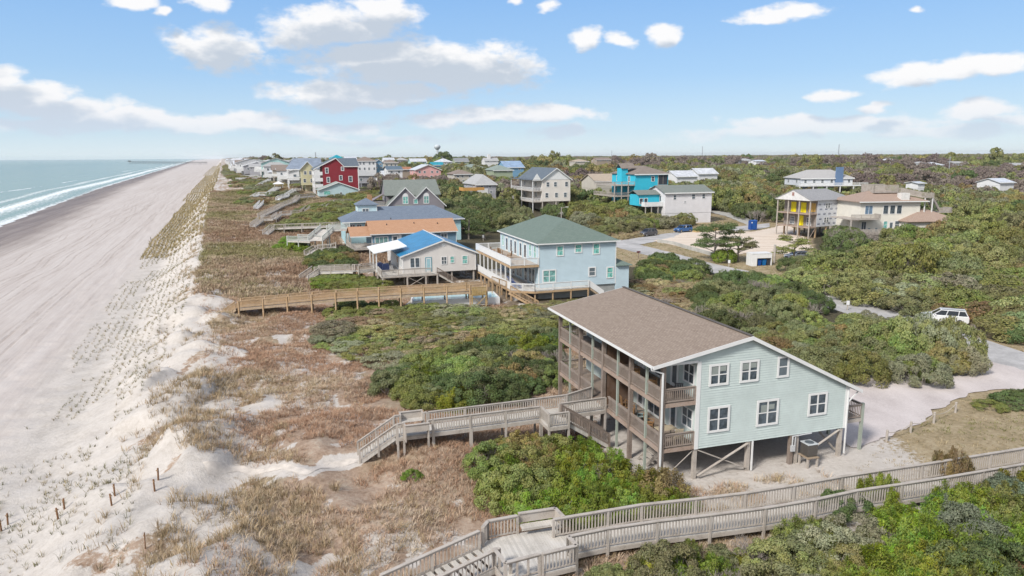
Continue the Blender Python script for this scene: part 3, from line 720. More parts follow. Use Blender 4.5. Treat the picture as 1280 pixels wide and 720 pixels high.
# porch
for z0, z1, nm in ((2.05, 2.3, 'porch_floor'), (4.95, 5.2, 'porch_floor')):
    f = MB(); f.box(-2.4, -.01, .02, 17, z1-.05, z1); f.build(nm, wood('porch_boards', (.34,.27,.22), .2, .14, 1), mh)
    f = MB(); f.box(-2.5, -2.4, -.02, 17.02, z0, z1-.01); f.box(-2.4, -.13, -.02, .0, z0, z1-.01); f.box(-2.4, -.01, 17.0, 17.04, z0, z1-.01)
    for k in range(28): f.box(-2.38, -.02, .3+k*.6, .34+k*.6, z0+.02, z1-.06)
    f.build('rim_joist', LEDG, mh)
big = [0.06, 4.2, 8.45, 12.65, 16.95]; small = [2.05, 6.15, 10.4, 14.8]
PGRN = wood('pale_green_post', (.36,.40,.34), .12)
for v in big:
    p = MB(); p.box(-2.53, -2.27, v-.12, v+.12, -.2, 7.72); p.build('porch_post', BRNW if v else GREYW, mh)
for v in small:
    p = MB(); p.box(-2.47, -2.33, v-.07, v+.07, -.2, 7.72); p.build('porch_post', PGRN, mh)
allp = sorted(big+small)
BRNR = wood('porch_rail_wood', (.32,.26,.22), .22)
for zfz in (2.3, 5.2):
    for a_, b_ in zip(allp, allp[1:]):
        if zfz == 2.3 and 7.7 < (a_+b_)/2 < 9: pass
        if zfz == 2.3 and a_ < 8 < b_: 
            railing(mh, (-2.4, a_+.1, zfz), (-2.4, 7.6, zfz), .92, BRNR, 0, sp=.12, bw=.035); continue
        if zfz == 2.3 and a_ == 8.45: continue
        railing(mh, (-2.4, a_+.1, zfz), (-2.4, b_-.1, zfz), .92, BRNR, 0, sp=.12, bw=.035)
    railing(mh, (-2.25, .03, zfz), (-.17, .03, zfz), .92, BRNR, 2.1, sp=.13, bw=.04, ends=(False, True))
    railing(mh, (-2.25, 16.95, zfz), (-.1, 16.95, zfz), .92, BRNR, 0, sp=.13, bw=.04)
    p = MB(); p.box(-2.2, -.02, 8.4, 8.46, zfz, zfz+2.5 if zfz < 3 else zf(-2.3)-.2); p.build('privacy_partition', wood('partition_boards', (.17,.105,.07), .25, .18, 0), mh)
    o = zfz
    for v in (1.05, 12.9, 15.6): window(mh, 'left', v, o+1.45, -.005, 1.3, 1.35, 2, 2, bw=.1)
    for v in (2.75, 7.3, 11.2): door(mh, 'left', v, o+.02, -.005, .95, 2.15, WHITE, True)
    for v in (5.3, 9.8): window(mh, 'left', v, o+1.1, -.005, 1.9, 2.0, 2, 1, bw=.1)
    lamp = MB(); lamp.box(-.16,-.02,2.0,2.12,o+1.9,o+2.15); lamp.build('wall_lamp', paint('black_metal', (.02,.02,.02), .4), mh)
# stilts, braces
for u in (0, 3.9, 7.6, 11.1):
    for v in (.02, 4.2, 8.45, 12.65, 16.9):
        s_m = MB(); s_m.box(u-.12+(.02 if u == 0 else 0), u+.12, v-.0, v+.24, -.3, 2.06); s_m.build('stilt', GREYW if v < 1 else BRNW, mh)
p = MB(); p.beam((.15,.0,1.95),(3.75,.02,.25),.05,.16,(0,1,0)); p.beam((.15,-.05,.25),(3.75,-.05,1.95),.05,.16,(0,1,0)); p.beam((7.8,-.02,.35),(10.9,-.02,1.95),.05,.14,(0,1,0)); p.beam((-2.3,.1,.2),(-.1,.1,1.95),.03,.05)
p.beam((.1,4.3,.2),(3.7,4.3,1.95),.05,.14,(0,1,0)); p.beam((11.1,.4,.3),(11.1,4,1.9),.14,.05); p.beam((0,.4,1.9),(0,4,.3),.14,.05)
p.build('cross_brace', GREYW, mh)
for u in (0, 3.9, 7.6, 11.1):
    p = MB(); p.box(u-.1, u+.1, .1, 16.9, 1.80, 2.03); p.build('floor_beam', BRNW, mh)
# rear side deck
SU = 13.3
p = MB(); p.box(11.32, SU, .5, 3.6, 2.05, 2.28); p.build('side_deck', GREYW, mh)
railing(mh, (SU-.05, .55, 2.28), (SU-.05, 3.55, 2.28), 1.0, BRNR, 1.5, sp=.14, bw=.04, pw=.13); railing(mh, (11.4, .55, 2.28), (SU-.05, .55, 2.28), 1.0, BRNR, 0, sp=.14, bw=.04)
for v in (.55, 3.5):
    p = MB(); p.box(SU-.13, SU+.05, v-.08, v+.1, -.2, 3.35); p.build('deck_post', PGRN, mh)
# stair under the porch
p = MB()
for k in range(5): p.box(-1.9+k*.28, -1.62+k*.28, 2.6, 3.7, .22+k*.2, .27+k*.2)
p.beam((-2.0,2.6,.1),(-.5,2.6,1.2),.05,.22); p.beam((-2.0,3.7,.1),(-.5,3.7,1.2),.05,.22); p.build('stairs', GREYW, mh)
# utility pipes
p = MB(); p.box(7.05,7.3,-.02,.25,-.1,2.04); p.build('stilt', BRNW, mh)
p = MB(); p.tube((7.15,-.1,2.0),(7.15,-.1,1.1),.05); p.tube((7.35,-.1,1.9),(7.35,-.1,.9),.04); p.tube((7.15,-.1,1.98),(8.6,-.1,2.02),.04); p.box(7.05,7.35,-.16,-.04,.95,1.35); p.build('utility_pipe', paint('grey_pipe', (.55,.56,.57), .5), mh)
# heat pump on its stand
def W2(loc, rz, u, v, z=0): return (loc[0]+math.cos(rz)*u-math.sin(rz)*v, loc[1]+math.sin(rz)*u+math.cos(rz)*v, loc[2]+z)
sd_ = thing('equipment_stand', 'small timber stand carrying the metal heat pump beneath the pale green house', 'stand', W2(ML, MR, 7.75, -.9), MR)
p = MB(); p.box(-.02,.86,-.05,.92,.64,.7); p.build('platform', wood('stand_timber', (.36,.28,.2), .2), sd_)
for a_ in (.03,.76):
    for b_ in (.03,.8): p = MB(); p.box(a_-.03,a_+.08,b_-.05,b_+.07,-.2,.62); p.build('leg', GREYW, sd_)
ac = thing('heat_pump', 'boxy grey brown air conditioning condenser with pale top on a timber stand', 'air conditioner', W2(ML, MR, 7.83, -.8, .705), MR)
p = MB(); p.box(0,.76,0,.76,.02,.8); p.build('casing', metalroof('condenser_louvres', (.13,.12,.11), .04, 2), ac, bevel=.04)
p = MB(); p.box(-.03,.79,-.03,.79,.8,.87); p.build('top_cover', paint('pale_metal', (.5,.53,.55), .4), ac, bevel=.03)
p = MB(); p.tube((.38,.38,.872),(.38,.38,.885),.29,n=20); p.build('fan_grille', paint('dark_grille', (.12,.14,.16), .5), ac)
# porch furniture
def chair(label, loc, rz, mat, kind='porch_chair', grp=None):
    c = thing(kind, label, 'chair', loc, rz, grp)
    m = MB(); m.box(-.28,.28,-.26,.26,.38,.43); m.build('seat', mat, c)
    m = MB()
    for k in range(5): m.prism([(-.25+k*.105,.24,.43),(-.17+k*.105,.24,.43),(-.17+k*.105,.36,1.08),(-.25+k*.105,.36,1.08)], (0,.03,0))
    m.beam((-.28,.35,1.05),(.28,.35,1.05),.03,.06); m.build('backrest', mat, c)
    for x in (-.26,.26):
        for y in (-.24,.24): m = MB(); m.box(x-.025,x+.025,y-.025,y+.025,0,.4 if y > 0 else .62); m.build('leg', mat, c)
        m = MB(); m.box(x-.04,x+.04,-.28,.3,.62,.65); m.build('armrest', mat, c)
    return c
TEAK = paint('teak', (.30,.17,.08), .5); BLK = paint('dark_chair', (.03,.03,.035), .45); BEI = paint('beige_plastic', (.5,.42,.3), .5); SAGC = paint('grey_green_sling', (.28,.36,.36), .6)
for (u, v, z, rz, mt, lb) in [(-1.5,3.2,2.3,.9,TEAK,'brown timber armchair on the lower porch of the pale green house, nearest the corner table'),(-1.3,4.7,2.3,1.2,SAGC,'grey green reclining chair on the lower porch of the pale green house'),
    (-1.5,5.9,2.3,1.0,TEAK,'brown timber armchair on the lower porch beside the dark partition'),(-1.4,6.9,2.3,1.4,TEAK,'brown timber armchair close against the dark partition of the lower porch'),
    (-.9,.75,5.2,2.6,BLK,'black armchair at the open end of the upper porch'),(-1.5,2.9,5.2,1.1,TEAK,'brown timber armchair on the upper porch near the glazed door'),(-1.4,5.5,5.2,1.2,TEAK,'brown armchair in the middle of the near upper porch'),
    (-1.3,10.2,5.2,1.0,BLK,'black armchair on the far half of the upper porch'),(-.95,.6,2.3,2.9,BEI,'beige armchair drawn up to the table on the lower porch corner')]:
    chair(lb, W2(ML, MR, u, v, z+.005), MR+rz, mt)
tb = thing('porch_table', 'rectangular beige table in the lower porch corner of the pale green house', 'table', W2(ML, MR, -1.3, 1.45, 2.305), MR)
m = MB(); m.box(-.65,.65,-.4,.4,.7,.74); m.build('tabletop', BEI, tb, bevel=.02)
for x in (-.55,.55):
    for y in (-.32,.32): m = MB(); m.box(x-.03,x+.03,y-.03,y+.03,0,.7); m.build('leg', GREYW, tb)

# ================================================================== boardwalks
def stairs(parent, a, b, wdt, mat, n=None, z0=None):
    """treads from a (top) to b (bottom), local"""
    a = Vector(a); b = Vector(b); d = b-a; hd = Vector((d.x, d.y, 0)).normalized(); nn = Vector((-hd.y, hd.x, 0))*wdt/2
    n = n or max(3, round(abs(d.z)/.18)); m = MB()
    for k in range(n):
        p = a+d*((k+.5)/n); q = hd*.15
        m.prism([p-nn-q, p+nn-q, p+nn+q, p-nn+q], (0,0,.045))
    m.build('tread', mat, parent)
    for s_ in (-1, 1):
        m = MB(); m.beam(a+nn*s_-Vector((0,0,.1)), b+nn*s_-Vector((0,0,.1)), .05, .26); m.build('stringer', mat, parent)
def deck(parent, poly, z, mat, rim=None, t=.22):
    m = MB(); m.prism([(x,y,z-.05) for x,y in poly], (0,0,.05)); m.build('deck', mat, parent)
    m = MB(); n = len(poly)
    for i in range(n):
        a = Vector((*poly[i], z-.06-t/2)); b = Vector((*poly[(i+1) % n], z-.06-t/2)); m.beam(a, b, .05, t)
    m.build('rim_joist', rim or mat, parent)
bwk = thing('boardwalk', 'grey weathered boardwalk from the nearest duplex over the scrub to the sand path', 'boardwalk', ML, MR)
wz_ = 2.25; lg = local_ground(ML, MR)
bel = lambda q: max(.3, q.z-lg(q.x, q.y)+.2)
deck(bwk, [(-17.45,7.2),(-7.6,7.35),(-7.6,5.72),(-6.1,5.72),(-6.1,7.45),(-2.55,7.6),(-2.55,10.1),(-5.0,9.05),(-17.45,8.78)], wz_, GREYD, GREYW)
RW = dict(h=.9, mat=GREYW, sp=.17, bw=.07, pw=.13, below=bel, cap=.15)
for a_, b_ in [((-15.2,8.75),(-9.9,8.85)),((-9.9,8.85),(-5.0,9.05)),((-5.0,9.05),(-2.6,10.1))]: railing(bwk, (*a_,wz_), (*b_,wz_), **RW, posts=2.6, ends=(a_[0] < -15, True))
for a_, b_ in [((-15.05,7.25),(-7.6,7.38)),((-7.55,7.38),(-7.55,5.77)),((-7.55,5.77),(-6.15,5.77)),((-6.15,7.48),(-2.6,7.65))]: railing(bwk, (*a_,wz_), (*b_,wz_), **RW, posts=2.6, ends=(a_[0] < -15 or a_[0] == -6.15, True))
for sgn, yb in ((1, 8.75), (-1, 7.24)):                       # two benches built into the platform
    for x0, x1 in ((-17.4,-17.0),(-15.4,-15.1)): railing(bwk, (x0,yb,wz_), (x1,yb,wz_), .9, GREYW, 1, sp=.17, bw=.07, pw=.13, below=bel)
    m = MB(); yo = yb+sgn*.5
    m.box(-16.95,-15.45,yo-.03,yo+.03,wz_+.4,wz_+.88); m.box(-17.0,-15.4,yo-.09,yo+.09,wz_+.88,wz_+.92)
    m.box(-16.98,-16.9,min(yb,yo),max(yb,yo),wz_-.25,wz_+.88); m.box(-15.5,-15.42,min(yb,yo),max(yb,yo),wz_-.25,wz_+.88)
    m.build('bench_back', GREYW, bwk)
    m = MB(); m.box(-16.9,-15.5,min(yb-sgn*.15,yo),max(yb-sgn*.15,yo),wz_+.38,wz_+.42); m.build('bench_seat', GREYD, bwk)
zg = lg(-19.7, 8.4)
stairs(bwk, (-17.45,8.0,wz_), (-19.8,8.35,zg+.1), 1.35, GREYD, 9)
for o_ in (-.7, .7):
    railing(bwk, (-17.45,8.0+o_,wz_), (-19.8,8.35+o_,zg+.12), .85, GREYW, 1.8, sp=.2, bw=.05, pw=.12, below=.5)
stairs(bwk, (-6.1,6.6,wz_), (-3.0,6.7,.2), 1.2, GREYD, 10)
for o_ in (5.95, 7.25): railing(bwk, (-6.1,o_,wz_), (-3.0,o_+.1,.2), .9, BRNW, 1.6, sp=.14, bw=.045, pw=.12, below=.3)
for (x, y) in [(-12.5,7.3),(-12.5,8.8),(-4.2,7.6),(-4.2,9.2),(-7.5,7.4)]:
    m = MB(); m.box(x-.08,x+.08,y-.08,y+.08,lg(x,y)-.2,wz_-.06); m.build('support_post', GREYW, bwk)

BL0 = (2.67, 31.97, 0); BRZ = R(16); cB, sB = math.cos(BRZ), math.sin(BRZ)
def bl(x, y): dx, dy = x-BL0[0], y-BL0[1]; return (cB*dx+sB*dy, -sB*dx+cB*dy)
nb = thing('boardwalk', 'grey weathered boardwalk with a square bench platform crossing in front of the nearest house', 'boardwalk', BL0, BRZ)
lg2 = local_ground(BL0, BRZ); dz_ = .66; bel2 = lambda q: max(.3, q.z-lg2(q.x, q.y)+.3)
farp = [bl(*p) for p in [(2.06,33.64),(4.97,34.55),(6.84,35.14),(9.89,35.75),(12.77,36.4),(15.82,37.3),(18.99,38.35),(21.43,39.05),(24.51,39.9),(32.23,42.2),(40,44.6)]]
nearp = [bl(*p) for p in [(2.67,31.97),(4.72,32.72),(7.33,33.4),(10.21,34.0),(13.27,34.7),(16.33,35.6),(19.01,36.6),(21.9,37.35),(25.0,38.2),(32.7,40.5),(40.5,42.9)]]
plat = [bl(*p) for p in [(2.67,31.97),(3.0,31.16),(1.3,30.45),(-.37,29.6),(-.95,31.0),(-1.6,33.1),(-1.31,33.52),(.1,33.95),(2.06,33.64)]]
plat = [bl(3.02,31.1), bl(1.3,30.42), bl(-.40,29.72), bl(-1.75,32.95), bl(-1.31,33.5), bl(.3,34.1), bl(2.2,34.7), bl(2.6,33.8)]
deck(nb, plat, dz_+.002, GREYD, GREYW)
deck(nb, [farp[0]]+farp[1:]+nearp[::-1], dz_, GREYD, GREYW)
R2 = dict(h=1.03, mat=GREYW, sp=.17, bw=.06, pw=.13, below=bel2, cap=.2)
for pl in (farp, nearp):
    for i, (a_, b_) in enumerate(zip(pl, pl[1:])):
        railing(nb, (*a_,dz_), (*b_,dz_), **R2, posts=3.0, ends=(i == 0, True))
def rr(p, q_, **k): railing(nb, (*bl(*p),dz_), (*bl(*q_),dz_), **{**R2, **k}, posts=3.0)
rr((2.67,31.97),(3.02,31.14), sp=.2); rr((3.02,31.14),(1.35,30.45)); rr((-1.31,33.5),(.2,34.05)); rr((-1.31,33.5),(-1.55,32.85)); rr((-.4,29.72),(-.95,30.95), sp=.6); rr((1.2,30.42),(-.37,29.72), sp=.45, bw=.1)
m = MB(); A = Vector((*bl(.25,34.2),0)); B_ = Vector((*bl(2.2,34.75),0)); C_ = Vector((*bl(2.58,33.85),0)); up = Vector((0,0,1))
for p_, q_ in ((A, B_), (B_, C_)):
    m.beam(p_+up*(dz_+.78), q_+up*(dz_+.78), .05, .5); m.beam(p_+up*(dz_+1.06), q_+up*(dz_+1.06), .2, .045)
m.build('bench_back', GREYW, nb)
m = MB(); n_ = Vector((sB*0+0, -1, 0)); m.beam(A+Vector((.05,-.3,dz_+.45)), B_+Vector((-.1,-.3,dz_+.45)), .48, .06); m.beam(B_+Vector((-.25,-.1,dz_+.449)), C_+Vector((-.25,0,dz_+.449)), .44, .06)
m.beam(A+Vector((.05,-.5,dz_+.38)), B_+Vector((-.3,-.5,dz_+.38)), .05, .1)
m.build('bench_seat', GREYD, nb)
m = MB(); a_ = Vector((*bl(-.15,30.45),0)); m.box(a_.x-.07,a_.x+.07,a_.y-.07,a_.y+.07,dz_,dz_+.6); m.box(a_.x-.12,a_.x+.12,a_.y-.12,a_.y+.12,dz_+.6,dz_+.65); m.build('post', GREYW, nb)
st_t = Vector((*bl(-1.2,31.8),dz_)); st_b = Vector((*bl(-5.6,28.9),-1.1))
st_b.z = lg2(st_b.x, st_b.y)+.1
stairs(nb, st_t, st_b, 1.9, GREYD, 12)
hd = (st_b-st_t); hd.z = 0; hd.normalize(); sn = Vector((-hd.y, hd.x, 0))*.95
for k in (-1, 1): railing(nb, st_t+sn*k, st_b+sn*k, 1.0, GREYW, 2.2, sp=.2, bw=.05, pw=.13, below=.6, cap=.2)
for x_p in range(1, 12): pass

def walk(label, pts, w, z_of, mat, dmat, h=1.0, posts=2.4, steps=None, sp=.2, name='boardwalk', group=None, bw=.03):
    """long straight-run dune walkway through world points [(x, y, z)]"""
    root = thing(name, label, 'boardwalk', pts[0], math.atan2(pts[1][1]-pts[0][1], pts[1][0]-pts[0][0]), group)
    c, s = math.cos(root.rotation_euler.z), math.sin(root.rotation_euler.z); o = Vector(pts[0]); lgx = local_ground(pts[0], root.rotation_euler.z)
    L = [Vector((c*(p[0]-o.x)+s*(p[1]-o.y), -s*(p[0]-o.x)+c*(p[1]-o.y), p[2]-o.z)) for p in pts]
    md, mrs = MB(), {-1: MB(), 1: MB()}
    for a, b in zip(L, L[1:]):
        d = (b-a).normalized(); hd = Vector((d.x, d.y, 0)).normalized(); nn = Vector((-hd.y, hd.x, 0))
        md.beam(a-d*.05, b+d*.05, w, .06); 
        for k in (-1, 1):
            mr = mrs[k]; e = nn*(w/2*k); md.beam(a+e-Vector((0,0,.14)), b+e-Vector((0,0,.14)), .06, .24)
            mr.beam(a+e+Vector((0,0,h)), b+e+Vector((0,0,h)), .14, .06); mr.beam(a+e+Vector((0,0,.2)), b+e+Vector((0,0,.2)), .05, .09)
            n = max(1, int((b-a).length/sp))
            for i in range(n):
                q_ = a+(b-a)*(i/n)+e; mr.box(q_.x-bw,q_.x+bw,q_.y-bw,q_.y+bw,q_.z+.2,q_.z+h)
            kk = max(1, round((b-a).length/posts))
            for i in range(kk+1):
                q_ = a+(b-a)*(i/kk)+e; pm = MB(); pm.box(q_.x-.08,q_.x+.08,q_.y-.08,q_.y+.08,min(q_.z-.3, lgx(q_.x,q_.y)-.2),q_.z+h+.03); 
                if i < kk or b is L[-1]: pm.build('post', mat, root)
    md.build('deck', dmat, root); mrs[-1].build('railing', mat, root); mrs[1].build('railing', mat, root)
    return root
def P3(x, y, z): p = atz(x, y, z); return (p.x, p.y, z)
# tan boardwalk ending at the light blue house
tb_z = 2.3
walk('long new tan boardwalk from the dune crest past the pool to the light blue house', [P3(283,396,.3), P3(300,384,1.6), P3(360,378.5,1.9), P3(420,373,2.2), P3(500,368,2.4), P3(585,363.5,2.4), P3(606,362,2.4)], 1.9, None, TANW, TAND, .95, 3.2, sp=.14)
tw = thing('viewing_stand', 'small bright yellow timber landing with crossed legs beside the tan boardwalk', 'stand', P3(597,384,.2), R(17))
NEWW = wood('fresh_yellow_timber', (.50,.35,.15), .2)
m = MB(); m.box(-1,1,-.9,.9,1.75,1.85); m.build('deck', NEWW, tw)
m = MB()
for k in range(9): m.box(-1+k*.225,-.83+k*.225,-.95,-.9,1.86,2.85)
m.box(-1,1,-.9,-.87,2.2,2.3); m.box(-1.05,1.05,-1.0,-.8,2.86,2.9); m.build('bench_back', NEWW, tw)
for x in (-.95,.95):
    for y in (-.88,.88): m = MB(); m.box(x-.08,x+.08,y-.08,y+.08,-.4,1.8); m.build('leg', NEWW, tw)
m = MB(); m.beam((-.9,-.93,0),(.9,-.93,1.6),.05,.14,(0,1,0)); m.beam((.9,-.97,0),(-.9,-.97,1.6),.05,.14,(0,1,0)); m.build('cross_brace', NEWW, tw)
# ================================================================== light blue two-storey house with the green roof
GL, GR = (3.73, 97.47, 0), R(17.36)
PBL = siding('pale_blue_lap_wall', (.50, .62, .68), .17)
gh = thing('beach_house', 'light blue two storey house with green shingle hip roof and white railed decks', 'house', GL, GR)
fp(GL, GR, -5, 14.5, -2.5, 19)
box_wall(gh, 0, 11.74, 0, 18.62, 1.83, 7.98, PBL, corner=WHITE)
box_wall(gh, 11.74, 13.85, .0, 7, .3, 4.35, PBL)
GRS = shingle('green_grey_shingles', (.15, .20, .175), (.20, .25, .22), .4, .2, .015)
m = MB(); hip_roof(m, -.42, 12.16, -.42, 19.04, 8.13, (5.87, 5.2), (5.87, 13.6), 10.95, .15); m.build('roof', GRS, gh)
m = MB(); e = .03
m.box(-.45,12.19,-.46,-.425,7.95,8.12); m.box(-.46,-.425,-.42,19.06,7.95,8.12); m.box(12.165,12.2,-.42,19.06,7.95,8.12); m.build('fascia', WHITE, gh)
m = MB(); hip_roof(m, 11.76, 14.25, -.35, 7.3, 4.5, (12.0, 2.2), (12.0, 5), 5.5, .12); m.build('roof', GRS, gh)
for (a0,z1,a1,z0) in ((2.57,7.84,3.7,6.2),(5.32,7.92,6.5,6.54),(8.07,7.93,9.21,6.19),(10.28,4.43,11.41,2.64)): window(gh, 'front', (a0+a1)/2, (z0+z1)/2-.05, -.005, a1-a0, z1-z0-.1, 1, 2, gm=GLG, bw=.16)
window(gh, 'front', 1.56, 3.47, -.005, 2.07, 1.88, 2, 2, gm=GLG, bw=.16); window(gh, 'front', 8.05, 3.75, -.005, 1.18, 1.4, 1, 2, bw=.16)
for v in (1.5,3.6,17.1): window(gh, 'left', v, 6.75, -.005, .95, 1.9, 1, 2, gm=GLG, bw=.12)
for v in (5.9,8.0,10.6,12.7,15): door(gh, 'left', v, 5.2, -.005, 1.25, 2.3, WHITE, True)
for v in (2.2,3.6,8,9.4,14,15.4): window(gh, 'left', v, 3.2, -.005, 1.15, 2.1, 1, 1, bw=.1)
for v in (5.6,11.6): door(gh, 'left', v, 1.9, -.005, 1.4, 2.3, WHITE, True)
m = MB(); m.prism([(-4.1,-.2,1.78),(-1.24,-1.9,1.78),(6.9,-1.5,1.78),(6.9,0,1.78),(0,0,1.78),(0,18.6,1.78),(-4.1,18.6,1.78)], (0,0,.05)); m.build('deck', GREYD, gh)
m = MB()
for a_, b_ in (((-4.1,18.6),(-4.1,-.2)),((-4.1,-.2),(-1.24,-1.9)),((-1.24,-1.9),(6.9,-1.5))): m.beam((*a_,1.64),(*b_,1.64),.06,.28)
m.build('rim_joist', TANW, gh)
m = MB(); m.box(-4.1,0,-.05,18.6,5.08,5.17); m.build('upper_deck', wood('sandy_deck_boards', (.50,.40,.31), .15, .14, 1), gh)
m = MB(); m.box(-4.16,-4.1,-.1,18.6,4.85,5.16); m.box(-4.1,0,-.1,-.04,4.85,5.16); m.build('rim_joist', TANW, gh)
# white railings: boarded towards the sea, open towards the camera
for z0 in (1.83, 5.17):
    m = MB(); m.box(-4.14,-4.08,0,18.6,z0+.08,z0+.98); m.box(-4.18,-4.04,0,18.6,z0+.98,z0+1.04); m.build('railing', WHITE, gh)
WR = dict(h=1.0, mat=WHITE, sp=.18, bw=.05, pw=.14, posts=2.2)
railing(gh, (-4.1,-.03,5.17), (-.1,-.03,5.17), **WR); railing(gh, (-4.1,18.6,5.17), (0,18.6,5.17), **WR)
railing(gh, (-4.1,-.2,1.83), (-1.24,-1.9,1.83), **WR); railing(gh, (-1.24,-1.9,1.83), (6.9,-1.5,1.83), **{**WR, 'posts': 2.7})
for k in range(9):
    v = .05+k*2.3; m = MB(); m.box(-4.2,-4.04,v-.08,v+.08,2.8,4.86); m.build('porch_post', WHITE, gh)
    m = MB(); m.box(-4.1,-3.9,v,v+.2,-.6,1.5); m.build('stilt', TANW, gh)
for u in (-1.2,1.4,4.1,6.7): m = MB(); m.box(u,u+.16,-1.7,-1.54,-.6,1.5); m.build('stilt', TANW, gh)
m = MB(); m.box(0,11.7,.2,18.4,-.6,1.83); m.build('foundation', paint('grey_block', (.36,.37,.36), .9), gh)
stairs(gh, (7.0,-.75,1.83), (9.2,-.75,.2), 1.2, TAND, 8)
m = MB(); m.prism([(6.95,-1.45,1.95),(9.3,-1.45,.3),(9.3,-1.45,1.2),(6.95,-1.45,2.9)], (0,.06,0)); m.build('railing', WHITE, gh)
m = MB(); m.box(-3.6,-2.4,.4,.5,-.3,1.4); m.build('storage_panel', WHITE, gh)
stairs(gh, (-4.2,2.2,1.83), (-6.4,2.4,3.0), 1.2, TANW, 6)
railing(gh, (-6.3,1.6,2.7), (-4.2,1.6,1.9), .95, TANW, 1.2, sp=.2, bw=.05, below=2.2); stairs(gh, (-4.6,-.9,1.8), (-1.2,-2.6,-.2), 1.1, TANW, 9)
railing(gh, (-4.6,-1.5,1.8), (-1.2,-3.2,-.2), .95, TANW, 1.6, sp=.2, bw=.05)
BLUC = paint('cobalt_sling', (.02,.09,.34), .6)
for k in range(5):
    c = thing('deck_chair', ['folded cobalt blue deck chair nearest the corner post of the lower white deck','second cobalt blue deck chair from the corner post','middle one of five cobalt blue deck chairs under the white deck','fourth cobalt blue deck chair from the corner post','cobalt blue deck chair farthest from the corner post'][k], 'chair', W2(GL, GR, -2.6, 1.0+k*.75, 1.84), GR+1.4, 'cobalt blue deck chairs under the upper white deck')
    m = MB(); m.prism([(-.35,-.3,.35),(.35,-.3,.35),(.35,.35,.45),(-.35,.35,.45)], (0,0,.05)); m.build('seat', BLUC, c)
    m = MB(); m.prism([(-.35,.3,.4),(.35,.3,.4),(.35,.85,1.35),(-.35,.85,1.35)], (0,.06,0)); m.build('backrest', BLUC, c)
    for x in (-.3,.3):
        for y in (-.25,.4): m = MB(); m.box(x-.03,x+.03,y-.03,y+.03,0,.38); m.build('leg', BLUC, c)
for i, (u, v) in enumerate([(-2.9,13),(-2.2,11.4),(-2.9,9.8),(-2.0,7.2)]):
    chair(['brown slatted chair at the far end of the upper white deck','brown slatted chair second from the far end of the upper white deck','brown slatted chair midway along the upper white deck','brown slatted chair nearest the camera on the upper white deck'][i], W2(GL, GR, u, v, 5.175), GR+1+i, TEAK, 'deck_chair')
# pool beside it
pl = thing('swimming_pool', 'narrow swimming pool with pale blue water under the tan boardwalk', 'swimming pool', P3(522,377,1.22), R(12))
m = MB(); m.box(-.6,11,-.2,0,-1,.1); m.box(-.6,11,4,4.2,-1,.1); m.box(-.6,-.4,0,4,-1,.1); m.box(10.8,11,0,4,-1,.1); m.build('coping', WHITE, pl)
m = MB(); m.box(-.4,10.8,0,4,-.2,.0); m.build('water', paint('pool_water', (.42,.62,.66), .08), pl)

# ================================================================== white house with the bright blue metal roof
BL_, BR_ = (-16.91, 109.04, 0), R(18.27)
OFFW = siding('off_white_lap_wall', (.66, .63, .60), .17)
bh = thing('beach_house', 'single storey off white house with bright blue metal roof and grey deck', 'house', BL_, BR_)
fp(BL_, BR_, -5, 13, -2.5, 17)
box_wall(bh, 0, 11.72, 0, 15.74, 2.1, 4.95, OFFW, ('y', 6.5, 7.05), corner=WHITE)
BLUM = metalroof('blue_metal_roof', (.03, .26, .50), .45, 1)
m = MB(); gable_roof(m, -.5, 12.3, -.35, 16.1, 4.86, 7.18, .1, 'y', 6.5); m.build('roof', BLUM, bh)
m = MB()
for y in (-.39, 16.1): m.prism([(-.5,y,4.84),(6.5,y,7.16),(6.5,y,6.95),(-.5,y,4.63)], (0,.035,0)); m.prism([(12.3,y,4.84),(6.5,y,7.16),(6.5,y,6.95),(12.3,y,4.63)], (0,.035,0))
m.beam((6.5,-.39,7.2),(6.5,16.1,7.2),.22,.04); m.build('rake_board', WHITE, bh)
m = MB(); m.tube((6.5,-.03,6.35),(6.5,.02,6.35),.3,n=16); m.build('gable_vent', WHITE, bh)
for a in (1.5,2.28): window(bh, 'front', a, 3.75, -.005, .8, 1.6, 1, 1, bw=.09)
door(bh, 'front', 4.04, 2.2, -.005, 1.0, 2.3, WHITE, True, fm=paint('teal_paint', (.06,.28,.36), .5), gm=paint('pale_door_pane', (.35,.55,.6), .3))
window(bh, 'front', 6.53, 3.87, -.005, .95, 1.3, 2, 2, bw=.11); window(bh, 'front', 7.85, 3.95, -.005, .75, 1.15, 1, 2, gm=GLG, bw=.1); window(bh, 'front', 9.92, 3.82, -.005, .95, 1.38, 1, 2, gm=GLG, bw=.1)
for v in (1.2,2.4): window(bh, 'left', v, 3.7, -.005, .8, 1.5, 1, 1, bw=.09)
door(bh, 'left', 5, 2.2, -.005, 1.6, 2.2, WHITE)
lgb = local_ground(BL_, BR_)
deck(bh, [(-3.6,-1.9),(5.1,-1.9),(5.1,-.02),(-.02,-.02),(-.02,12),(-3.6,12)], 2.16, GREYD, GREYW)
RB = dict(h=.95, mat=GREYW, sp=.2, bw=.045, pw=.12)
railing(bh, (-3.55,-1.85,2.16), (4.0,-1.85,2.16), **RB, posts=2.5); railing(bh, (-3.55,-1.85,2.16), (-3.55,2.4,2.16), **RB, posts=2.1)
stairs(bh, (5.0,-1.1,2.16), (8.3,-1.1,.1), 1.3, GREYD, 10); railing(bh, (5.0,-1.8,2.16), (8.3,-1.8,.1), .95, BRNW, 1.6, sp=.16, bw=.05)
stilts(bh, [(u, v) for u in (-3.45,.3,3.2,5.0) for v in (-1.8,)]+[(u, v) for u in (.2,3.9,7.8,11.4) for v in (.3,5,10,15.3)]+[(-3.45,4),(-3.45,8),(-3.45,11.8)], lgb, 2.0, GREYW, .22)
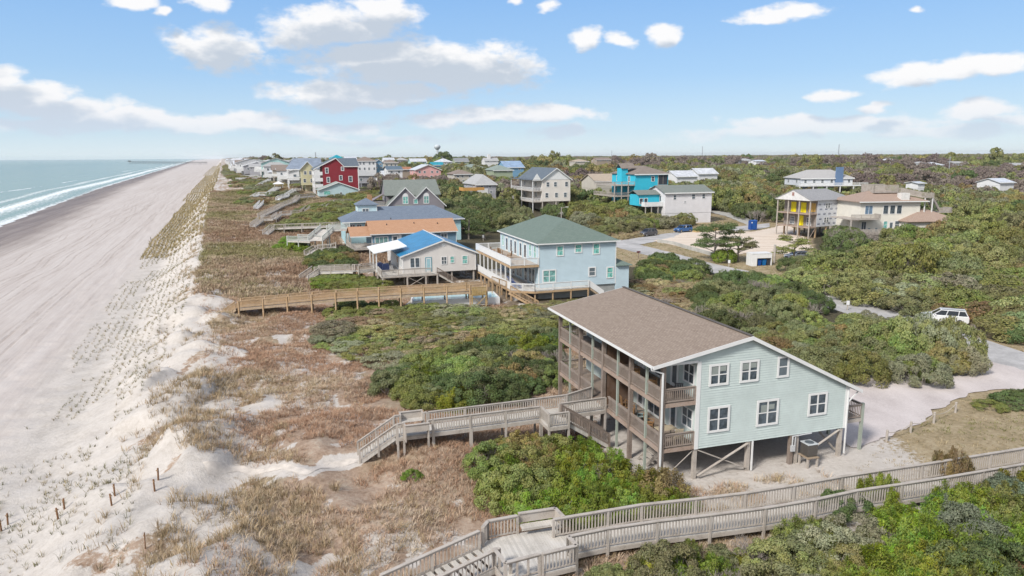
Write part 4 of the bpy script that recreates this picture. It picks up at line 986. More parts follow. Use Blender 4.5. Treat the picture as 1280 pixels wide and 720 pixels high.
m = MB(); m.beam((.3,-1.8,.3),(3.2,-1.8,1.9),.05,.14,(0,1,0)); m.beam((3.2,-1.86,.3),(.3,-1.86,1.9),.05,.14,(0,1,0)); m.build('cross_brace', GREYW, bh)
cn = thing('canopy', 'flat white canopy over the grey deck of the blue roofed house', 'canopy', W2(BL_, BR_, 0, 0, 2.17), BR_)
m = MB(); m.prism([(-4.1,2.2,2.95),(-4.1,11.1,2.95),(1.1,11.1,3.85),(1.1,2.2,3.85)], (0,0,.14)); m.build('roof', paint('bright_white_membrane', (.85,.85,.85), .5, .02), cn)
for u, v in ((-3.7,2.6),(-3.7,10.7),(-3.7,6.6)): m = MB(); m.box(u-.08,u+.08,v-.08,v+.08,0,2.98); m.build('post', WHITE, cn)
for i, (u, v, w) in enumerate([(-2.9,4.6,.9),(-2.2,3.1,1.0)]):
    g = thing('covered_grill', ['dark blue covered grill farther back on the grey deck','dark blue covered grill nearer the camera on the grey deck'][i], 'grill', W2(BL_, BR_, u, v, 2.17), BR_)
    m = MB(); m.prism([(-w/2,-.35,0),(w/2,-.35,0),(w/2+.1,-.35,.9),(w/2-.1,-.3,1.2),(-w/2+.1,-.3,1.2),(-w/2-.1,-.35,.9)], (0,.7,0)); m.build('cover', paint('navy_cover', (.02,.035,.10), .6), g, bevel=.05)
for i, (u, v) in enumerate([(-1.6,1.2),(-2.3,6.8),(-1.2,7.4)]):
    chair(['grey chair at the front of the deck below the white canopy','grey chair under the white canopy beside the far railing','grey chair under the white canopy by the house wall'][i], W2(BL_, BR_, u, v, 2.175), BR_+i*2, paint('grey_chair', (.35,.34,.33), .6), 'deck_chair')
walk('grey boardwalk with stairs leading seaward from the blue roofed house', [P3(380,351,.7), P3(396,340,1.6), P3(436,338.5,1.9), P3(446,339,2.0), P3(470,336,2.1)], 1.7, None, GREYW, GREYD, .95, 2.6)

# ================================================================== orange roofed house
OL, OR_ = (-27.6, 139.6, 0), R(19.1)
SLB = siding('slate_blue_lap_wall', (.16, .27, .36), .2)
oh = thing('beach_house', 'slate blue house with bright orange shingle roof behind the blue metal roof', 'house', OL, OR_)
fp(OL, OR_, -5.5, 18, -1, 9); lgo = local_ground(OL, OR_)
box_wall(oh, 0, 17.2, 0, 8.1, 2.4, 5.08, SLB, ('x', 4.05, 7.2), corner=WHITE)
ORS = shingle('orange_shingles', (.46, .26, .155), (.54, .325, .21), .5, .25, .02)
m = MB(); gable_roof(m, -.4, 17.5, -.5, 8.6, 5.05, 7.35, .14, 'x'); m.build('roof', ORS, oh)
m = MB(); m.box(-.42,17.52,-.54,-.505,4.88,5.05); m.build('fascia', WHITE, oh)
m = MB(); gable_roof(m, -4.2, -.05, -.3, 7.6, 4.75, 6.3, .12, 'x', 3.6); m.build('porch_roof', ORS, oh)
m = MB()
for v in (-.34,): m.box(-4.22,-.1,v,v+.035,4.55,4.74)
m.build('fascia', WHITE, oh)
deck(oh, [(-4.2,-1.2),(4,-1.2),(4,-.02),(-.02,-.02),(-.02,7.6),(-4.2,7.6)], 2.4, GREYD, GREYW)
railing(oh, (-4.1,-1.15,2.4), (4,-1.15,2.4), .95, GREYW, 2.2, sp=.2, bw=.045); railing(oh, (-4.15,-1.15,2.4), (-4.15,7.5,2.4), .95, GREYW, 2.2, sp=.2, bw=.045)
for u, v in ((-4.1,-.2),(-4.1,3.5),(-4.1,7.4)): m = MB(); m.box(u-.07,u+.07,v-.07,v+.07,2.4,4.7); m.build('porch_post', GREYW, oh)
stilts(oh, [(u, v) for u in (-4.1,-1,.2,4.2,8.6,13,17) for v in (0.1,4,7.8)]+[(-4.1,-1.1),(-.5,-1.1),(3.9,-1.1)], lgo, 2.35, BRNW, .25)
window(oh, 'front', 1.9, 3.75, -.005, 2.7, 1.45, 3, 1, gm=GLG, bw=.14); door(oh, 'front', 4.6, 2.4, -.005, 1.3, 2.2, WHITE, False)
for a in (7.6,14.6): window(oh, 'front', a, 3.8, -.005, 1.4, 1.6, 2, 2, bw=.12)
m = MB(); m.box(5.3,5.9,-.06,-.002,2.5,4.8); m.box(7.9,8.0,-.06,-.002,2.5,4.8); m.build('white_panel', WHITE, oh)
for i, (u, v) in enumerate([(3.4,2.4),(5.0,6.6),(9,2.6),(13.8,2.2)]): m = MB(); zz = 5.05+2.3*(min(v+.5,4.5))/4.55; m.tube((u,v,zz-.1),(u,v,zz+.28),.09,n=8); m.build('roof_vent', paint('dark_vent', (.06,.05,.05), .6), oh)

# ================================================================== pale blue house with the long slate roof and turret
TL_, TR_ = tuple(atY(431,300,150)[:2])+(0.,), R(18)
TL_ = (atY(431,278,152).x, 152, 0)
AQ = siding('aqua_lap_wall', (.42,.62,.66), .2); SLT = shingle('slate_blue_shingles', (.16,.20,.26), (.22,.26,.32), .5, .25, .02)
th_ = thing('beach_house', 'pale aqua house with long slate blue hip roof and a small square turret', 'house', TL_, TR_)
fp(TL_, TR_, -1, 26, -1, 12)
box_wall(th_, 0, 25.5, 0, 11, 1.5, 6.2, AQ)
m = MB(); hip_roof(m, -.6, 26.3, -.6, 11.6, 6.35, (5, 5.5), (20.5, 5.5), 9.1, .15); m.build('roof', SLT, th_)
m = MB(); m.box(-.62,26.32,-.65,-.61,6.15,6.35); m.build('fascia', WHITE, th_)
box_wall(th_, 3.2, 7.4, 3.6, 7.8, 6.5, 9.55, paint('pale_aqua_wall', (.55,.72,.77), .6), name='turret', corner=WHITE)
m = MB(); hip_roof(m, 2.8, 7.8, 3.2, 8.2, 9.7, (5.2, 5.7), (5.4, 5.7), 11.0, .12); m.build('turret_roof', SLT, th_)
window(th_, 'front', 4.9, 8.4, 3.595, 1.5, 1.0, 2, 1, bw=.12)
m = MB(); m.box(6.0,7.0,8.3,9.3,7,11.6); m.build('chimney', paint('tan_brick', (.42,.25,.13), .9, .25, 3), th_)
for a in (1.6,3.0,22.5): window(th_, 'front', a, 5.2, -.005, 1.1, 1.2, 2, 1, bw=.1)
window(th_, 'right', 4, 4.6, 25.505, 1.2, 1.3, 2, 2)
# seaward deck of that house on posts
walk('white railed sun deck and ramp on posts seaward of the aqua turret house', [P3(366,300,3.4), P3(394,301,3.5), P3(410,287,5.2), P3(436,286,5.3)], 3.2, None, paint('pale_painted_wood', (.55,.57,.54), .7), GREYD, 1.0, 3.)

# ================================================================== purple grey gabled house
def corner(pxx, pyy, Y): p = atY(pxx, pyy, Y); return p
p0 = corner(484, 255, 178); zB = 2.2
PUL, PUR = (p0.x, 178, 0), R(18)
MAU = siding('mauve_grey_lap_wall', (.27,.25,.27), .2); GRY = shingle('grey_green_shingles', (.20,.225,.205), (.26,.28,.26), .5, .25, .02)
pu = thing('beach_house', 'mauve grey house with twin steep gables and arched windows', 'house', PUL, PUR)
fp(PUL, PUR, -6, 16, -1, 12)
m = MB(); m.prism([(0,0,zB),(14.5,0,zB),(14.5,0,8.0),(9.9,0,12.4),(7.2,0,9.7),(4.6,0,12.4),(0,0,8.0)], (0,4.5,0)); m.build('wall', MAU, pu)
box_wall(pu, .4, 14.1, 4.5, 11, zB, 10, MAU)
m = MB()
for c0, a_, b_ in ((4.6,-.5,7.2),(9.9,7.2,15.0)):
    za = 12.55-(c0-a_)*.957 if a_ < 0 else 9.85; zb2 = 12.55-(b_-c0)*.957 if b_ > 14 else 9.85
    m.prism([(a_,-.35,za),(c0,-.35,12.55),(c0,-.35,12.4),(a_,-.35,za-.15)], (0,6.5,0)); m.prism([(b_,-.35,zb2),(c0,-.35,12.55),(c0,-.35,12.4),(b_,-.35,zb2-.15)], (0,6.5,0))
m.build('roof', GRY, pu)
m = MB()
for c0, a_, b_ in ((4.6,-.5,7.2),(9.9,7.2,15.0)):
    za = 12.55-(c0-a_)*.957 if a_ < 0 else 9.85; zb2 = 12.55-(b_-c0)*.957 if b_ > 14 else 9.85
    m.prism([(a_,-.39,za),(c0,-.39,12.55),(c0,-.39,12.25),(a_,-.39,za-.3)], (0,.035,0)); m.prism([(b_,-.39,zb2),(c0,-.39,12.55),(c0,-.39,12.25),(b_,-.39,zb2-.3)], (0,.035,0))
m.build('rake_board', WHITE, pu)
m = MB(); m.prism([(-.3,2.2,10.3),(14.2,2.2,10.3),(14.0,7.5,14.0),(.2,7.5,14.0)], (0,0,.15)); m.prism([(-.3,12.5,10.3),(14.2,12.5,10.3),(14.0,7.5,14.0),(.2,7.5,14.0)], (0,0,.15)); m.build('roof', GRY, pu)
m = MB(); m.prism([(.3,2.9,10.3),(.3,12,10.3),(.3,7.5,13.9)], (.15,0,0)); m.prism([(13.9,2.9,10.3),(13.9,12,10.3),(13.9,7.5,13.9)], (.15,0,0)); m.build('wall', MAU, pu)
for a in (4.6,9.9):
    window(pu, 'front', a, 9.3, -.005, 1.45, 2.0, 2, 2, gm=GLG, bw=.16)
    m = MB(); pts = [(a+.72*math.cos(k*math.pi/8), -.06, 10.3+.72*math.sin(k*math.pi/8)) for k in range(9)]; m.prism(pts, (0,.055,0)); m.build('arch_trim', WHITE, pu)
window(pu, 'front', 7.2, 8.9, -.005, 1.1, 1.3, 1, 1, gm=GLG, bw=.14)
for a in (6.6,9.2,11.8): window(pu, 'front', a, 6.0, -.005, 1.5, 1.4, 2, 1, gm=GLG, bw=.14)
m = MB(); m.prism([(1.4,-1.6,6.9),(6.9,-1.6,6.9),(6.2,-.02,8.0),(2.1,-.02,8.0)], (0,0,.14)); m.build('porch_roof', GRY, pu)
m = MB(); m.box(1.6,6.7,-1.4,-.02,zB,6.85); m.build('wall', MAU, pu); window(pu, 'front', 3.2, 6.0, -1.405, 2.6, 1.0, 3, 1, gm=GLG, bw=.12)
deck(pu, [(-4.5,0),(-.02,0),(-.02,9),(-4.5,9)], 7.9, GREYD, WHITE)
railing(pu, (-4.45,.05,7.9), (-4.45,8.9,7.9), .95, GREYW, 2.2, sp=.25); railing(pu, (-4.45,.05,7.9), (-.1,.05,7.9), .95, GREYW, 2.2, sp=.25)
for u, v in ((-4.4,.1),(-2.5,.1),(-.5,.1),(-4.4,4.5),(-4.4,8.9)): m = MB(); m.box(u-.1,u+.1,v-.1,v+.1,1.5,7.65); m.build('porch_post', WHITE, pu)
m = MB(); m.prism([(-3.2,3,8.9),(0,3,8.9),(0,8,8.9),(-3.2,8,8.9)], (0,0,.1)); m.prism([(-3.3,2.9,9.0),(-.2,4.5,10.6),(-.2,6.5,10.6),(-3.3,8.1,9.0)], (0,0,.12)); m.build('porch_roof', paint('mauve_roof', (.25,.22,.24), .9), pu)
box_wall(pu, -2.0, 0, 4, 7.5, 7.9, 9.0, WHITE, name='dormer')

# ================================================================== generic house for the town behind
def rgb(*c): return tuple(c)
WC = {}
def wallmat(n, c): return siding('wall_'+n, c, .25, .06)
def roofmat(n, c, met=False):
    return metalroof('roof_'+n, c, .6, 0) if met else shingle('roof_'+n, tuple(x*.9 for x in c), tuple(min(1, x*1.15) for x in c), .6, .3, .02)
def town_house(label, xl, xr, yb, ye, yr, Y, wall, roof, kind='hip', dep=10., th=19, rows=2, nwin=3, base=None, deckw=0, gm=None, name='beach_house', group='houses of the town behind the dunes', stilt=True, ov=.5, trim=True, left=True):
    """xl..xr: pixel span of the front wall; yb, ye, yr: pixel rows of floor, eave and ridge; Y: distance"""
    rz = R(th); a = atY(xl, yb, Y); zb = a.z; ze = atY(xl, ye, Y).z
    lo, hi = .5, 200.
    for _ in range(40):
        w = (lo+hi)/2
        if projx(a.x+math.cos(rz)*w, a.y+math.sin(rz)*w, ze)[0] < xr: lo = w
        else: hi = w
    w = lo; gz = Gs(a.x, a.y)
    zr = atY((xl+xr)/2, yr, Y+(w/2*math.sin(rz))+(dep*.5 if kind != 'gy' else 0)).z
    zr = max(zr, ze+.5)
    base_z = min(gz, zb)
    h = thing(name, label, 'house', (a.x, a.y, base_z), rz, group)
    fp((a.x, a.y, 0), rz, -2, w+2, -2-(18 if nwin and Y > 240 else 0), dep+2)
    b0, e0, r0 = zb-base_z, ze-base_z, zr-base_z
    if kind == 'gy': box_wall(h, 0, w, 0, dep, b0, e0, wall, ('y', w/2, r0-.1))
    elif kind == 'gx': box_wall(h, 0, w, 0, dep, b0, e0, wall, ('x', dep/2, r0-.1))
    else: box_wall(h, 0, w, 0, dep, b0, e0, wall)
    m = MB()
    if kind == 'hip': k = min(w, dep)*.42; hip_roof(m, -ov, w+ov, -ov, dep+ov, e0+.12, (k, dep/2) if w > dep else (w/2, k), (w-k, dep/2) if w > dep else (w/2, dep-k), r0, .15)
    elif kind == 'gx': gable_roof(m, -ov, w+ov, -ov, dep+ov, e0+.0, r0, .15, 'x')
    elif kind == 'gy': gable_roof(m, -ov, w+ov, -ov, dep+ov, e0+.0, r0, .15, 'y')
    rf = m.build('roof', roof, h)
    if trim and kind == 'gy':
        m = MB()
        for s_ in (-ov, w+ov): m.prism([(s_,-ov-.05,e0-.02),(w/2,-ov-.05,r0-.0),(w/2,-ov-.05,r0-.3),(s_,-ov-.05,e0-.3)], (0,.045,0))
        m.build('rake_board', WHITE, h)
    elif trim:
        m = MB(); m.box(-ov,w+ov,-ov-.04,-ov-.003,e0-.2,e0+.1); m.build('fascia', WHITE, h)
    ph = (e0-b0)/max(1, rows)
    for r_ in range(rows):
        zc = b0+ph*(r_+.58)
        for k in range(nwin): window(h, 'front', w*(k+.5)/nwin+.4*math.sin(k*3+r_), zc, -.01, 1.1, min(1.5, ph*.5), 1, 2, bw=.12, gm=gm)
        if left:
            for k in range(2): window(h, 'left', dep*(k+.5)/2, zc, -.01, 1.3, min(1.6, ph*.55), 2, 1, bw=.12, gm=gm)
    if b0 > .7:
        if stilt:
            for u in np.linspace(.2, w-.2, max(2, int(w/4)+1)):
                for v in (.2, dep-.2): m = MB(); m.box(u-.15,u+.15,v-.15,v+.15,-.5,b0); m.build('stilt', GREYW, h)
            m = MB(); m.box(w*.3, w*.7, 2, dep-1, -.5, b0); m.build('lower_room', wall, h)
        else:
            m = MB(); m.box(.05,w-.05,.05,dep-.05,-1,b0-.01); m.build('foundation', wall, h)
    if deckw:
        for r_ in range(rows):
            z0 = b0+ph*r_; m = MB(); m.box(-deckw,-.02,0,dep,z0-.2,z0); m.build('deck', GREYW, h)
            m = MB(); m.box(-deckw,-deckw+.08,0,dep,z0+.85,z0+.95); m.box(-deckw,0,-.0,.08,z0+.85,z0+.95)
            for k in range(int(dep/.5)): m.box(-deckw+.01,-deckw+.07,k*.5,k*.5+.1,z0,z0+.85)
            for k in range(int(deckw/.5)): m.box(-deckw+k*.5,-deckw+k*.5+.1,.01,.07,z0,z0+.85)
            m.build('railing', WHITE, h)
        for v in (.1, dep/2, dep-.1): m = MB(); m.box(-deckw,-deckw+.2,v-.1,v+.1,-.5,e0); m.build('deck_post', WHITE, h)
        m = MB(); m.box(-deckw-.4,-.0,-.3,dep+.3,e0-.05,e0+.1); m.build('porch_roof', roof, h)
    return h, w, b0, e0, r0
def PG(x, y, dz=0.): p = atg(x, y, dz); return (p.x, p.y, p.z)
# ---- cream three-level house
cw = siding('cream_lap_wall', (.76,.71,.65), .25); slate = shingle('slate_shingles', (.12,.15,.18), (.17,.20,.24), .6, .3, .02)
h, w, b0, e0, r0 = town_house('tall cream house with slate roof and stacked porches facing the sea', 677.5, 713, 252, 225, 209.8, 215, cw, slate, 'gy', 21, 18, 2, 3, deckw=3.0, group=None)
m = MB(); m.prism([(-.2,-.06,e0+.1),(w+.2,-.06,e0+.1),(w/2,-.06,r0-.3)], (0,.04,0)); m.build('pediment', WHITE, h)
m = MB(); m.prism([(-3.2,-.3,e0-.2),(-.2,-.3,e0-.2),(-1.7,-.3,e0+1.9)], (0,.1,0)); m.build('pediment', WHITE, h)
stairs(h, (-3.2,17,b0), (-7.5,15,.3), 1.8, paint('pale_painted_wood2', (.55,.57,.57), .6), 14)
# ---- turquoise house
tq = siding('turquoise_lap_wall', (.045,.50,.66), .2); tau = shingle('taupe_brown_shingles', (.23,.19,.165), (.29,.25,.22), .6, .3, .02)
h, w, b0, e0, r0 = town_house('vivid turquoise two storey house with brown roof and weathered decks', 793.5, 835.5, 246, 218, 207, 205, tq, tau, 'hip', 15, 18, 2, 1, group=None, stilt=False, left=True)
m = MB(); 
for z0 in (b0+.3, (b0+e0)/2+.2):
    m = MB(); m.box(-6.5,-.02,0,14,z0-.2,z0); m.build('deck', GREYW, h)
    railing(h, (-6.45,.05,z0), (-.1,.05,z0), .95, GREYW, 2.2, sp=.3); railing(h, (-6.45,.05,z0), (-6.45,14,z0), .95, GREYW, 2.5, sp=.3)
for u in (-6.4,-4.2,-2.1): m = MB(); m.box(u-.12,u+.12,0,.2,-.5,(b0+e0)/2+1); m.build('deck_post', GREYW, h)
m = MB(); m.box(-1.8,.2,5,8,b0,r0-.6); m.build('turret', tq, h); m = MB(); gable_roof(m, -2.2, 2.5, 4.6, 8.4, r0-.6, r0+.8, .15, 'x'); m.build('turret_roof', tau, h)
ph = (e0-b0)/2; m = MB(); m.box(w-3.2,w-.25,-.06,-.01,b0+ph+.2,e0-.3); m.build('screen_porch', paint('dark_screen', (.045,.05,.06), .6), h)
m = MB(); m.box(w-3.4,w-.05,-.1,-.02,b0+ph-.1,b0+ph+.12); m.box(w-3.4,w-3.2,-.1,-.02,b0+ph+.12,e0-.1); m.box(w-1.75,w-1.68,-.1,-.065,b0+ph+.2,e0-.3); m.build('porch_frame', GREYW, h)
# ---- low off-white house
lw = siding('pale_grey_lap_wall', (.74,.72,.73), .2)
h, w, b0, e0, r0 = town_house('low off white house with grey green gable roof beside the turquoise house', 831, 890, 267, 241.5, 231, 192, lw, GRY, 'gx', 10, 18, 1, 0, group=None, left=False, stilt=False)
for a, zz, ww, hh in ((w*.2,.78,.95,1.3),(w*.6,.8,1.1,1.4),(w*.82,.8,1.0,1.3),(w*.42,.55,.5,.7)): window(h, 'front', a, b0+(e0-b0)*zz, -.01, ww, hh, 1, 2, bw=.1)
for v in (2.5,4.2,6.2): window(h, 'left', v, b0+(e0-b0)*.72, -.01, .9, 1.7, 1, 1, bw=.1)
m = MB(); m.box(-5.5,-.02,1,8,b0+1.9,b0+2.1); m.build('deck', WHITE, h); m = MB(); m.box(-5.5,-5.4,1,8,b0+2.1,b0+3.1); m.box(-5.5,-.1,1,1.1,b0+2.1,b0+3.1); m.build('railing', WHITE, h)
for u in (-5.3,-3.5,-1.5): m = MB(); m.box(u,u+.18,1.1,1.3,-1,b0+1.9); m.build('deck_post', GREYW, h)
m = MB(); m.box(-6.5,-.1,3,8,b0+2.1,e0-.4); m.build('side_room', tq, h); m = MB(); m.prism([(-6.9,2.6,e0-.5),(0,2.6,e0-.5),(0,5.5,e0+.6),(-6.9,5.5,e0+.6)], (0,0,.12)); m.prism([(-6.9,8.4,e0-.5),(0,8.4,e0-.5),(0,5.5,e0+.6),(-6.9,5.5,e0+.6)], (0,0,.12)); m.build('side_roof', GRY, h)
for a in (-5.6,-4.2): window(h, 'front', a, b0+3.3, 2.995, 1.1, 1.6, 1, 1, bw=.1)
# ---- house under construction
CY = 163.; cc = atY(1010.4, 296, CY); CRZ = R(27); gz = min(Gs(cc.x, cc.y), cc.z)
uc = thing('unfinished_house', 'unfinished house in printed white wrap with yellow doors and open porches', 'house', (cc.x, CY, gz), CRZ)
def solve_v(pxx, z, rz, o):
    lo, hi = 0, 60
    for _ in range(40):
        v = (lo+hi)/2
        if projx(o[0]-math.sin(rz)*v, o[1]+math.cos(rz)*v, z)[0] > pxx: lo = v
        else: hi = v
    return lo
def solve_u(pxx, z, rz, o):
    lo, hi = 0, 80
    for _ in range(40):
        v = (lo+hi)/2
        if projx(o[0]+math.cos(rz)*v, o[1]+math.sin(rz)*v, z)[0] < pxx: lo = v
        else: hi = v
    return lo
f1, f2, ez = (atY(1010.4, y, CY).z-gz for y in (284.3, 267.5, 251.3)); az_ = atY(990, 237.5, CY+5).z-gz
VL = min(12.5, solve_v(971, cc.z+5, CRZ, (cc.x, CY))); UL = 13.5
fp((cc.x, CY, 0), CRZ, -1, UL+1, -1, VL+1)
WRAP = paint('white_house_wrap', (.66,.68,.72), .5, .05); SHEA = paint('grey_sheathing', (.30,.26,.23), .8, .15)
m = MB(); m.box(2.4, UL, .05, VL-.05, f1, ez); m.build('wrapped_wall', WRAP, uc)
m = MB(); m.box(2.34, 2.395, .1, VL-.1, f1, ez-.05); m.build('sheathing', SHEA, uc)
m = MB(); NAVY = paint('navy_print', (.03,.05,.13), .6)
for r_ in range(5):
    for k in range(6):
        u = 3.1+k*1.75+(r_ % 2)*.5; z = f1+.55+r_*1.12
        if u > UL-.6: continue
        m.box(u-.38,u+.38,.03,.045,z-.05,z+.07)
        for q_ in range(5):
            a0, a1 = math.pi*q_/5, math.pi*(q_+1)/5
            m.beam((u+.33*math.cos(a0),.037,z+.12+.2*math.sin(a0)),(u+.33*math.cos(a1),.037,z+.12+.2*math.sin(a1)),.012,.09,(0,1,0))
m.build('printed_mark', NAVY, uc)
m = MB()
m.prism([(-.4,-.5,ez),(UL+.6,-.5,ez),(UL-3,VL/2,az_),(-.4,VL/2,az_)], (0,0,.13)); m.prism([(-.4,VL+.5,ez),(UL+.6,VL+.5,ez),(UL-3,VL/2,az_),(-.4,VL/2,az_)], (0,0,.13)); m.prism([(UL+.6,-.5,ez),(UL+.6,VL+.5,ez),(UL-3,VL/2,az_)], (0,0,.13)); m.build('roof', shingle('light_grey_shingles', (.30,.30,.31), (.37,.37,.38), .6, .3, .02), uc)
m = MB(); m.prism([(-.3,-.4,ez),(-.3,VL+.4,ez),(-.3,VL/2,az_-.02)], (.12,0,0)); m.build('gable', paint('white_gable_panel', (.68,.67,.66), .6), uc)
m = MB(); m.box(-.36,-.31,VL/2-.3,VL/2+.3,ez+1.0,ez+1.8); m.build('gable_vent', paint('pinkish_vent', (.35,.2,.17), .7), uc)
for z in (f1, f2): m = MB(); m.box(0,2.4,0,VL,z-.25,z); m.build('porch_floor', LEDG, uc)
for v in (.1, VL*.33, VL*.66, VL-.1): m = MB(); m.box(-.02,.22,v-.11,v+.11,-.4,ez); m.build('porch_post', GREYW, uc)
YEL = paint('bright_yellow_panel', (.95,.78,.01), .5); ORP = paint('orange_panel', (.62,.38,.10), .6)
for v, z, mt in ((VL*.22,f1,WHITE),(VL*.46,f1,YEL),(VL*.72,f1,WHITE),(VL*.4,f2,YEL),(VL*.7,f2,YEL)):
    if mt is WHITE: window(uc, 'left', v, z+1.1, 2.335, 1.3, 1.9, 3, 3, bw=.1)
    else: m = MB(); m.box(2.28,2.335,v-.75,v+.75,z,z+2.35); m.build('door_panel', mt, uc)
m = MB(); m.box(2.28,2.335,VL*.05,VL*.25,f2+.3,f2+2.3); m.build('door_panel', ORP, uc)
for u, z in ((5.4,f2+1.7),(6.2,f2+1.7),(5.2,f1+1.5),(6.0,f1+1.5)): window(uc, 'front', u, z, .045, .75, 1.2, 1, 2, bw=.1)
for u in (2.5,6,9.5,13):
    for v in (.3,VL/2,VL-.3): m = MB(); m.box(u-.15,u+.15,v-.15,v+.15,-.5,f1); m.build('stilt', TANW if u < 9 else BRNW, uc)
m = MB(); m.beam((.5,.1,.2),(2.3,.1,f1-.2),.05,.18,(0,1,0)); m.build('cross_brace', BRNW, uc)
# ---- white house with blue chimney
wl_ = siding('white_lap_wall', (.66,.68,.71), .2)
h, w, b0, e0, r0 = town_house('white house with pale roof and tall blue chimney above the unfinished house', 1001, 1066, 232, 223.3, 212, 252, wl_, shingle('pale_grey_shingles', (.42,.41,.40), (.48,.47,.46), .6, .3, .02), 'hip', 12, 6, 1, 6, group=None)
m = MB(); u = w*.72; m.box(u-1.3,u+1.3,-.7,-.05,b0-.5,r0+1.0); m.build('chimney', siding('blue_chimney', (.14,.22,.36), .4), h)
m = MB(); m.box(-2,w+4,-3,-.02,b0-.2,b0); m.build('deck', WHITE, h); railing(h, (-2,-2.95,b0), (w+4,-2.95,b0), 1.0, WHITE, 3, sp=.3, bw=.08)
for u in np.linspace(-1.8, w+3.8, 6): m = MB(); m.box(u-.15,u+.15,-2.9,-2.6,-.5,b0); m.build('deck_post', WHITE, h)
# ---- beige house with the rooftop deck
BE = siding('cream_beige_wall', (.76,.73,.65), .2); PKS = shingle('pinkish_tan_shingles', (.37,.27,.22), (.43,.33,.27), .5, .25, .02)
BY = 158.; bc = atY(1073, 291, BY); BRZ2 = R(6); o2 = (bc.x, BY); gz = min(Gs(bc.x, BY), bc.z)-1
be = thing('beach_house', 'cream house with pinkish roof, rooftop timber deck and long outside stair', 'house', (bc.x, BY, gz), BRZ2)
Zl = lambda x, y, d=0: atY(x, y, BY+d).z-gz
zf1, zf2, zee = Zl(1073,291), Zl(1073,272.5), Zl(1073,252.5); UW = solve_u(1151, zee+gz, BRZ2, o2); U1 = solve_u(1127, zee+gz, BRZ2, o2)
fp((bc.x, BY, 0), BRZ2, -4, 24, -4, 11)
box_wall(be, 0, UW, 0, 10, 0, zee, BE, corner=None)
zt = Zl(1120,240,4); zk = Zl(1120,231,4)
m = MB(); hip_roof(m, -.8, UW+1.5, -.8, 10.8, zee+.1, (5.0,5), (UW-4.5,5), zt+.3, .15); m.build('roof', PKS, be)
m = MB(); m.box(-.82,UW+1.52,-.86,-.81,zee-.12,zee+.1); m.build('fascia', WHITE, be)
m = MB(); m.box(4.8,UW-3.6,3,8,zt-.15,zt+.02); m.build('roof_deck', GREYW, be)
for a_, b_ in (((4.8,3),(UW-3.6,3)),((4.8,3),(4.8,8)),((4.8,8),(UW-3.6,8))): railing(be, (*a_,zt), (*b_,zt), zk-zt, GREYW, 2.2, sp=.16, bw=.07)
m = MB(); m.box(U1-.2,U1+1.7,-.2,1.4,zee,zt-.1); m.build('chimney', paint('white_chimney', (.75,.73,.70), .7), be)
l1 = (UW+1.2, 1.0, zee+.9); stairs(be, (UW-3.6,2.6,zt), l1, 1.4, GREYW); 
for o_ in (-.7,.7): railing(be, (UW-3.6,2.6+o_,zt), (l1[0],l1[1]+o_,l1[2]), 1.0, GREYW, 2, sp=.16, bw=.07)
m = MB(); m.box(UW+.8,UW+3.0,-.2,2.2,zee+.75,zee+.9); m.build('landing', GREYW, be); railing(be, (UW+.9,-.15,zee+.9), (UW+2.9,-.15,zee+.9), .95, GREYW, 2, sp=.16, bw=.07)
for u in (UW+1,UW+2.8): m = MB(); m.box(u-.1,u+.1,-.1,.1,0,zee+.8); m.build('deck_post', WHITE, be)
l2 = (UW+6.6, 3.4, zf2+.9); stairs(be, (UW+2.8,1.4,zee+.9), l2, 1.4, GREYW); railing(be, (UW+2.8,.7,zee+.9), (l2[0],l2[1]-.7,l2[2]), 1.0, GREYW, 2, sp=.16, bw=.07)
m = MB(); m.box(UW+6.3,UW+9.5,2.2,5,zf2+.7,zf2+.9); m.build('landing', GREYW, be); railing(be, (UW+6.4,2.25,zf2+.9), (UW+9.4,2.25,zf2+.9), .95, GREYW, 2, sp=.16, bw=.07); railing(be, (UW+9.4,2.25,zf2+.9), (UW+9.4,5,zf2+.9), .95, GREYW, 2, sp=.16, bw=.07)
wg0, wg1 = solve_u(1123, zf2+gz, BRZ2, o2), solve_u(1190, zf2+gz, BRZ2, o2)
box_wall(be, wg0+.5, wg1-.8, -2.5, 8, 0, Zl(1123,277.5,-2), BE)
m = MB(); ze2 = Zl(1123,277,-2); hip_roof(m, wg0, wg1, -3.2, 8.6, ze2, ((wg0+wg1)/2-.5,1.2), ((wg0+wg1)/2+.5,1.2), Zl(1145,261,2), .15); m.build('roof', PKS, be)
for a, ww in ((2.3,1.9),(6.3,1.3),(7.9,1.3),(9.5,1.3)): window(be, 'front', a-.3, zf2+1.75, -.01, ww, 2.0, 2 if ww > 1.5 else 1, 1, bw=.1, gm=GLB if ww > 1.5 else None)
for a, ww in ((6.2,1.0),(9.0,1.2)): window(be, 'front', a, zf1+1.7, -.01, ww, 1.7, 1, 2, bw=.1, gm=GLG if ww < 1.1 else None)
door(be, 'front', 7.6, zf1+.1, -.01, 1.1, 2.3, WHITE); window(be, 'front', 1.1, zf1+1.5, -.01, 1.2, 2, 2, 1, bw=.1)
du0, du1 = -3.4, solve_u(1113, zf1+gz, BRZ2, o2)
m = MB(); m.box(du0,du1,-2.4,-.02,zf1-.2,zf1); m.box(du0,-.02,-.02,6,zf1-.2,zf1); m.build('deck', GREYW, be)
railing(be, (du0,-2.35,zf1), (du1,-2.35,zf1), 1.0, GREYW, 2.2, sp=.18, bw=.07); railing(be, (du0,-2.35,zf1), (du0,6,zf1), 1.0, GREYW, 2.2, sp=.18, bw=.07)
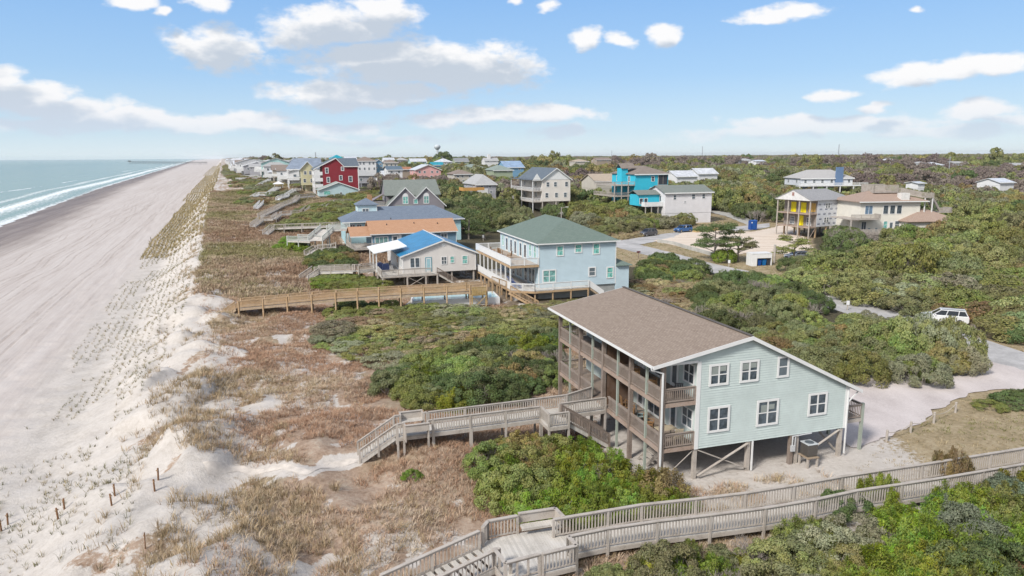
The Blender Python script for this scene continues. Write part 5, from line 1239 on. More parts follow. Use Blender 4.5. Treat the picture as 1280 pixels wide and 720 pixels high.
m = MB(); m.box(du0,3.4,-2.4,-.02,zf2-.25,zf2-.05); m.box(du0,-.02,-.02,6,zf2-.25,zf2-.05); m.build('deck', GREYW, be); railing(be, (du0,-2.35,zf2-.05), (3.4,-2.35,zf2-.05), 1.0, GREYW, 2.2, sp=.18, bw=.07); railing(be, (3.4,-2.35,zf2-.05), (3.4,-.05,zf2-.05), 1.0, GREYW, 0, sp=.18, bw=.07)
lgq = local_ground((bc.x, BY, gz), BRZ2)
for u in (du0+.1, 1.5, 5.2, du1-.1): m = MB(); m.box(u-.12,u+.12,-2.35,-2.1,lgq(u,-2.2)-.4,zf2 if u < 1 else zf1-.1); m.build('deck_post', GREYW, be)
for i, u in enumerate((1.9,3.6,5.2)): chair(['blue chair nearest the corner on the lower deck of the cream house','blue chair in the middle of the lower deck of the cream house','teal chair at the right of three on the lower deck of the cream house'][i], W2((bc.x, BY, gz), BRZ2, u, -1.2, zf1+.01), BRZ2, paint('blue_grey_chair', (.08,.13,.17), .6) if i < 2 else paint('teal_chair', (.06,.28,.28), .6), 'deck_chair')
# ---- red house and its neighbours
RY = 272.; rc = atY(404, 231.5, RY); RRZ = R(19); gz = min(Gs(rc.x, RY), rc.z)-.5; o3 = (rc.x, RY)
rd = thing('beach_house', 'tall dark red gabled house with slate roof and white stacked porches', 'house', (rc.x, RY, gz), RRZ)
RED = siding('dark_red_lap_wall', (.26,.028,.04), .25); rb0, re, ra = (atY(x, y, RY).z-gz for x, y in ((404,231.5),(440,208),(419.5,198)))
rW = solve_u(447, re+gz, RRZ, o3); rR = solve_u(419.5, ra+gz, RRZ, o3); rV = solve_u(430, re+gz, RRZ, o3); fp((rc.x, RY, 0), RRZ, -4, rW+2, -2, 14)
m = MB(); m.prism([(0,0,0),(rW,0,0),(rW,0,re),(rV,0,re),(rR,0,ra),(0,0,re+.6)], (0,13,0)); m.build('wall', RED, rd)
m = MB(); m.prism([(-3.4,-.4,re-.9),(rR,-.4,ra+.25),(rR,-.4,ra),(-3.4,-.4,re-1.15)], (0,13.8,0)); m.prism([(rR,-.4,ra+.25),(rV+.3,-.4,re+.1),(rV+.3,-.4,re-.1),(rR,-.4,ra)], (0,13.8,0)); m.prism([(rV,-.5,re+.02),(rW+.6,-.5,re+.02),(rW+.3,6.5,ra),(rR,6.5,ra)], (0,0,.12)); m.prism([(rV,13.5,re+.02),(rW+.6,13.5,re+.02),(rW+.3,6.5,ra),(rR,6.5,ra)], (0,0,.12)); m.build('roof', slate, rd)
m = MB(); m.prism([(-3.4,-.45,re-.9),(rR,-.45,ra+.25),(rR,-.45,ra-.1),(-3.4,-.45,re-1.25)], (0,.045,0)); m.prism([(rR,-.45,ra+.25),(rV,-.45,re+.1),(rV,-.45,re-.25),(rR,-.45,ra-.1)], (0,.045,0)); m.box(rV,rW+.6,-.55,-.5,re-.25,re+.05); m.box(rW-.05,rW+.25,-.1,.3,0,re); m.build('trim_board', WHITE, rd)
ph = (re-rb0)/3
for u, z, ww, hh in ((1.6,re-1.5,1.3,2.2),(2.0,re-5.0,1.3,2.2),(rV-.6,re-.9,1.2,1.6),(rV-1.4,re-4.3,1.3,1.9),(rV+2.2,re-4.8,1.5,2.3),(1.6,re-8.6,1.3,2.)): window(rd, 'front', u, z, -.01, ww, hh, 1, 2, bw=.22)
for k in range(3):
    z = rb0-.6+k*ph; m = MB(); m.box(-3.2,-.02,0,12,z-.3,z); m.box(-3.2,-3.1,0,12,z,z+1); m.box(-3.2,-.02,0,.1,z,z+1); m.build('porch_floor', WHITE, rd)
for v in (.1,4,8,12): m = MB(); m.box(-3.2,-2.9,v-.15,v+.15,-.5,re-1.2); m.build('porch_post', WHITE, rd)
yel = siding('pale_yellow_wall', (.60,.56,.36), .25); blm = roofmat('blue_grey_metal', (.33,.38,.45), True)
h, w, b0, e0, r0 = town_house('pale yellow gabled house with blue grey metal roof left of the red house', 377, 393, 231.5, 212, 201.5, 283, yel, blm, 'gy', 14, 19, 2, 2, deckw=0, group=None)
m = MB(); m.box(-5,-.1,2,12,b0+(e0-b0)/2-.3,b0+(e0-b0)/2); m.box(-5,-.1,2,12,e0-.2,e0+.1); m.build('porch_floor', WHITE, h)
for v in (2.2,7,11.8): m = MB(); m.box(-4.9,-4.6,v-.15,v+.15,-1,e0-.2); m.build('porch_post', WHITE, h)
m = MB(); m.prism([(-5.4,8,e0+.1),(9,8,e0+.1),(9,16,e0+4.2),(-2,16,e0+4.2)], (0,0,.15)); m.build('roof', blm, h)
aq2 = siding('pale_aqua_lap', (.50,.64,.66), .2)
h, w, b0, e0, r0 = town_house('low pale aqua house with grey roof standing in front of the red house', 399, 448, 245.5, 237.5, 227.5, 256, aq2, shingle('faded_green_shingles', (.33,.37,.34), (.38,.42,.39), .6, .3, .02), 'gy', 9, 19, 1, 0, group=None, left=False, stilt=False)
window(h, 'front', w*.2, b0+1.2, -.01, 2.4, 1.5, 1, 1, bw=.1, gm=GLG); window(h, 'front', w*.55, b0+.9, -.01, .7, .9, 1, 1, bw=.08)
# ---- list of further houses
WL = {'w': siding('town_white', (.76,.76,.76), .25), 'c': siding('town_cream', (.56,.52,.45), .25), 'p': siding('town_pink', (.74,.42,.40), .25), 'g': siding('town_grey', (.42,.42,.45), .25), 'a': siding('town_aqua', (.40,.60,.58), .25), 'b': siding('town_blue', (.20,.38,.55), .25), 'n': siding('town_green', (.36,.42,.30), .25), 't': siding('town_tan', (.40,.33,.26), .25)}
RF = {'w': roofmat('white_metal', (.80,.80,.80), True), 'g': roofmat('mid_grey', (.27,.28,.29)), 'l': roofmat('light_grey', (.42,.42,.42)), 's': roofmat('slate_blue', (.13,.18,.23)), 't': roofmat('taupe', (.27,.22,.19)), 'n': roofmat('sage', (.27,.32,.29)), 'k': roofmat('teal_metal', (.02,.38,.46), True), 'o': roofmat('rust', (.42,.20,.12)), 'b': roofmat('pale_blue_metal', (.38,.50,.66), True), 'c': roofmat('tan', (.46,.38,.30))}
TOWN = [('pink gabled house with whitish roof among the town houses', 520,551,225,212.5,205.5,330,'p','w','gy',14,2,4),
 ('cream two storey house with taupe roof right of the pink house', 568,590,230,218,212,300,'c','t','hip',12,2,3),
 ('lilac grey house with pale roof and orange timber deck', 595,620,244,231,217.5,250,'g','l','hip',16,2,2),
 ('low green grey roofed house behind the lilac grey one', 581,606,214,210,205,420,'w','n','hip',14,1,3),
 ('distant sage green gabled house on the skyline', 569,586,205,202,197.3,650,'n','g','gx',12,1,2),
 ('distant white house with white metal roof right of the teal one', 548,565,206,202.5,198,560,'w','w','hip',14,1,3),
 ('small house with bright teal metal roof behind the pink house', 541,555,210,206.5,202.5,440,'b','k','gx',12,1,2),
 ('aqua house with long white roof left of the water tower', 514,533,206,202,198,520,'a','w','gx',12,1,3),
 ('white three storey house with broad taupe roof behind the red house', 447,470,215,201.5,195.8,395,'w','t','hip',16,2,4),
 ('narrow blue house beside the taupe roofed one', 468,479,212,203.5,199,405,'b','s','gy',10,2,2),
 ('cream house with grey brown roof between blue and white houses', 481,497,211,203.5,199.5,400,'c','t','hip',12,1,3),
 ('white gabled house with slate roof in the trees', 485,503,219,212.5,207.5,330,'w','s','gx',12,1,2),
 ('long low house with rust orange roof left of the pink house', 498,515,216,212,208.5,350,'t','o','gx',12,1,2),
 ('distant white roofed house behind the blue house', 480,493,202,199.8,197,620,'w','w','gx',12,1,2),
 ('distant pale roofed house above the slate roofed one', 497,509,202.5,200,197,640,'g','l','hip',12,1,2),
 ('small white house with tall chimney on the skyline', 606,623,203,201,197.2,640,'w','l','gx',10,1,2),
 ('house with pale blue metal roof rising from the oaks', 632,655,214,209.5,201,360,'b','b','gx',14,1,2),
 ('house with green grey hip roof beside the pale blue roof', 617,641,216,213,206.5,325,'n','n','hip',14,1,2),
 ('cream roofed house deep in the far woods', 719,736,204.5,202,199,600,'c','c','hip',12,1,2),
 ('brown roofed house far off left of the mast', 746,764,203,200,196.8,640,'t','t','gx',12,1,2),
 ('low tan roofed house with white gable left of the turquoise one', 745,772,236,227,217,228,'c','c','gx',11,1,0),
 ('house under a wide white metal roof in the oak canopy', 846,872,224,221,213,290,'w','w','gx',11,1,0),
 ('second white metal roof behind the wide one', 873,897,220,217.5,210,315,'w','w','gx',9,1,0),
 ('pale distant house left of centre in the right hand woods', 930,940,203,200.5,198,620,'w','l','hip',12,1,2),
 ('distant long low white building in the woods', 945,957,203.5,201.5,199.8,600,'w','w','gx',10,1,2),
 ('white distant house at the foot of the skyline trees', 1094,1105,203.5,201,199,640,'w','w','gy',10,1,2),
 ('distant white hip roofed house before the tallest trees', 1110,1124,203,201,198,620,'w','w','hip',12,1,2),
 ('grey distant house left of the domed roof', 1151,1163,207,204.5,202,560,'g','l','hip',12,1,2),
 ('distant house with domed white roof at right', 1164,1180,209,206.5,202.5,500,'w','w','hip',12,1,2),
 ('long pale distant house behind the utility pole', 1193,1210,206.5,204,201.5,560,'w','l','gx',12,1,3),
 ('pale house cut by the right edge on the skyline', 1269,1290,209,206.5,203.5,520,'w','l','gx',12,1,3),
 ('white gabled roof half hidden in woods at far right', 1250,1268,232,228.5,222.5,260,'w','w','gx',9,1,0),
 ('white block of a house behind the cream house', 1147,1156,236,229,227.5,250,'w','w','gx',5,1,0),
 ('low white house with wide flat porch behind the dune oaks', 350,366,214.5,208.5,205,430,'w','w','gx',12,1,3),
 ('long white house with aqua walls behind the gazebo', 346,364,218.5,212,207.5,375,'a','w','gx',10,1,3),
 ('white gabled house with dark windows above the long white house', 361,374,208.5,202.5,197.5,460,'w','g','gy',12,2,3),
 ('brown roofed cottage by the dune top', 325,336,210.5,206.5,201.5,520,'t','t','gx',12,1,3),
 ('large white roofed house near the shore', 335,353,207.5,203.5,199.5,560,'w','w','gx',14,1,3),
 ('grey cottage near the shore with pale roof', 312,325,213,208.5,204.5,470,'g','l','gx',12,1,3),
 ('aqua roofed cottage near the shore', 318,331,205,202,199,650,'a','n','hip',12,1,3),
 ('white town house left of the yellow one', 374,388,206,200.5,197.2,500,'w','l','gx',12,1,3),
 ('white house with blue upper storey above the red roof', 414,430,202,198.5,193.5,480,'w','k','hip',14,2,4),
 ('low white roofed house right of the red roof', 432,446,204,199.8,196,460,'w','w','gx',12,1,3)]
for (lb, xl, xr, yb, ye, yr, Y, wc, rc_, kd, dp, rows, nw) in TOWN:
    h, w, b0, e0, r0 = town_house(lb, xl, xr, yb, ye, yr, Y, WL[wc], RF[rc_], kd, dp, 19, rows, nw, stilt=False, left=nw > 0)
    if 'orange timber' in lb:
        m = MB(); m.box(-5,0,-2,4,b0+1.6,b0+1.8); m.box(-5,-4.9,-2,4,b0+1.8,b0+2.8); m.box(-5,2.5,-2,-1.9,b0+1.8,b0+2.8); m.build('deck', paint('orange_timber', (.60,.33,.10), .7), h)
        for u in (-4.8,-3,-1.2): m = MB(); m.box(u,u+.25,-1.9,-1.6,-1,b0+1.7); m.build('deck_post', BRNW, h)
        m = MB(); m.box(.3,w*.6,-.08,-.01,b0,b0+2.2); m.build('garage_door', WHITE, h)
    if 'tall chimney' in lb: m = MB(); m.box(w*.3,w*.3+2.5,3,5,b0,r0+3); m.build('chimney', WHITE, h)
# rows of cottages down the shore
rnd = random.Random(5); t_c = 340.
kinds = [(a, b, c) for a in 'wwwwgca' for b in 'wwwllgt' for c in ('gx','gy','hip')]
n_far = 0
protos = {}
while t_c < 2600:
    sh_ = min(17, max(0, (t_c-330)*.07))
    for s_c in (25-sh_+rnd.random()*5, 47-sh_+rnd.random()*8, 72+rnd.random()*12, 104+rnd.random()*18, 140+rnd.random()*25):
        if s_c > 90 and t_c < 600: continue
        if t_c > 1500 and s_c > 90: continue
        tt_ = t_c+rnd.uniform(-6, 6); x, y = xy(s_c, tt_)
        pxx, pyy = projx(x, y, Gs(x, y)+3)
        if pxx > 560 or pxx < 250: continue
        if any(l[1]-4 < pxx < l[2]+4 and abs(l[6]-y) < 32 for l in TOWN) or (355 < pxx < 460 and y < 325): continue
        key = rnd.choice(kinds); sc = rnd.uniform(.85, 1.3); 
        if key not in protos:
            wc, rc_, kd = key; h_ = rnd.choice((5.2, 6.5, 7.5)); w_ = rnd.choice((10, 13, 15)); d_p = 11
            wm = MB()
            if kd == 'gy': wm.prism([(0,0,2),(w_,0,2),(w_,0,h_),(w_/2,0,h_+2.2),(0,0,h_)], (0,d_p,0))
            elif kd == 'gx': wm.prism([(0,0,2),(0,d_p,2),(0,d_p,h_),(0,d_p/2,h_+2.0),(0,0,h_)], (w_,0,0))
            else: wm.box(0,w_,0,d_p,2,h_)
            rm = MB()
            if kd == 'hip': hip_roof(rm, -.5,w_+.5,-.5,d_p+.5,h_+.1,(4,5.5),(w_-4,5.5),h_+2.4,.15)
            else: gable_roof(rm, -.5,w_+.5,-.5,d_p+.5,h_,h_+2.3,.15,'y' if kd == 'gy' else 'x')
            dm = MB(); dm.box(-3,0,0,d_p,h_-2.8,h_-2.6); dm.box(-3,-2.9,0,d_p,h_-2.6,h_-1.6); dm.box(-3,0,0,.1,h_-2.6,h_-1.6)
            sm = MB()
            for u in (.3, w_/2, w_-.3):
                for v in (.3, d_p-.3): sm.box(u-.2,u+.2,v-.2,v+.2,-2,2)
            sm.box(1,w_-1,1.5,d_p-1,-1,2)
            protos[key] = (wm.data('wall', WL[wc]), rm.data('roof', RF[rc_]), dm.data('deck', WHITE), sm.data('lower_storey', WL[wc]), w_, h_)
        wd, rdm, dd, sd2, w_, h_ = protos[key]
        cn_ = {'w':'white','c':'cream','g':'grey','a':'aqua','b':'blue','t':'tan'}[key[0]]; rn_ = {'w':'white metal','g':'grey','l':'pale grey','s':'slate','n':'sage','t':'taupe'}[key[1]]
        h = thing('cottage', f'small {cn_} cottage with {rn_} roof far down the shore', 'house', (x, y, Gs(x, y)), R(20+rnd.uniform(-4, 4)), 'cottages far down the shore')
        h.scale = (sc, sc, sc)
        link('wall', wd, h); link('roof', rdm, h); link('deck', dd, h); link('lower_storey', sd2, h)
        if y < 900:
            for k in range(3): window(h, 'front', w_*(k+.5)/3, h_-1.6, -.01, 1.2, 1.4, 1, 1, bw=.12)
            for k in range(2): window(h, 'left', 3+k*5, h_-1.3, -.01, 1.6, 1.5, 2, 1, bw=.12)
        fp((x, y, 0), R(20), -2, w_+3, -2, 13); n_far += 1
    t_c += 13+t_c*.010
# gazebo
gp = PG(348.5, 236.5, 0.3)
gz_ = thing('gazebo', 'small white open gazebo on the dune slope below the yellow house', 'gazebo', gp, R(19))
for x in (-1.6,1.6):
    for y in (-1.6,1.6): m = MB(); m.box(x-.12,x+.12,y-.12,y+.12,-.8,2.2); m.build('post', WHITE, gz_)
m = MB(); m.box(-1.9,1.9,-1.9,1.9,-.1,.05); m.build('floor', WHITE, gz_); m = MB(); hip_roof(m, -2.2,2.2,-2.2,2.2,2.25,(-.05,0),(.05,0),3.3,.1); m.build('roof', paint('white_roof', (.8,.8,.8), .6), gz_)
WPT = paint('white_boardwalk_paint', (.66,.66,.65), .6)
for lb, pts, wd, mt in [
 ('white ramp climbing the dune to the gazebo', [(315,248,.5),(323,243.5,1),(335,243.5,1),(344,237,1),(349,236,1)], 1.25, WPT),
 ('white ramp right of the gazebo ramp', [(347,250,.5),(350,247.5,1),(358,245.5,1),(368,238.5,1),(374,238,1)], 1.25, WPT),
 ('short white ramp at the dune foot', [(320,261,.4),(324,257,.8),(327.5,253.5,.9)], 1.25, WPT),
 ('zigzag grey boardwalk stepping down the green dune', [(316,283.5,.4),(327,275,1),(342,274,1.2),(350,268.5,1.2),(378,266.5,1.2),(386,260.5,1.4),(405,260,1.4),(416,253.5,1.4),(440,252.5,1.4)], 1.25, GREYW),
 ('straight grey boardwalk below the zigzag one', [(332,293,.4),(341,285.5,1),(356,285,1.3),(400,283.5,1.6),(431,282,1.8)], 1.25, GREYW),
 ('old grey boardwalk above the zigzag one', [(325,271,.4),(345,261.5,.9),(352,257.5,1),(368,251.5,1.2),(373,247,1.2),(392,245,1.2)], 1.25, GREYW),
 ('long white dune crossing nearest the brown slope', [(296,224,.6),(310,223.7,1),(323,223.4,1.2)], 1.25, WPT),
 ('second long white dune crossing far down the beach', [(299,220.8,.6),(313,220.6,1),(328,220.3,1.2)], 1.25, WPT),
 ('farthest white dune crossing near the cottages', [(301,216.2,.6),(312,216,1),(321,215.8,1.2)], 1.25, WPT),
 ('white stair climbing the dune below the cottages', [(321,234.5,.4),(328,230,1),(336,226,1),(345,221.5,1)], 1.25, WPT),
 ('grey stair beside the orange roofed house', [(384,319,.4),(396,312,1),(414,311,1.2),(420,309,1.4)], 1.25, GREYW)]:
    walk(lb, [PG(*p) for p in pts], wd, None, mt, mt if mt is WPT else GREYD, .9, 3.6, sp=.36, bw=.022)

# ================================================================== vehicles
def car(name, label, cat, loc, rz, col, L=4.7, W=1.86, Hh=1.7, pickup=False):
    c = thing(name, label, cat, loc, rz); cm = paint('car_'+'_'.join(str(int(k*100)) for k in col), col, .25, .03, 2, .6)
    GM = paint('car_glass', (.015,.018,.022), .08, .02, 1, .6); TY = paint('tyre', (.02,.02,.02), .8); RM = paint('alloy', (.45,.45,.46), .35, .05, 2, .5, .6)
    m = MB(); w = W/2; prof = [(0,.38),(0,.72),(.06,.9),(.5,1.0),(1.15,1.08),(L-.1,1.12),(L,.95),(L,.4),(L-.15,.3),(.15,.3)]
    n = len(prof); vs = []
    for yy, inset in ((-w,.05),(-w*.93,0),(w*.93,0),(w,.05)):
        for (x, z) in prof: vs.append((min(max(x, inset), L-inset), yy, .3+(z-.3)*(1-inset*.6)))
    fs = [tuple(range(n))[::-1], tuple(range(3*n, 4*n))]
    for r_ in range(3):
        for k in range(n): fs.append((r_*n+k, r_*n+(k+1) % n, (r_+1)*n+(k+1) % n, (r_+1)*n+k))
    m.add(vs, fs); m.build('body', cm, c, bevel=.05)
    x0, x1, x2, x3 = 1.1, 1.95, (L-.45 if not pickup else L-2.1), (L-.12 if not pickup else L-1.75)
    zt_, zb2 = Hh, 1.05; a, b = w*.94, w*.76
    m = MB(); m.add([(x0,-a,zb2),(x3,-a,zb2),(x3,a,zb2),(x0,a,zb2),(x1,-b,zt_-.07),(x2,-b,zt_-.07),(x2,b,zt_-.07),(x1,b,zt_-.07)], [(0,3,2,1),(4,5,6,7),(0,1,5,4),(1,2,6,5),(2,3,7,6),(3,0,4,7)]); m.build('windows', GM, c)
    m = MB(); m.box(x1-.05,x2+.05,-b-.02,b+.02,zt_-.09,zt_)
    m.build('roof', cm, c, bevel=.03)
    m = MB()
    for s_ in (-1,1):
        for (p_, q_) in (((x0,a*s_,zb2),(x1,b*s_,zt_-.07)),((x3,a*s_,zb2),(x2,b*s_,zt_-.07)),((x0+(x3-x0)*.38,a*s_,zb2),(x1+(x2-x1)*.30,b*s_,zt_-.07)),((x0+(x3-x0)*.72,a*s_,zb2),(x1+(x2-x1)*.75,b*s_,zt_-.07))): m.beam(p_, q_, .07, .07)
    m.build('pillar', cm, c)
    if not pickup:
        for s_ in (-1,1): m = MB(); m.beam((x1+.1,s_*b*.85,zt_+.05),(x2-.1,s_*b*.85,zt_+.05),.04,.04); m.build('roof_rail', paint('black_trim', (.03,.03,.03), .5), c)
    else:
        m = MB(); m.box(x3+.1,L-.12,-w*.8,w*.8,1.1,1.14); m.build('cargo_bed', paint('bed_liner', (.02,.02,.02), .8), c)
    for x in (.85, L-.95):
        for s_ in (-1,1):
            t = MB(); t.tube((x,s_*(w-.2),.34),(x,s_*(w+.02),.34),.35,n=18); to = t.build('wheel', TY, c); t = MB(); t.tube((x,s_*(w+.01),.34),(x,s_*(w+.035),.34),.22,n=12); t.build('rim', RM, to)
    for s_ in (-1,1):
        m = MB(); m.box(-.02,.12,s_*w*.88-.2*s_*1,s_*w*.88,.68,.84); m.build('headlight', paint('lamp_glass', (.7,.72,.75), .15), c)
        m = MB(); m.box(L-.12,L+.02,s_*w*.9-.16*s_,s_*w*.9,.75,1.08); m.build('tail_light', paint('red_lamp', (.4,.02,.02), .25), c)
        m = MB(); m.box(1.35,1.5,s_*(w+.0),s_*(w+.18),1.05,1.2); m.build('wing_mirror', cm, c)
    m = MB(); m.box(-.03,.02,-.45,.45,.5,.72); m.build('grille', paint('black_trim', (.03,.03,.03), .5), c)
    return c
def car_px(name, label, cat, f, r_, col, dz=.07, **k):
    a = Vector(PG(*f)); b = Vector(PG(*r_)); d = b-a; car(name, label, cat, (a.x, a.y, Gs(a.x, a.y)+dz), math.atan2(d.y, d.x), col, **k)
car_px('parked_car', 'dark grey SUV parked on the side street left of the blue one', 'car', (801.5,296), (823,293.6), (.09,.09,.10), dz=.07)
car_px('parked_car', 'blue SUV parked on the side street by the lumber pile', 'car', (845,291), (867,289.2), (.03,.12,.32), dz=.07)
a = PG(886.5, 263.5); car('pickup_truck', 'dark grey pickup truck beside the low off white house', 'truck', (a[0]-1, a[1], a[2]+.03), R(35), (.05,.055,.07), L=5.4, Hh=1.85, pickup=True)
a = PG(895.5, 262.5); car('parked_car', 'small red car next to the dark pickup truck', 'car', (a[0], a[1]+1.5, a[2]+.03), R(40), (.30,.02,.03), L=4.2)
a = Vector(PG(1176,404.5)); car('parked_car', 'white SUV showing its roof above the clipped hedge by the road', 'car', (a.x-1.7, a.y+1.3, a.z+.05), R(-27), (.72,.72,.72), L=4.9, W=1.9, Hh=1.72)
a = Vector(PG(986,325)); car('parked_car', 'silver car half hidden in the shrubs below the cream house', 'car', (a.x-.5, a.y, a.z+.03), R(12), (.35,.38,.43), L=4.6, Hh=1.5)
# ================================================================== small things
a = PG(940.5, 287.3); t_ = thing('portable_toilet', 'bright blue portable toilet on the sandy building lot', 'toilet', a, R(10))
CB = paint('bright_blue_plastic', (.01,.07,.30), .4)
m = MB(); m.box(-.85,.85,-.7,.7,.08,2.3); m.build('cabin', CB, t_, bevel=.04); m = MB(); m.prism([(-.9,-.75,2.3),(.9,-.75,2.3),(.9,0,2.5),(-.9,0,2.5)], (0,0,.05)); m.prism([(-.9,.75,2.3),(.9,.75,2.3),(.9,0,2.5),(-.9,0,2.5)], (0,0,.05)); m.build('roof', paint('blue_roof', (.02,.10,.36), .4), t_)
m = MB(); m.box(-.45,.45,-.73,-.705,.2,2.1); m.build('door', paint('blue_door', (.015,.09,.34), .4), t_); m = MB(); m.box(-.75,-.45,-.735,-.706,1.75,2.05); m.build('notice', WHITE, t_)
m = MB(); m.box(-.9,.9,-.75,.75,0,.08); m.build('base', paint('black_trim', (.03,.03,.03), .5), t_)
a = PG(952, 332.5); t_ = thing('bin_enclosure', 'white panelled bin enclosure open at the front by the street', 'enclosure', a, R(8))
m = MB(); m.box(-1.9,-1.8,0,2.2,0,2.2); m.box(1.8,1.9,0,2.2,0,2.2); m.box(-1.8,1.8,2.1,2.2,0,2.2); m.box(-1.8,-.9,0,.1,0,2.2); m.box(-.9,1.8,0,.1,1.4,2.2); m.box(-1.9,1.9,-.05,2.25,2.2,2.28); m.build('panel', WHITE, t_)
for i, x in enumerate((-.35,.55,1.35)):
    b = thing('wheelie_bin', ['blue wheeled bin left of two others in the white enclosure','bright blue bin in the middle of the white enclosure','dark grey bin at the right of the white enclosure'][i], 'bin', (a[0]+x*.99, a[1]+.6+x*.14, a[2]+.02), R(8))
    bmx = (CB, paint('bin_blue', (.01,.14,.38), .4), paint('dark_bin', (.05,.05,.06), .5))[i]
    m = MB(); m.prism([(-.28,-.3,.05),(.28,-.3,.05),(.36,-.36,1.0),(-.36,-.36,1.0)], (0,.6,0)); m.build('bin_body', bmx, b); m = MB(); m.box(-.38,.38,-.4,.34,1.0,1.08); m.build('lid', bmx, b, bevel=.02)
a = PG(967.5, 329); t_ = thing('utility_post', 'stout grey post beside the white bin enclosure', 'post', a); m = MB(); m.tube((0,0,-.3),(0,0,3.3),.22,.19,12); m.build('shaft', GREYW, t_); m = MB(); m.tube((0,0,3.3),(0,0,3.42),.25,.2,12); m.build('cap', CONC, t_)
# lot retaining wall and timber pile
pts = [PG(*p) for p in ((822,302.8),(842,306),(861,311.8),(880,317),(897,321.5))]
m = MB()
for a_, b_ in zip(pts, pts[1:]): m.beam((a_[0],a_[1],a_[2]+.25),(b_[0],b_[1],b_[2]+.25),.3,.9)
tag(m.build('retaining_wall', CONC), 'low pale concrete block wall edging the sandy lot', 'wall')
a = PG(868, 290.5); b = PG(897, 288); d = Vector(b)-Vector(a); t_ = thing('lumber_pile', 'flat pile of fresh yellow boards beside the blue SUV', 'lumber', a, math.atan2(d.y, d.x))
for k in range(3): m = MB(); m.box(.2*k,d.length-.3*k,-.8+.2*k,.8-.1*k,.06+.22*k,.26+.22*k); m.build('board_stack', NEWW, t_, bevel=.02)
# street lamp and poles
def pole(name, label, cat, loc, h, r, mat, arm=0, cross=False, dish=False):
    t = thing(name, label, cat, loc); m = MB(); m.tube((0,0,-.3),(0,0,h),r,r*.7,8); m.build('shaft', mat, t)
    if arm: m = MB(); m.beam((0,0,h-.3),(arm,0,h),.08,.08); m.build('arm', mat, t); m = MB(); m.box(arm-.1,arm+.6,-.15,.15,h-.08,h+.08); m.build('lamp_head', paint('pale_lamp', (.6,.6,.58), .4), t)
    if cross: m = MB(); m.beam((-.9,0,h-.4),(.9,0,h-.4),.1,.12); m.build('cross_arm', mat, t)
    return t
a = PG(701.5, 284); pole('street_lamp', 'street lamp with short arm behind the green hip roof', 'lamp', a, 5.2, .11, GREYW, 1.2)
for (x, y, h, lb) in [(798,323,1.2,'dark mailbox on a post by the street bend')]:
    t = thing('mailbox', lb, 'mailbox', PG(x, y), R(10)); m = MB(); m.box(-.05,.05,-.05,.05,-.2,1.1); m.build('post', BRNW, t); m = MB(); m.prism([(-.35,-.14,1.1),(.35,-.14,1.1),(.35,.14,1.1),(-.35,.14,1.1)], (0,0,.3)); m.build('box', paint('maroon_box', (.12,.03,.03), .4), t, bevel=.03)
for x, y, lb in ((897,328.5,'white marker post at the end of the block wall'),(911,334,'white marker post on the verge right of the wall'),(1123,379,'white marker sign in the shrubs behind the hedge'),(1059,388,'white marker post at the roadside below the thicket'),(604,301,'white marker post behind the palm')):
    t = thing('marker_post', lb, 'post', PG(x, y)); m = MB(); m.box(-.06,.06,-.06,.06,-.2,1.0); m.build('shaft', GREYW, t); m = MB(); m.box(-.2,.2,-.09,-.062,.75,1.3); m.build('plate', WHITE, t)
# rope rail beside the gravel lot
rp = [PG(*p) for p in ((1108,552),(1138,541),(1167,529),(1194,516))]
for i, p in enumerate(rp):
    t = thing('bollard', ['low timber bollard nearest the house on the gravel edge','second low timber bollard from the house','third low timber bollard from the house','low timber bollard farthest up the gravel edge'][i], 'bollard', p, 0, 'low bollards along the gravel edge'); m = MB(); m.tube((0,0,-.3),(0,0,.85),.09,.085,10); m.build('shaft', GREYW, t)
    m = MB(); m.tube((0,0,.85),(0,0,.88),.095,.06,10); m.build('cap', GREYW, t)
m = MB()
for a_, b_ in zip(rp, rp[1:]):
    A_, B2 = Vector(a_)+Vector((0,0,.72)), Vector(b_)+Vector((0,0,.72)); prev = A_
    for k in range(1, 9): q_ = A_.lerp(B2, k/8)-Vector((0,0,.28*math.sin(math.pi*k/8))); m.tube(prev, q_, .025, n=5, cap=False); prev = q_
tag(m.build('rope', paint('pale_rope', (.5,.44,.36), .9)), 'sagging pale rope strung between the low bollards', 'rope')
# weathered stakes on the beach
PG2 = [(2,664,'leftmost brown stake at the edge of the beach'),(9.5,656,'second brown stake from the left on the beach'),(73,649,'taller brown stake left of a shorter pair mate'),(80.5,637,'brown stake just behind the tall third one'),(140,632,'dark brown stake in the middle of the beach row'),(143.5,620,'brown stake just behind the middle one'),(193.5,614,'brown stake near the dune grass, front of its pair'),(197.5,600,'small brown stake at the dune grass, back of its pair'),(181.5,686,'thin grey stake standing alone in the near sand')]
for x, y, lb in PG2:
    t = thing('beach_stake', lb, 'stake', PG(x, y), rnd.random(), 'stakes on the beach'); hh = .75 if 'thin' not in lb else .9; r_ = .055 if 'thin' not in lb else .03
    m = MB(); m.tube((0,0,-.3),(rnd.uniform(-.05,.05),rnd.uniform(-.05,.05),hh),r_,r_*.95,8); m.build('shaft', paint('stake_wood', (.23,.12,.06), .8, .25, 8), t)
    m = MB(); m.tube((0,0,hh*.8),(0,0,hh*.86),r_*1.25,n=8); m.build('band', paint('stake_band', (.38,.26,.16), .8), t)
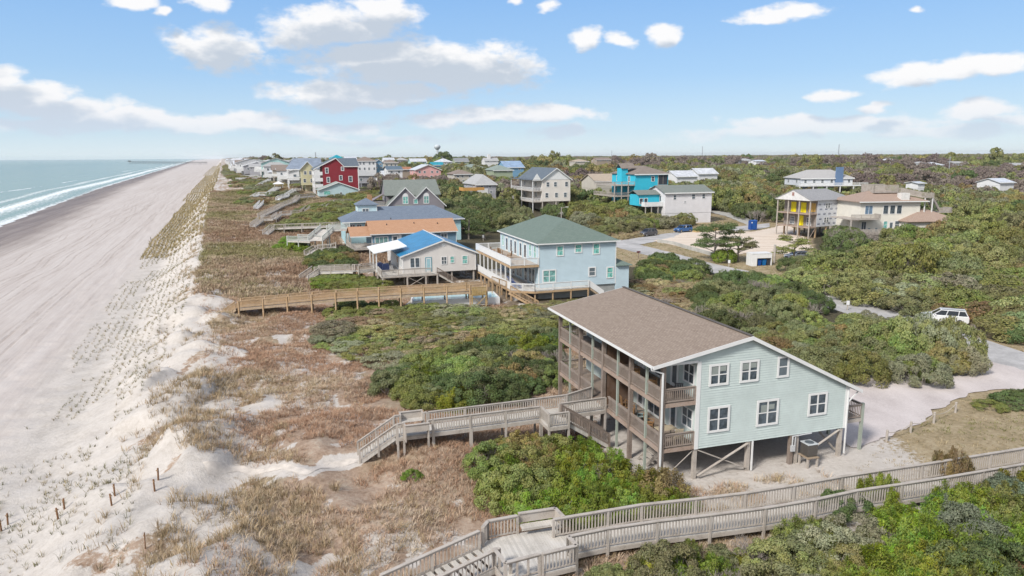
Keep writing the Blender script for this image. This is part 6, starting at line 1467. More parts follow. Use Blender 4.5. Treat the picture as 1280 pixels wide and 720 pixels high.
# towers, masts, pier
a = atY(547, 200, 1500); t_ = thing('water_tower', 'white bulbous water tower on a slim stem above the skyline', 'water tower', (a.x, 1500, 4))
wt = paint('white_tower_paint', (.55,.60,.63), .4)
hc = atY(547, 184, 1500).z-4
m = MB(); m.tube((0,0,-4),(0,0,hc-3),3.,2.2,16); m.build('stem', wt, t_)
bm = MB(); prof = [(2.2,hc-5.5),(4.0,hc-4.0),(6.2,hc-1.5),(6.9,hc+.8),(6.3,hc+3.),(4.0,hc+4.8),(1.2,hc+5.6),(.2,hc+5.7)]; n = 20; vs = [(r_*math.cos(2*math.pi*k/n), r_*math.sin(2*math.pi*k/n), z) for r_, z in prof for k in range(n)]
bm.add(vs, [(i*n+k, i*n+(k+1) % n, (i+1)*n+(k+1) % n, (i+1)*n+k) for i in range(len(prof)-1) for k in range(n)]+[tuple(range(n))[::-1], tuple(range((len(prof)-1)*n, len(prof)*n))]); bm.build('tank', wt, t_, True)
for x, yt, Y, r_, lb in ((877.5,183,900,.5,'tall thin lattice mast above the woods right of the turquoise house'),(1047.5,180.5,1100,.8,'tall thin radio mast above the white house with blue chimney'),(764.5,188,1200,.5,'faint short mast above the skyline trees'),(1187.5,195.5,380,.22,'pale utility pole rising among the right hand trees'),(394.8,190.2,1800,1.6,'tiny faint tower above the yellow house')):
    g0 = atY(x, 200, Y); top = atY(x, yt, Y).z; pole('radio_mast' if Y > 500 else 'utility_pole', lb, 'mast' if Y > 500 else 'pole', (g0.x, Y, 3), top-3, r_, paint('mast_grey', (.35,.37,.40), .5), 0, True)
pa_, pb_ = atz(258, 203.4, 3.), atz(161, 202.6, 3.)
pr = thing('fishing_pier', 'long dark fishing pier running out into the sea near the horizon', 'pier', (pa_.x, pa_.y, 0), math.atan2(pb_.y-pa_.y, pb_.x-pa_.x)); Lp = (pb_-pa_).length
DK = paint('pier_timber', (.05,.05,.055), .9)
m = MB(); m.box(0,Lp,-3,3,4.0,5.6); m.build('deck', DK, pr)
for k in range(40): m = MB(); u = Lp*k/40+3; m.box(u-.5,u+.5,-2.5,-1.9,-8,4); m.box(u-.5,u+.5,1.9,2.5,-8,4); m.build('pile_bent', DK, pr)
m = MB(); m.box(Lp-30,Lp,-8,8,4,5.6); m.build('pier_head', DK, pr); m = MB(); m.box(Lp-22,Lp-8,-4,4,5.6,10); m.build('shelter', DK, pr)
# walkers on the beach
def person(label, loc, rz, shirt, trousers):
    me = bpy.data.meshes.new('person'); bm = bmesh.new(); sk = None
    P = [(0,0,.95),(0,0,1.2),(0,.0,1.42),(0,0,1.52),(0,0,1.62),(0,0,1.72),(.19,0,1.42),(.24,.05,1.15),(.22,.16,.92),(-.19,0,1.42),(-.24,-.04,1.15),(-.22,.05,.9),(.1,0,.9),(.11,.12,.5),(.1,.05,.06),(.1,.18,.03),(-.1,0,.9),(-.11,-.08,.5),(-.1,-.25,.08),(-.1,-.14,.03)]
    E = [(0,1),(1,2),(2,3),(3,4),(4,5),(2,6),(6,7),(7,8),(2,9),(9,10),(10,11),(0,12),(12,13),(13,14),(14,15),(0,16),(16,17),(17,18),(18,19)]
    Rr = [.15,.14,.15,.06,.1,.08,.06,.045,.035,.06,.045,.035,.09,.065,.05,.04,.09,.065,.05,.04]
    me.from_pydata(P, E, []); o = bpy.data.objects.new('person', me); COL.objects.link(o); me.materials.append(shirt)
    md = o.modifiers.new('skin', 'SKIN'); 
    for i, r_ in enumerate(Rr): me.skin_vertices[0].data[i].radius = (r_, r_)
    o.modifiers.new('sub', 'SUBSURF').levels = 1
    o.location = loc; o.rotation_euler = (0,0,rz); tag(o, label, 'person'); return o
def skin_layer(me): me.skin_vertices or me.attributes
try:
    a = PG(259, 232.3); person('walker in dark clothes on the pale sand far up the beach', a, R(200), paint('dark_clothes', (.04,.045,.06), .8), None)
except Exception as ex: print('person', ex)
t = thing('beach_stake', 'lone dark stake on the open beach beside the tyre tracks', 'stake', PG(189, 302)); m = MB(); m.tube((0,0,-.3),(-.1,0,1.3),.07,.06,8); m.build('shaft', paint('dark_stake', (.06,.06,.05), .9), t); m = MB(); m.tube((-.09,0,1.2),(-.1,0,1.32),.09,.08,8); m.build('cap', paint('dark_stake', (.06,.06,.05), .9), t)
# ================================================================== foliage
def leaf_mat(name, trans=.25, rough=.6, fixed=None):
    m, nt, b = newmat(name); q = N(nt)
    oi = q.n('ShaderNodeObjectInfo'); vc = q.n('ShaderNodeVertexColor', layer_name='tint'); sp_ = q.n('ShaderNodeSeparateColor'); q.l(vc.outputs[0], sp_.inputs[0])
    h = q.n('ShaderNodeHueSaturation'); (q.l(oi.outputs['Color'], h.inputs['Color']) if fixed is None else setattr(h.inputs['Color'], 'default_value', (*fixed, 1)))
    q.l(q.math('ADD', .5, q.math('ADD', q.math('MULTIPLY', q.math('SUBTRACT', oi.outputs['Random'], .5), .05), q.math('MULTIPLY', q.math('SUBTRACT', sp_.outputs[0], .5), .07))), h.inputs['Hue'])
    q.l(q.math('ADD', .85, q.math('MULTIPLY', sp_.outputs[1], .3)), h.inputs['Saturation'])
    q.l(q.math('MULTIPLY', q.math('ADD', .72, q.math('MULTIPLY', sp_.outputs[2], .62)), q.math('ADD', .8, q.math('MULTIPLY', oi.outputs['Random'], .4))), h.inputs['Value'])
    q.l(h.outputs[0], b.inputs['Base Color']); b.inputs['Roughness'].default_value = rough; b.inputs['Specular IOR Level'].default_value = .25
    tr = q.n('ShaderNodeBsdfTranslucent'); q.l(h.outputs[0], tr.inputs[0]); mx = q.n('ShaderNodeMixShader'); mx.inputs[0].default_value = trans
    out = [n for n in nt.nodes if n.type == 'OUTPUT_MATERIAL'][0]
    q.l(b.outputs[0], mx.inputs[1]); q.l(tr.outputs[0], mx.inputs[2]); q.l(mx.outputs[0], out.inputs[0])
    return m
LEAF = leaf_mat('leaves', .32); BLADE = leaf_mat('blades', .2, .8)
def rand_unit(n, r): v = r.normal(size=(n, 3)); return v/np.linalg.norm(v, axis=1, keepdims=True)
def leaf_mesh(name, C, Nn, l, w, r, mat, up=.3, clump=None):
    """diamond leaves at C facing roughly Nn"""
    n = len(C); Nn = Nn+rand_unit(n, r)*.75; Nn /= np.linalg.norm(Nn, axis=1, keepdims=True)
    A = rand_unit(n, r)+np.array([0, 0, up]); A -= (A*Nn).sum(1, keepdims=True)*Nn; A /= np.linalg.norm(A, axis=1, keepdims=True)+1e-9
    B = np.cross(Nn, A); L = (l*(.6+.8*r.random((n, 1)))); Wd = (w*(.6+.8*r.random((n, 1))))
    V = np.stack([C-A*L*.5, C+B*Wd*.5-Nn*Wd*.15, C+A*L*.5, C-B*Wd*.5-Nn*Wd*.15], 1).reshape(-1, 3)
    F = np.arange(4*n).reshape(n, 4)
    me = fast_mesh(name, V, F, mat)
    t = r.random((n, 3)); 
    if clump is not None: t = t*.55+clump*.45
    color_attr(me, 'tint', np.repeat(t, 4, 0)); return me
def crown_pts(r, n, rx, ry, rz, K, lr, bottom=-.25, flat=.0, rough=.12):
    """points on the outside of many lobes that sit on a dome"""
    d = rand_unit(K*3, r); d = d[d[:, 2] > bottom][:K]; K = len(d)
    lc = d*np.array([rx, ry, rz])*(1-lr*.7*r.random((K, 1)))*(1+rough*(r.random((K, 1))-.5)*2)
    lrad = lr*min(rx, ry)*(.65+.7*r.random(K))
    idx = r.integers(0, K, n); o = rand_unit(n, r); o = o*.8+d[idx]*.55+np.array([0, 0, .2]); o /= np.linalg.norm(o, axis=1, keepdims=True)
    P = lc[idx]+o*lrad[idx][:, None]*np.array([1, 1, .8])*(.72+.36*r.random((n, 1)))
    cl = r.random((K, 3))[idx]
    return P, o, cl
def stems_mesh(name, r, h, spread, n=6, rad=.05, mat=None, fork=True):
    m = MB()
    for k in range(n):
        an = r.random()*6.28; d = Vector((math.cos(an)*spread*r.uniform(.3, 1), math.sin(an)*spread*r.uniform(.3, 1), h*r.uniform(.6, .9)))
        mid = d*.5+Vector((r.uniform(-.1, .1), r.uniform(-.1, .1), 0)); m.tube((0,0,-.3), mid, rad, rad*.7, 5, False); m.tube(mid, d, rad*.7, rad*.3, 5, False)
    return m.data(name, mat)
BARK = wood('grey_bark', (.22,.19,.16), .3); BARE = paint('bare_grey_twigs', (.33,.29,.26), .9, .3, 3)
TW = {}; CARP = atg(1176,404.5)
def shrub_protos(tag_, n, l, w, count, K, lr, rz=.62, bottom=-.2, seed=1):
    out = []
    for i in range(count):
        r = np.random.default_rng(seed*100+i); rx, ry = 1*r.uniform(.9, 1.15), 1*r.uniform(.85, 1.1)
        P, o, cl = crown_pts(r, n, rx, ry, rz*r.uniform(.85, 1.15), K, lr*r.uniform(.85, 1.15), bottom)
        P[:, 2] += rz*.45
        out.append((leaf_mesh('foliage', P, o, l, w, r, LEAF, clump=cl), twig_mesh(seed*7+i, 7, 3, .02, 1.5, .95).data('stems', BARE) if tag_ != 'far' else stems_mesh('stems', r, rz*1.1, .7, 6, .04, BARK)))
    return out
def twig_mesh(seed, n0=16, depth=4, rad=.022, spread=.75, h=1.):
    r = random.Random(seed); m = MB()
    def grow(p, d, L, rr, k):
        q_ = p+d*L; m.tube(p, q_, rr, rr*.65, 3, False)
        if k == 0: return
        for _ in range(r.choice((2, 3, 3))):
            nd = (d+Vector((r.gauss(0, .42), r.gauss(0, .42), r.gauss(.05, .3)))).normalized(); grow(q_, nd, L*r.uniform(.6, .85), rr*.65, k-1)
    for _ in range(n0):
        a = r.random()*6.28; b = r.random()*.55; d = Vector((math.cos(a)*spread*r.random(), math.sin(a)*spread*r.random(), h)).normalized(); grow(Vector((math.cos(a)*b, math.sin(a)*b, -.05)), d, .30*h, rad, depth)
    return m
SN = shrub_protos('near', 13000, .07, .038, 5, 60, .24, seed=1)          # unit radius 1, scaled up
SM = shrub_protos('mid', 6500, .085, .05, 5, 56, .24, seed=2)
SF = shrub_protos('far', 900, .22, .13, 4, 30, .30, seed=3)
# upright sprays: cedar like
def cedar_proto(seed, n, l, w):
    r = np.random.default_rng(seed); K = 46; a = r.random(K)*6.28; rad = np.sqrt(r.random(K))*.85
    bx, by = np.cos(a)*rad, np.sin(a)*rad; hh = (.95-.45*rad**2)*r.uniform(.75, 1.2, K)
    idx = r.integers(0, K, n); tt = r.random(n)**.6
    lean = np.stack([bx*.45, by*.45], 1)
    wd = .17*(1-tt*.75)
    P = np.stack([bx[idx]+lean[idx, 0]*tt*.6+r.normal(size=n)*wd, by[idx]+lean[idx, 1]*tt*.6+r.normal(size=n)*wd, hh[idx]*tt], 1)
    o = np.stack([P[:, 0]-bx[idx], P[:, 1]-by[idx], np.full(n, .12)], 1)+np.stack([bx[idx]*.3, by[idx]*.3, np.full(n, .12)], 1); o /= np.linalg.norm(o, axis=1, keepdims=True)
    return leaf_mesh('foliage', P, o, l, w, r, LEAF, up=1.4, clump=r.random((K, 3))[idx]), stems_mesh('stems', r, .8, .6, 6, .035, BARK)
CN = [cedar_proto(40+i, 12000, .085, .03) for i in range(4)]; CM = [cedar_proto(50+i, 5000, .11, .045) for i in range(3)]
def twig_mesh(seed, n0=16, depth=4, rad=.022, spread=.75, h=1.):
    r = random.Random(seed); m = MB()
    def grow(p, d, L, rr, k):
        q_ = p+d*L; m.tube(p, q_, rr, rr*.65, 3, False)
        if k == 0: return
        for _ in range(r.choice((2, 3, 3))):
            nd = (d+Vector((r.gauss(0, .42), r.gauss(0, .42), r.gauss(.05, .3)))).normalized(); grow(q_, nd, L*r.uniform(.6, .85), rr*.65, k-1)
    for _ in range(n0):
        a = r.random()*6.28; b = r.random()*.55; d = Vector((math.cos(a)*spread*r.random(), math.sin(a)*spread*r.random(), h)).normalized(); grow(Vector((math.cos(a)*b, math.sin(a)*b, -.05)), d, .30*h, rad, depth)
    return m
TWN = [twig_mesh(i).data('branches', BARE) for i in range(3)]
def fill(poly, rmin, rmax, spacing, r, dz=.8, excl=True, world=False):
    pw = np.array(poly) if world else px_poly(poly, dz)
    lo, hi = pw.min(0), pw.max(0); A = (hi-lo).prod(); pts = []; n = int(A/spacing**2*7)+50
    C = r.random((n, 2))*(hi-lo)+lo; C = C[inside(C, pw)]
    grid = {}
    if excl and len(C):
        kk = np.ones(len(C), bool)
        for f in FOOT_NEAR:
            f = np.asarray(f)
            if f[:, 0].max() < lo[0] or f[:, 0].min() > hi[0] or f[:, 1].max() < lo[1] or f[:, 1].min() > hi[1]: continue
            kk &= ~inside(C, f)
        kk &= np.hypot(C[:, 0]-CARP[0], C[:, 1]-CARP[1]) > 4.6+1.9*(C[:, 1] < CARP[1])
        C = C[kk]
    for c in C:
        k = (int(c[0]/spacing), int(c[1]/spacing)); ok = True
        for i in (-1, 0, 1):
            for j in (-1, 0, 1):
                for p in grid.get((k[0]+i, k[1]+j), ()):
                    if (p[0]-c[0])**2+(p[1]-c[1])**2 < spacing**2: ok = False; break
                if not ok: break
            if not ok: break
        if ok: grid.setdefault(k, []).append(c); pts.append(c)
    return [(float(c[0]), float(c[1])) for c in pts]
# keep plants off decks and roads
def box_w(loc, rz, u0, u1, v0, v1):
    c, s = math.cos(rz), math.sin(rz); return np.array([(loc[0]+c*u-s*v, loc[1]+s*u+c*v) for u, v in ((u0,v0),(u1,v0),(u1,v1),(u0,v1))])
FOOT_NEAR = FOOT[:12]+[box_w(ML, MR, -22, -2.4, 6.3, 9.4), box_w(ML, MR, -7.6, -2.4, 5.0, 8), np.array([(-3,28.5),(3.6,29.6),(45,43.2),(45,46.8),(2.2,35.6),(-3,34)]), np.array(strip(main_c[:12], 7.6)), np.array([(c_[0]+dx, c_[1]+dy) for c_ in [atg(1176,404.5)] for dx, dy in ((-3.6,4.0),(-4.6,-1.2),(2.6,-5.0),(6.5,-1.6),(5.5,1.2))])]
COLR = {'cedar': (.215,.245,.04), 'bright': (.20,.28,.045), 'olive': (.265,.27,.105), 'oak': (.215,.225,.105), 'dark': (.125,.16,.06), 'rust': (.29,.225,.10), 'lime': (.38,.385,.07), 'silver': (.19,.235,.155), 'greyg': (.275,.275,.17), 'straw': (.41,.33,.20), 'moss': (.235,.26,.08)}
QUEUE = []
CNT = {}
def plant(kind, x, y, rad, hgt, colr, label, group, lod, rr, name='shrub', cat='shrub', z=None, now=False):
    if name == 'shrub' and group and not now: QUEUE.append((rad/math.hypot(x, y), (kind, x, y, rad, hgt, colr, label, group, lod))); return None
    z = Gs(x, y) if z is None else z
    if kind == 'bare':
        o = thing(name, label, cat, (x, y, z-.05), rr.random()*6.28, group); b = link('branches', TWN[rr.integers(0, 3)], o, sc=(rad, rad, hgt)); return o
    src = {'shrub': {'n': SN, 'm': SM, 'f': SF}, 'cedar': {'n': CN, 'm': CM, 'f': CM}}[kind][lod]
    fo, stm = src[rr.integers(0, len(src))]
    o = thing(name, label, cat, (x, y, z-.05), rr.random()*6.28, group)
    h_ = hgt/(.95 if kind == 'shrub' else 1.0)
    f = link('foliage', fo, o, sc=(rad, rad, h_)); c = COLR[colr]; j = rr.uniform(.85, 1.2); f.color = (c[0]*j*rr.uniform(.93, 1.07), c[1]*j, c[2]*j, 1)
    link('stems', stm, o, sc=(rad, rad, h_)); CNT[name] = CNT.get(name, 0)+1
    return o
def zone(poly, kinds, rad, hgt, sp, label, group, lod, seed, dz=.8, name='shrub', cat='shrub', world=False):
    rr = np.random.default_rng(seed); ks = [k for k in kinds]; wts = np.array([k[2] for k in kinds], float); wts /= wts.sum(); n = 0
    for (x, y) in fill(poly, 0, 0, sp, rr, dz, world=world):
        k = ks[rr.choice(len(ks), p=wts)]; s_ = rr.uniform(*rad)
        plant(k[0], x, y, s_, s_*hgt*rr.uniform(.8, 1.2) if k[0] != 'bare' else s_*hgt*1.1, k[1], label, group, lod, rr, name, cat); n += 1
    return n
SH, CE, BA = 'shrub', 'cedar', 'bare'
nz_ = []
nz_.append(zone([(597,568),(640,546),(690,545),(748,562),(790,592),(838,606),(850,622),(790,636),(735,640),(668,628),(626,600)], [(CE,'bright',3),(CE,'cedar',4),(CE,'rust',1.2),(SH,'moss',1.2),(BA,'',.25)], (1.3,1.9), .95, 1.15, 'bright green feathery shrub in the thicket before the pale green house', 'shrubs between the two grey boardwalks', 'n', 11, 1.0, 'cedar_shrub'))
nz_.append(zone([(478,468),(520,446),(590,430),(640,418),(695,408),(697,470),(650,485),(598,500),(540,503),(500,486)], [(SH,'dark',3),(SH,'moss',3),(CE,'cedar',1.5),(SH,'oak',2),(BA,'',.6),(SH,'rust',.5)], (1.3,2.1), .95, 1.5, 'dark green shrub in the thicket north of the near timber walkway', 'thicket beyond the near walkway', 'n', 12, .9))
nz_.append(zone([(420,392),(520,385),(600,388),(692,382),(694,408),(640,416),(560,438),(480,452),(410,430)], [(SH,'olive',4),(SH,'greyg',2.4),(SH,'straw',2),(SH,'moss',1.4),(SH,'rust',.8)], (1.5,2.6), .42, 1.9, 'low olive shrub spreading over the brown ground beside the tan boardwalk', 'low olive shrubs in the dune hollow', 'm', 13, .4))
nz_.append(zone([(860,668),(960,655),(1050,640),(1110,640),(1110,700),(1020,740),(860,740),(735,735),(770,700)], [(SH,'greyg',1.5),(SH,'olive',1.2),(SH,'oak',2.),(CE,'moss',3),(CE,'cedar',1.2),(BA,'',2.4)], (1.1,1.7), .95, 1.12, 'grey green shrub with bare twigs in the bottom thicket', 'grey green thicket along the bottom edge', 'n', 14, 1.0))
nz_.append(zone([(1040,612),(1095,592),(1190,586),(1300,574),(1300,750),(1060,750),(1110,695),(1105,640)], [(CE,'cedar',4),(CE,'bright',3.2),(CE,'moss',2),(SH,'dark',.8),(SH,'silver',.7),(CE,'rust',.6),(BA,'',.3)], (1.2,1.9), 1.15, 1.2, 'lush green cedar shrub filling the bottom right corner', 'lush cedars in the bottom right corner', 'n', 15, 1.6, 'cedar_shrub'))
nz_.append(zone([(1110,618),(1160,606),(1260,592),(1290,600),(1230,632),(1120,640)], [(SH,'silver',3),(SH,'dark',1)], (1.1,1.5), 1.1, 1.3, 'silvery blue green shrub leaning over the near boardwalk rail', 'silvery shrubs at the near boardwalk', 'n', 16, 1.0))
nz_.append(zone([(925,410),(1000,412),(1062,410),(1078,399),(1165,408),(1204,432),(1204,452),(1150,462),(1080,462),(1010,452),(960,432)], [(SH,'olive',3),(SH,'greyg',2),(SH,'moss',1.4),(SH,'rust',.6),(SH,'oak',2)], (1.5,2.3), 1.05, 1.7, 'rounded wind clipped shrub behind the nearest house', 'clipped hedge like thicket behind the nearest house', 'n', 17, 1.2))
nz_.append(zone([(876,392),(880,365),(905,345),(960,345),(1005,350),(1018,372),(1022,392),(960,402),(915,402)], [(SH,'dark',2.4),(SH,'oak',2),(BA,'',2.4),(SH,'moss',1.6),(CE,'moss',.6)], (1.6,2.6), 1.1, 1.9, 'dark oak shrub among bare grey branches before the street', 'oaks and bare branches before the street', 'n', 18, 1.5, 'scrub_oak'))
nz_.append(zone([(795,352),(820,335),(872,330),(880,345),(866,362),(870,395),(900,408),(860,398),(820,372)], [(SH,'straw',3),(SH,'rust',1.6),(SH,'olive',2),(BA,'',.4)], (1.3,2.0), .6, 1.6, 'straw and rust coloured brush behind the nearest roof', 'straw coloured brush by the light blue house', 'm', 19, .8))
nz_.append(zone([(800,328),(828,322),(868,333),(866,346),(815,346)], [(SH,'dark',3),(SH,'moss',1)], (1.6,2.4), 1.0, 2.2, 'round dark green bush at the street edge beyond the light blue house', 'dark bushes at the street edge', 'm', 20, 1.2))
nz_.append(zone([(1010,352),(1000,335),(1040,322),(1090,318),(1150,305),(1210,292),(1300,268),(1300,398),(1215,398),(1180,372),(1100,372),(1060,368)], [(SH,'olive',4),(SH,'moss',3),(SH,'oak',2.4),(SH,'rust',.8),(SH,'greyg',1.6),(BA,'',.8),(SH,'lime',.1)], (2.2,4.0), .75, 2.5, 'wind pruned evergreen shrub in the great thicket right of the street', 'great evergreen thicket right of the street', 'm', 21, 2.0))
nz_.append(zone([(1215,392),(1300,405),(1300,425),(1230,400)], [(SH,'dark',2),(SH,'rust',1)], (1.5,2.2), .9, 2.4, 'dark shrub on the bank above the white car', 'dark shrubs on the bank above the white car', 'm', 22, 1.0))
nz_.append(zone([(972,330),(1010,322),(1062,314),(1080,322),(1040,334),(1000,338)], [(SH,'dark',3),(SH,'oak',1.6),(BA,'',.9)], (1.6,2.2), 1.0, 2.4, 'dark green shrub at the foot of the unfinished house', 'shrubs at the foot of the unfinished house', 'm', 23, 1.2))
nz_.append(zone([(705,282),(740,262),(800,262),(838,272),(858,264),(858,270),(838,273),(792,279),(745,284)], [(SH,'oak',4),(SH,'olive',3),(SH,'moss',1),(SH,'greyg',1)], (2.4,3.6), .9, 3.0, 'rounded live oak beside the parked cars', 'live oaks beside the parked cars', 'm', 24, 2.4, 'live_oak', 'tree'))
nz_.append(zone([(715,250),(735,226),(790,238),(800,262),(735,270)], [(SH,'oak',4),(SH,'moss',3),(SH,'rust',1)], (3.2,4.6), 1.0, 4.0, 'live oak between the cream and the turquoise houses', 'live oaks between the cream and turquoise houses', 'm', 25, 3., 'live_oak', 'tree'))
nz_.append(zone([(548,262),(560,236),(590,245),(625,252),(642,262),(640,275),(600,275),(560,275)], [(SH,'oak',3),(SH,'dark',4)], (3.2,4.6), 1.05, 4.2, 'dark live oak right of the mauve gabled house', 'dark live oaks right of the mauve house', 'm', 26, 3., 'live_oak', 'tree'))
nz_.append(zone([(372,262),(420,250),(478,238),(484,268),(430,278),(385,280)], [(SH,'olive',3),(SH,'moss',2),(SH,'rust',1),(SH,'oak',1.4)], (2.4,3.8), .7, 3.2, 'wind shorn shrub on the dune left of the mauve house', 'shrubs on the dune left of the mauve house', 'm', 27, 1.6))
nz_.append(zone([(340,283),(372,276),(430,276),(428,282),(350,286)], [(SH,'olive',3),(SH,'dark',2),(SH,'rust',1.6)], (1.8,2.8), .8, 3.0, 'green shrub between the grey dune boardwalks', 'shrubs between the grey dune boardwalks', 'm', 28, 1.))
nz_.append(zone([(352,307),(362,297),(382,303),(380,311)], [(SH,'bright',3)], (1.5,2.1), .75, 1.6, 'bright green shrub patch on the brown dune by the white sun deck', 'bright green shrubs by the white sun deck', 'm', 29, .8))
nz_.append(zone([(388,328),(402,316),(430,314),(440,324),(425,332),(400,334)], [(SH,'dark',2),(SH,'moss',2),(SH,'rust',.5)], (1.6,2.3), .8, 1.8, 'dark green shrub below the grey stair of the orange roofed house', 'shrubs below the orange roofed house', 'm', 30, .8))
nz_.append(zone([(398,352),(412,345),(455,346),(490,352),(470,362),(425,362)], [(SH,'moss',3),(SH,'bright',1)], (1.4,2.2), .55, 1.7, 'low green shrub in front of the blue roofed house', 'low green shrubs before the blue roofed house', 'm', 31, .5))
nz_.append(zone([(410,384),(440,376),(500,382),(500,392),(440,396)], [(SH,'moss',3),(SH,'dark',1),(SH,'olive',1)], (1.1,1.7), .7, 1.5, 'green shrub close against the tan boardwalk', 'green shrubs against the tan boardwalk', 'm', 32, .5))
nz_.append(zone([(625,385),(700,380),(792,358),(800,366),(720,384),(690,392),(640,396)], [(SH,'straw',2),(SH,'olive',2),(SH,'greyg',2)], (1.3,1.9), .6, 1.8, 'pale olive brush at the foot of the light blue house', 'brush at the foot of the light blue house', 'm', 33, .5))
nz_.append(zone([(1215,505),(1250,496),(1290,492),(1290,502),(1240,508)], [(SH,'dark',2),(SH,'lime',.7),(SH,'moss',1)], (1.1,1.6), .7, 1.5, 'small low shrub on the grass right of the gravel lot', 'low shrubs right of the gravel lot', 'm', 34, .6))
nz_.append(zone([(742,293),(770,291),(806,287),(806,290),(770,296)], [(SH,'straw',3)], (1.2,1.8), .6, 1.9, 'clump of straw coloured tall grass along the side street', 'tall straw clumps along the side street', 'm', 35, .8))
nz_.append(zone([(952,268),(966,262),(962,236),(912,232),(905,250),(930,260)], [(SH,'oak',3),(SH,'dark',2),(BA,'',1)], (3.0,4.4), 1.05, 4.6, 'live oak behind the sandy lot left of the unfinished house', 'live oaks behind the sandy lot', 'm', 36, 3., 'live_oak', 'tree'))
nz_.append(zone([(1100,322),(1150,306),(1200,288),(1240,272),(1300,262),(1300,305),(1200,330),(1120,338)], [(SH,'olive',3),(SH,'moss',2.4),(SH,'oak',2),(SH,'rust',1)], (2.6,3.8), 1.2, 3.4, 'tall rounded evergreen on the rise beside the cream house', 'tall evergreens on the rise beside the cream house', 'm', 38, 3.0, 'live_oak', 'tree'))
nz_.append(zone([(1100,285),(1062,268),(1050,300),(1060,308)], [(BA,'',4),(SH,'dark',1)], (3.,4.), .95, 3., 'bare grey tree between the unfinished and the cream house', 'bare trees beside the cream house', 'm', 37, 2., 'bare_tree', 'tree'))
print('zones', nz_, sum(nz_))
rr = np.random.default_rng(77)
for x, y, kd, cl, rd, hg, lb in [(515,593,SH,'bright',.55,.6,'single bright green shrub on the brown dune below the walkway'),(820,716,CE,'lime',1.3,1.0,'yellow green feathery shrub at the bottom edge, left one'),(858,724,CE,'lime',1.2,.9,'yellow green feathery shrub at the bottom edge, right one'),
    (1055,640,SH,'dark',1.3,1.4,'dark bush hanging over the near boardwalk rail'),(1098,626,CE,'cedar',1.15,2.0,'tallest bright green cedar beside the near boardwalk'),(1188,600,CE,'rust',1.1,2.3,'bronze pointed cedar standing above the near boardwalk'),(862,700,CE,'moss',.9,1.2,'small green shrub below the near boardwalk posts'),
    (1122,304,SH,'olive',3.2,4.0,'broad olive shrub under the low wing of the cream house, leftmost'),(1140,305,SH,'moss',3.2,4.4,'broad green shrub under the low wing of the cream house, second from left'),(1157,304,SH,'olive',3.2,4.5,'broad olive shrub below the middle of the low wing roof'),(1174,301,SH,'rust',3.0,4.4,'bronze tinted shrub below the right part of the low wing roof'),(1192,297,SH,'moss',3.2,4.6,'tall green shrub at the right end of the low wing roof'),
    (1082,442,SH,'olive',2.5,3.5,'tall clipped looking shrub in the hedge row before the white car, leftmost'),(1108,446,SH,'moss',2.5,3.8,'tall clipped looking shrub in the hedge row before the white car, second from left'),(1134,448,SH,'olive',2.5,4.1,'tall clipped looking shrub in the hedge row before the white car, third from left'),(1160,449,SH,'greyg',2.5,4.3,'tall clipped looking shrub in the hedge row before the white car, fourth from left'),(1184,449,SH,'olive',2.5,4.2,'tall clipped looking shrub in the hedge row before the white car, rightmost'),
    (905,322,SH,'bright',2.0,2.6,'light green bush in front of the lone dark tree'),(1240,364,SH,'oak',2.4,1.6,'grey mound of shrub behind the white car'),(694,266,SH,'dark',3.2,4.4,'round dark tree in front of the tall cream house'),(653,272,SH,'oak',2.8,4.0,'small dark tree left of the cream house steps'),(766,284,SH,'lime',.9,.9,'small yellow green palmetto by the side street')]:
    p = PG(x, y+6); plant(kd, p[0], p[1], rd, hg, cl, lb, None, 'n' if p[1] < 70 else 'm', rr)
def tree(label, loc, h, spread, colr, seed, lean=(0, 0), n=14, lod=2600, name='tree', ls=.3):
    r = np.random.default_rng(seed); t = thing(name, label, 'tree', loc, r.random()*6.28); m = MB(); ends = []
    top = Vector((lean[0], lean[1], h*.75)); m.tube((0,0,-.4), top*.5, .22, .15, 7, False); m.tube(top*.5, top, .15, .07, 7, False)
    for k in range(n):
        f = r.uniform(.3, 1); b = top*f; a = r.random()*6.28; e = b+Vector((math.cos(a)*spread*(1.15-f*.5), math.sin(a)*spread*(1.15-f*.5), h*r.uniform(.05, .22))); m.tube(b, e, .07, .02, 5, False); ends.append(e); ends.append(b.lerp(e, .6)+Vector((0,0,.2)))
    m.build('trunk', BARK, t)
    E_ = np.array([tuple(e) for e in ends]); idx = r.integers(0, len(E_), lod); o = rand_unit(lod, r); o[:, 2] = np.abs(o[:, 2])*.7+o[:, 2]*.3
    P = E_[idx]+o*np.array([1, 1, .55])*(spread*.30)*(.5+.6*r.random((lod, 1)))
    f = link('crown', leaf_mesh('crown', P, o, ls, ls*.4, r, LEAF, clump=r.random((len(E_), 3))[idx]), t); f.color = (*COLR[colr], 1); return t
a = PG(893, 327); tree('sparse dark windswept pine standing alone at the edge of the sandy lot', a, 7.5, 4.2, 'dark', 5, n=20, lod=7000, ls=.34)
a = PG(922, 327); tree('second dark tree right of the windswept pine at the lot edge', a, 6.0, 3.0, 'oak', 6, n=14, lod=4200)
a = PG(992, 327); tree('small open crowned tree below the unfinished house', a, 5.0, 3.2, 'moss', 7, n=14, lod=3600)
a = PG(607, 299); tree('low dark leaning pine beside the palm', a, 3.6, 4.0, 'dark', 8, (2.5, 0), 12, 3000)
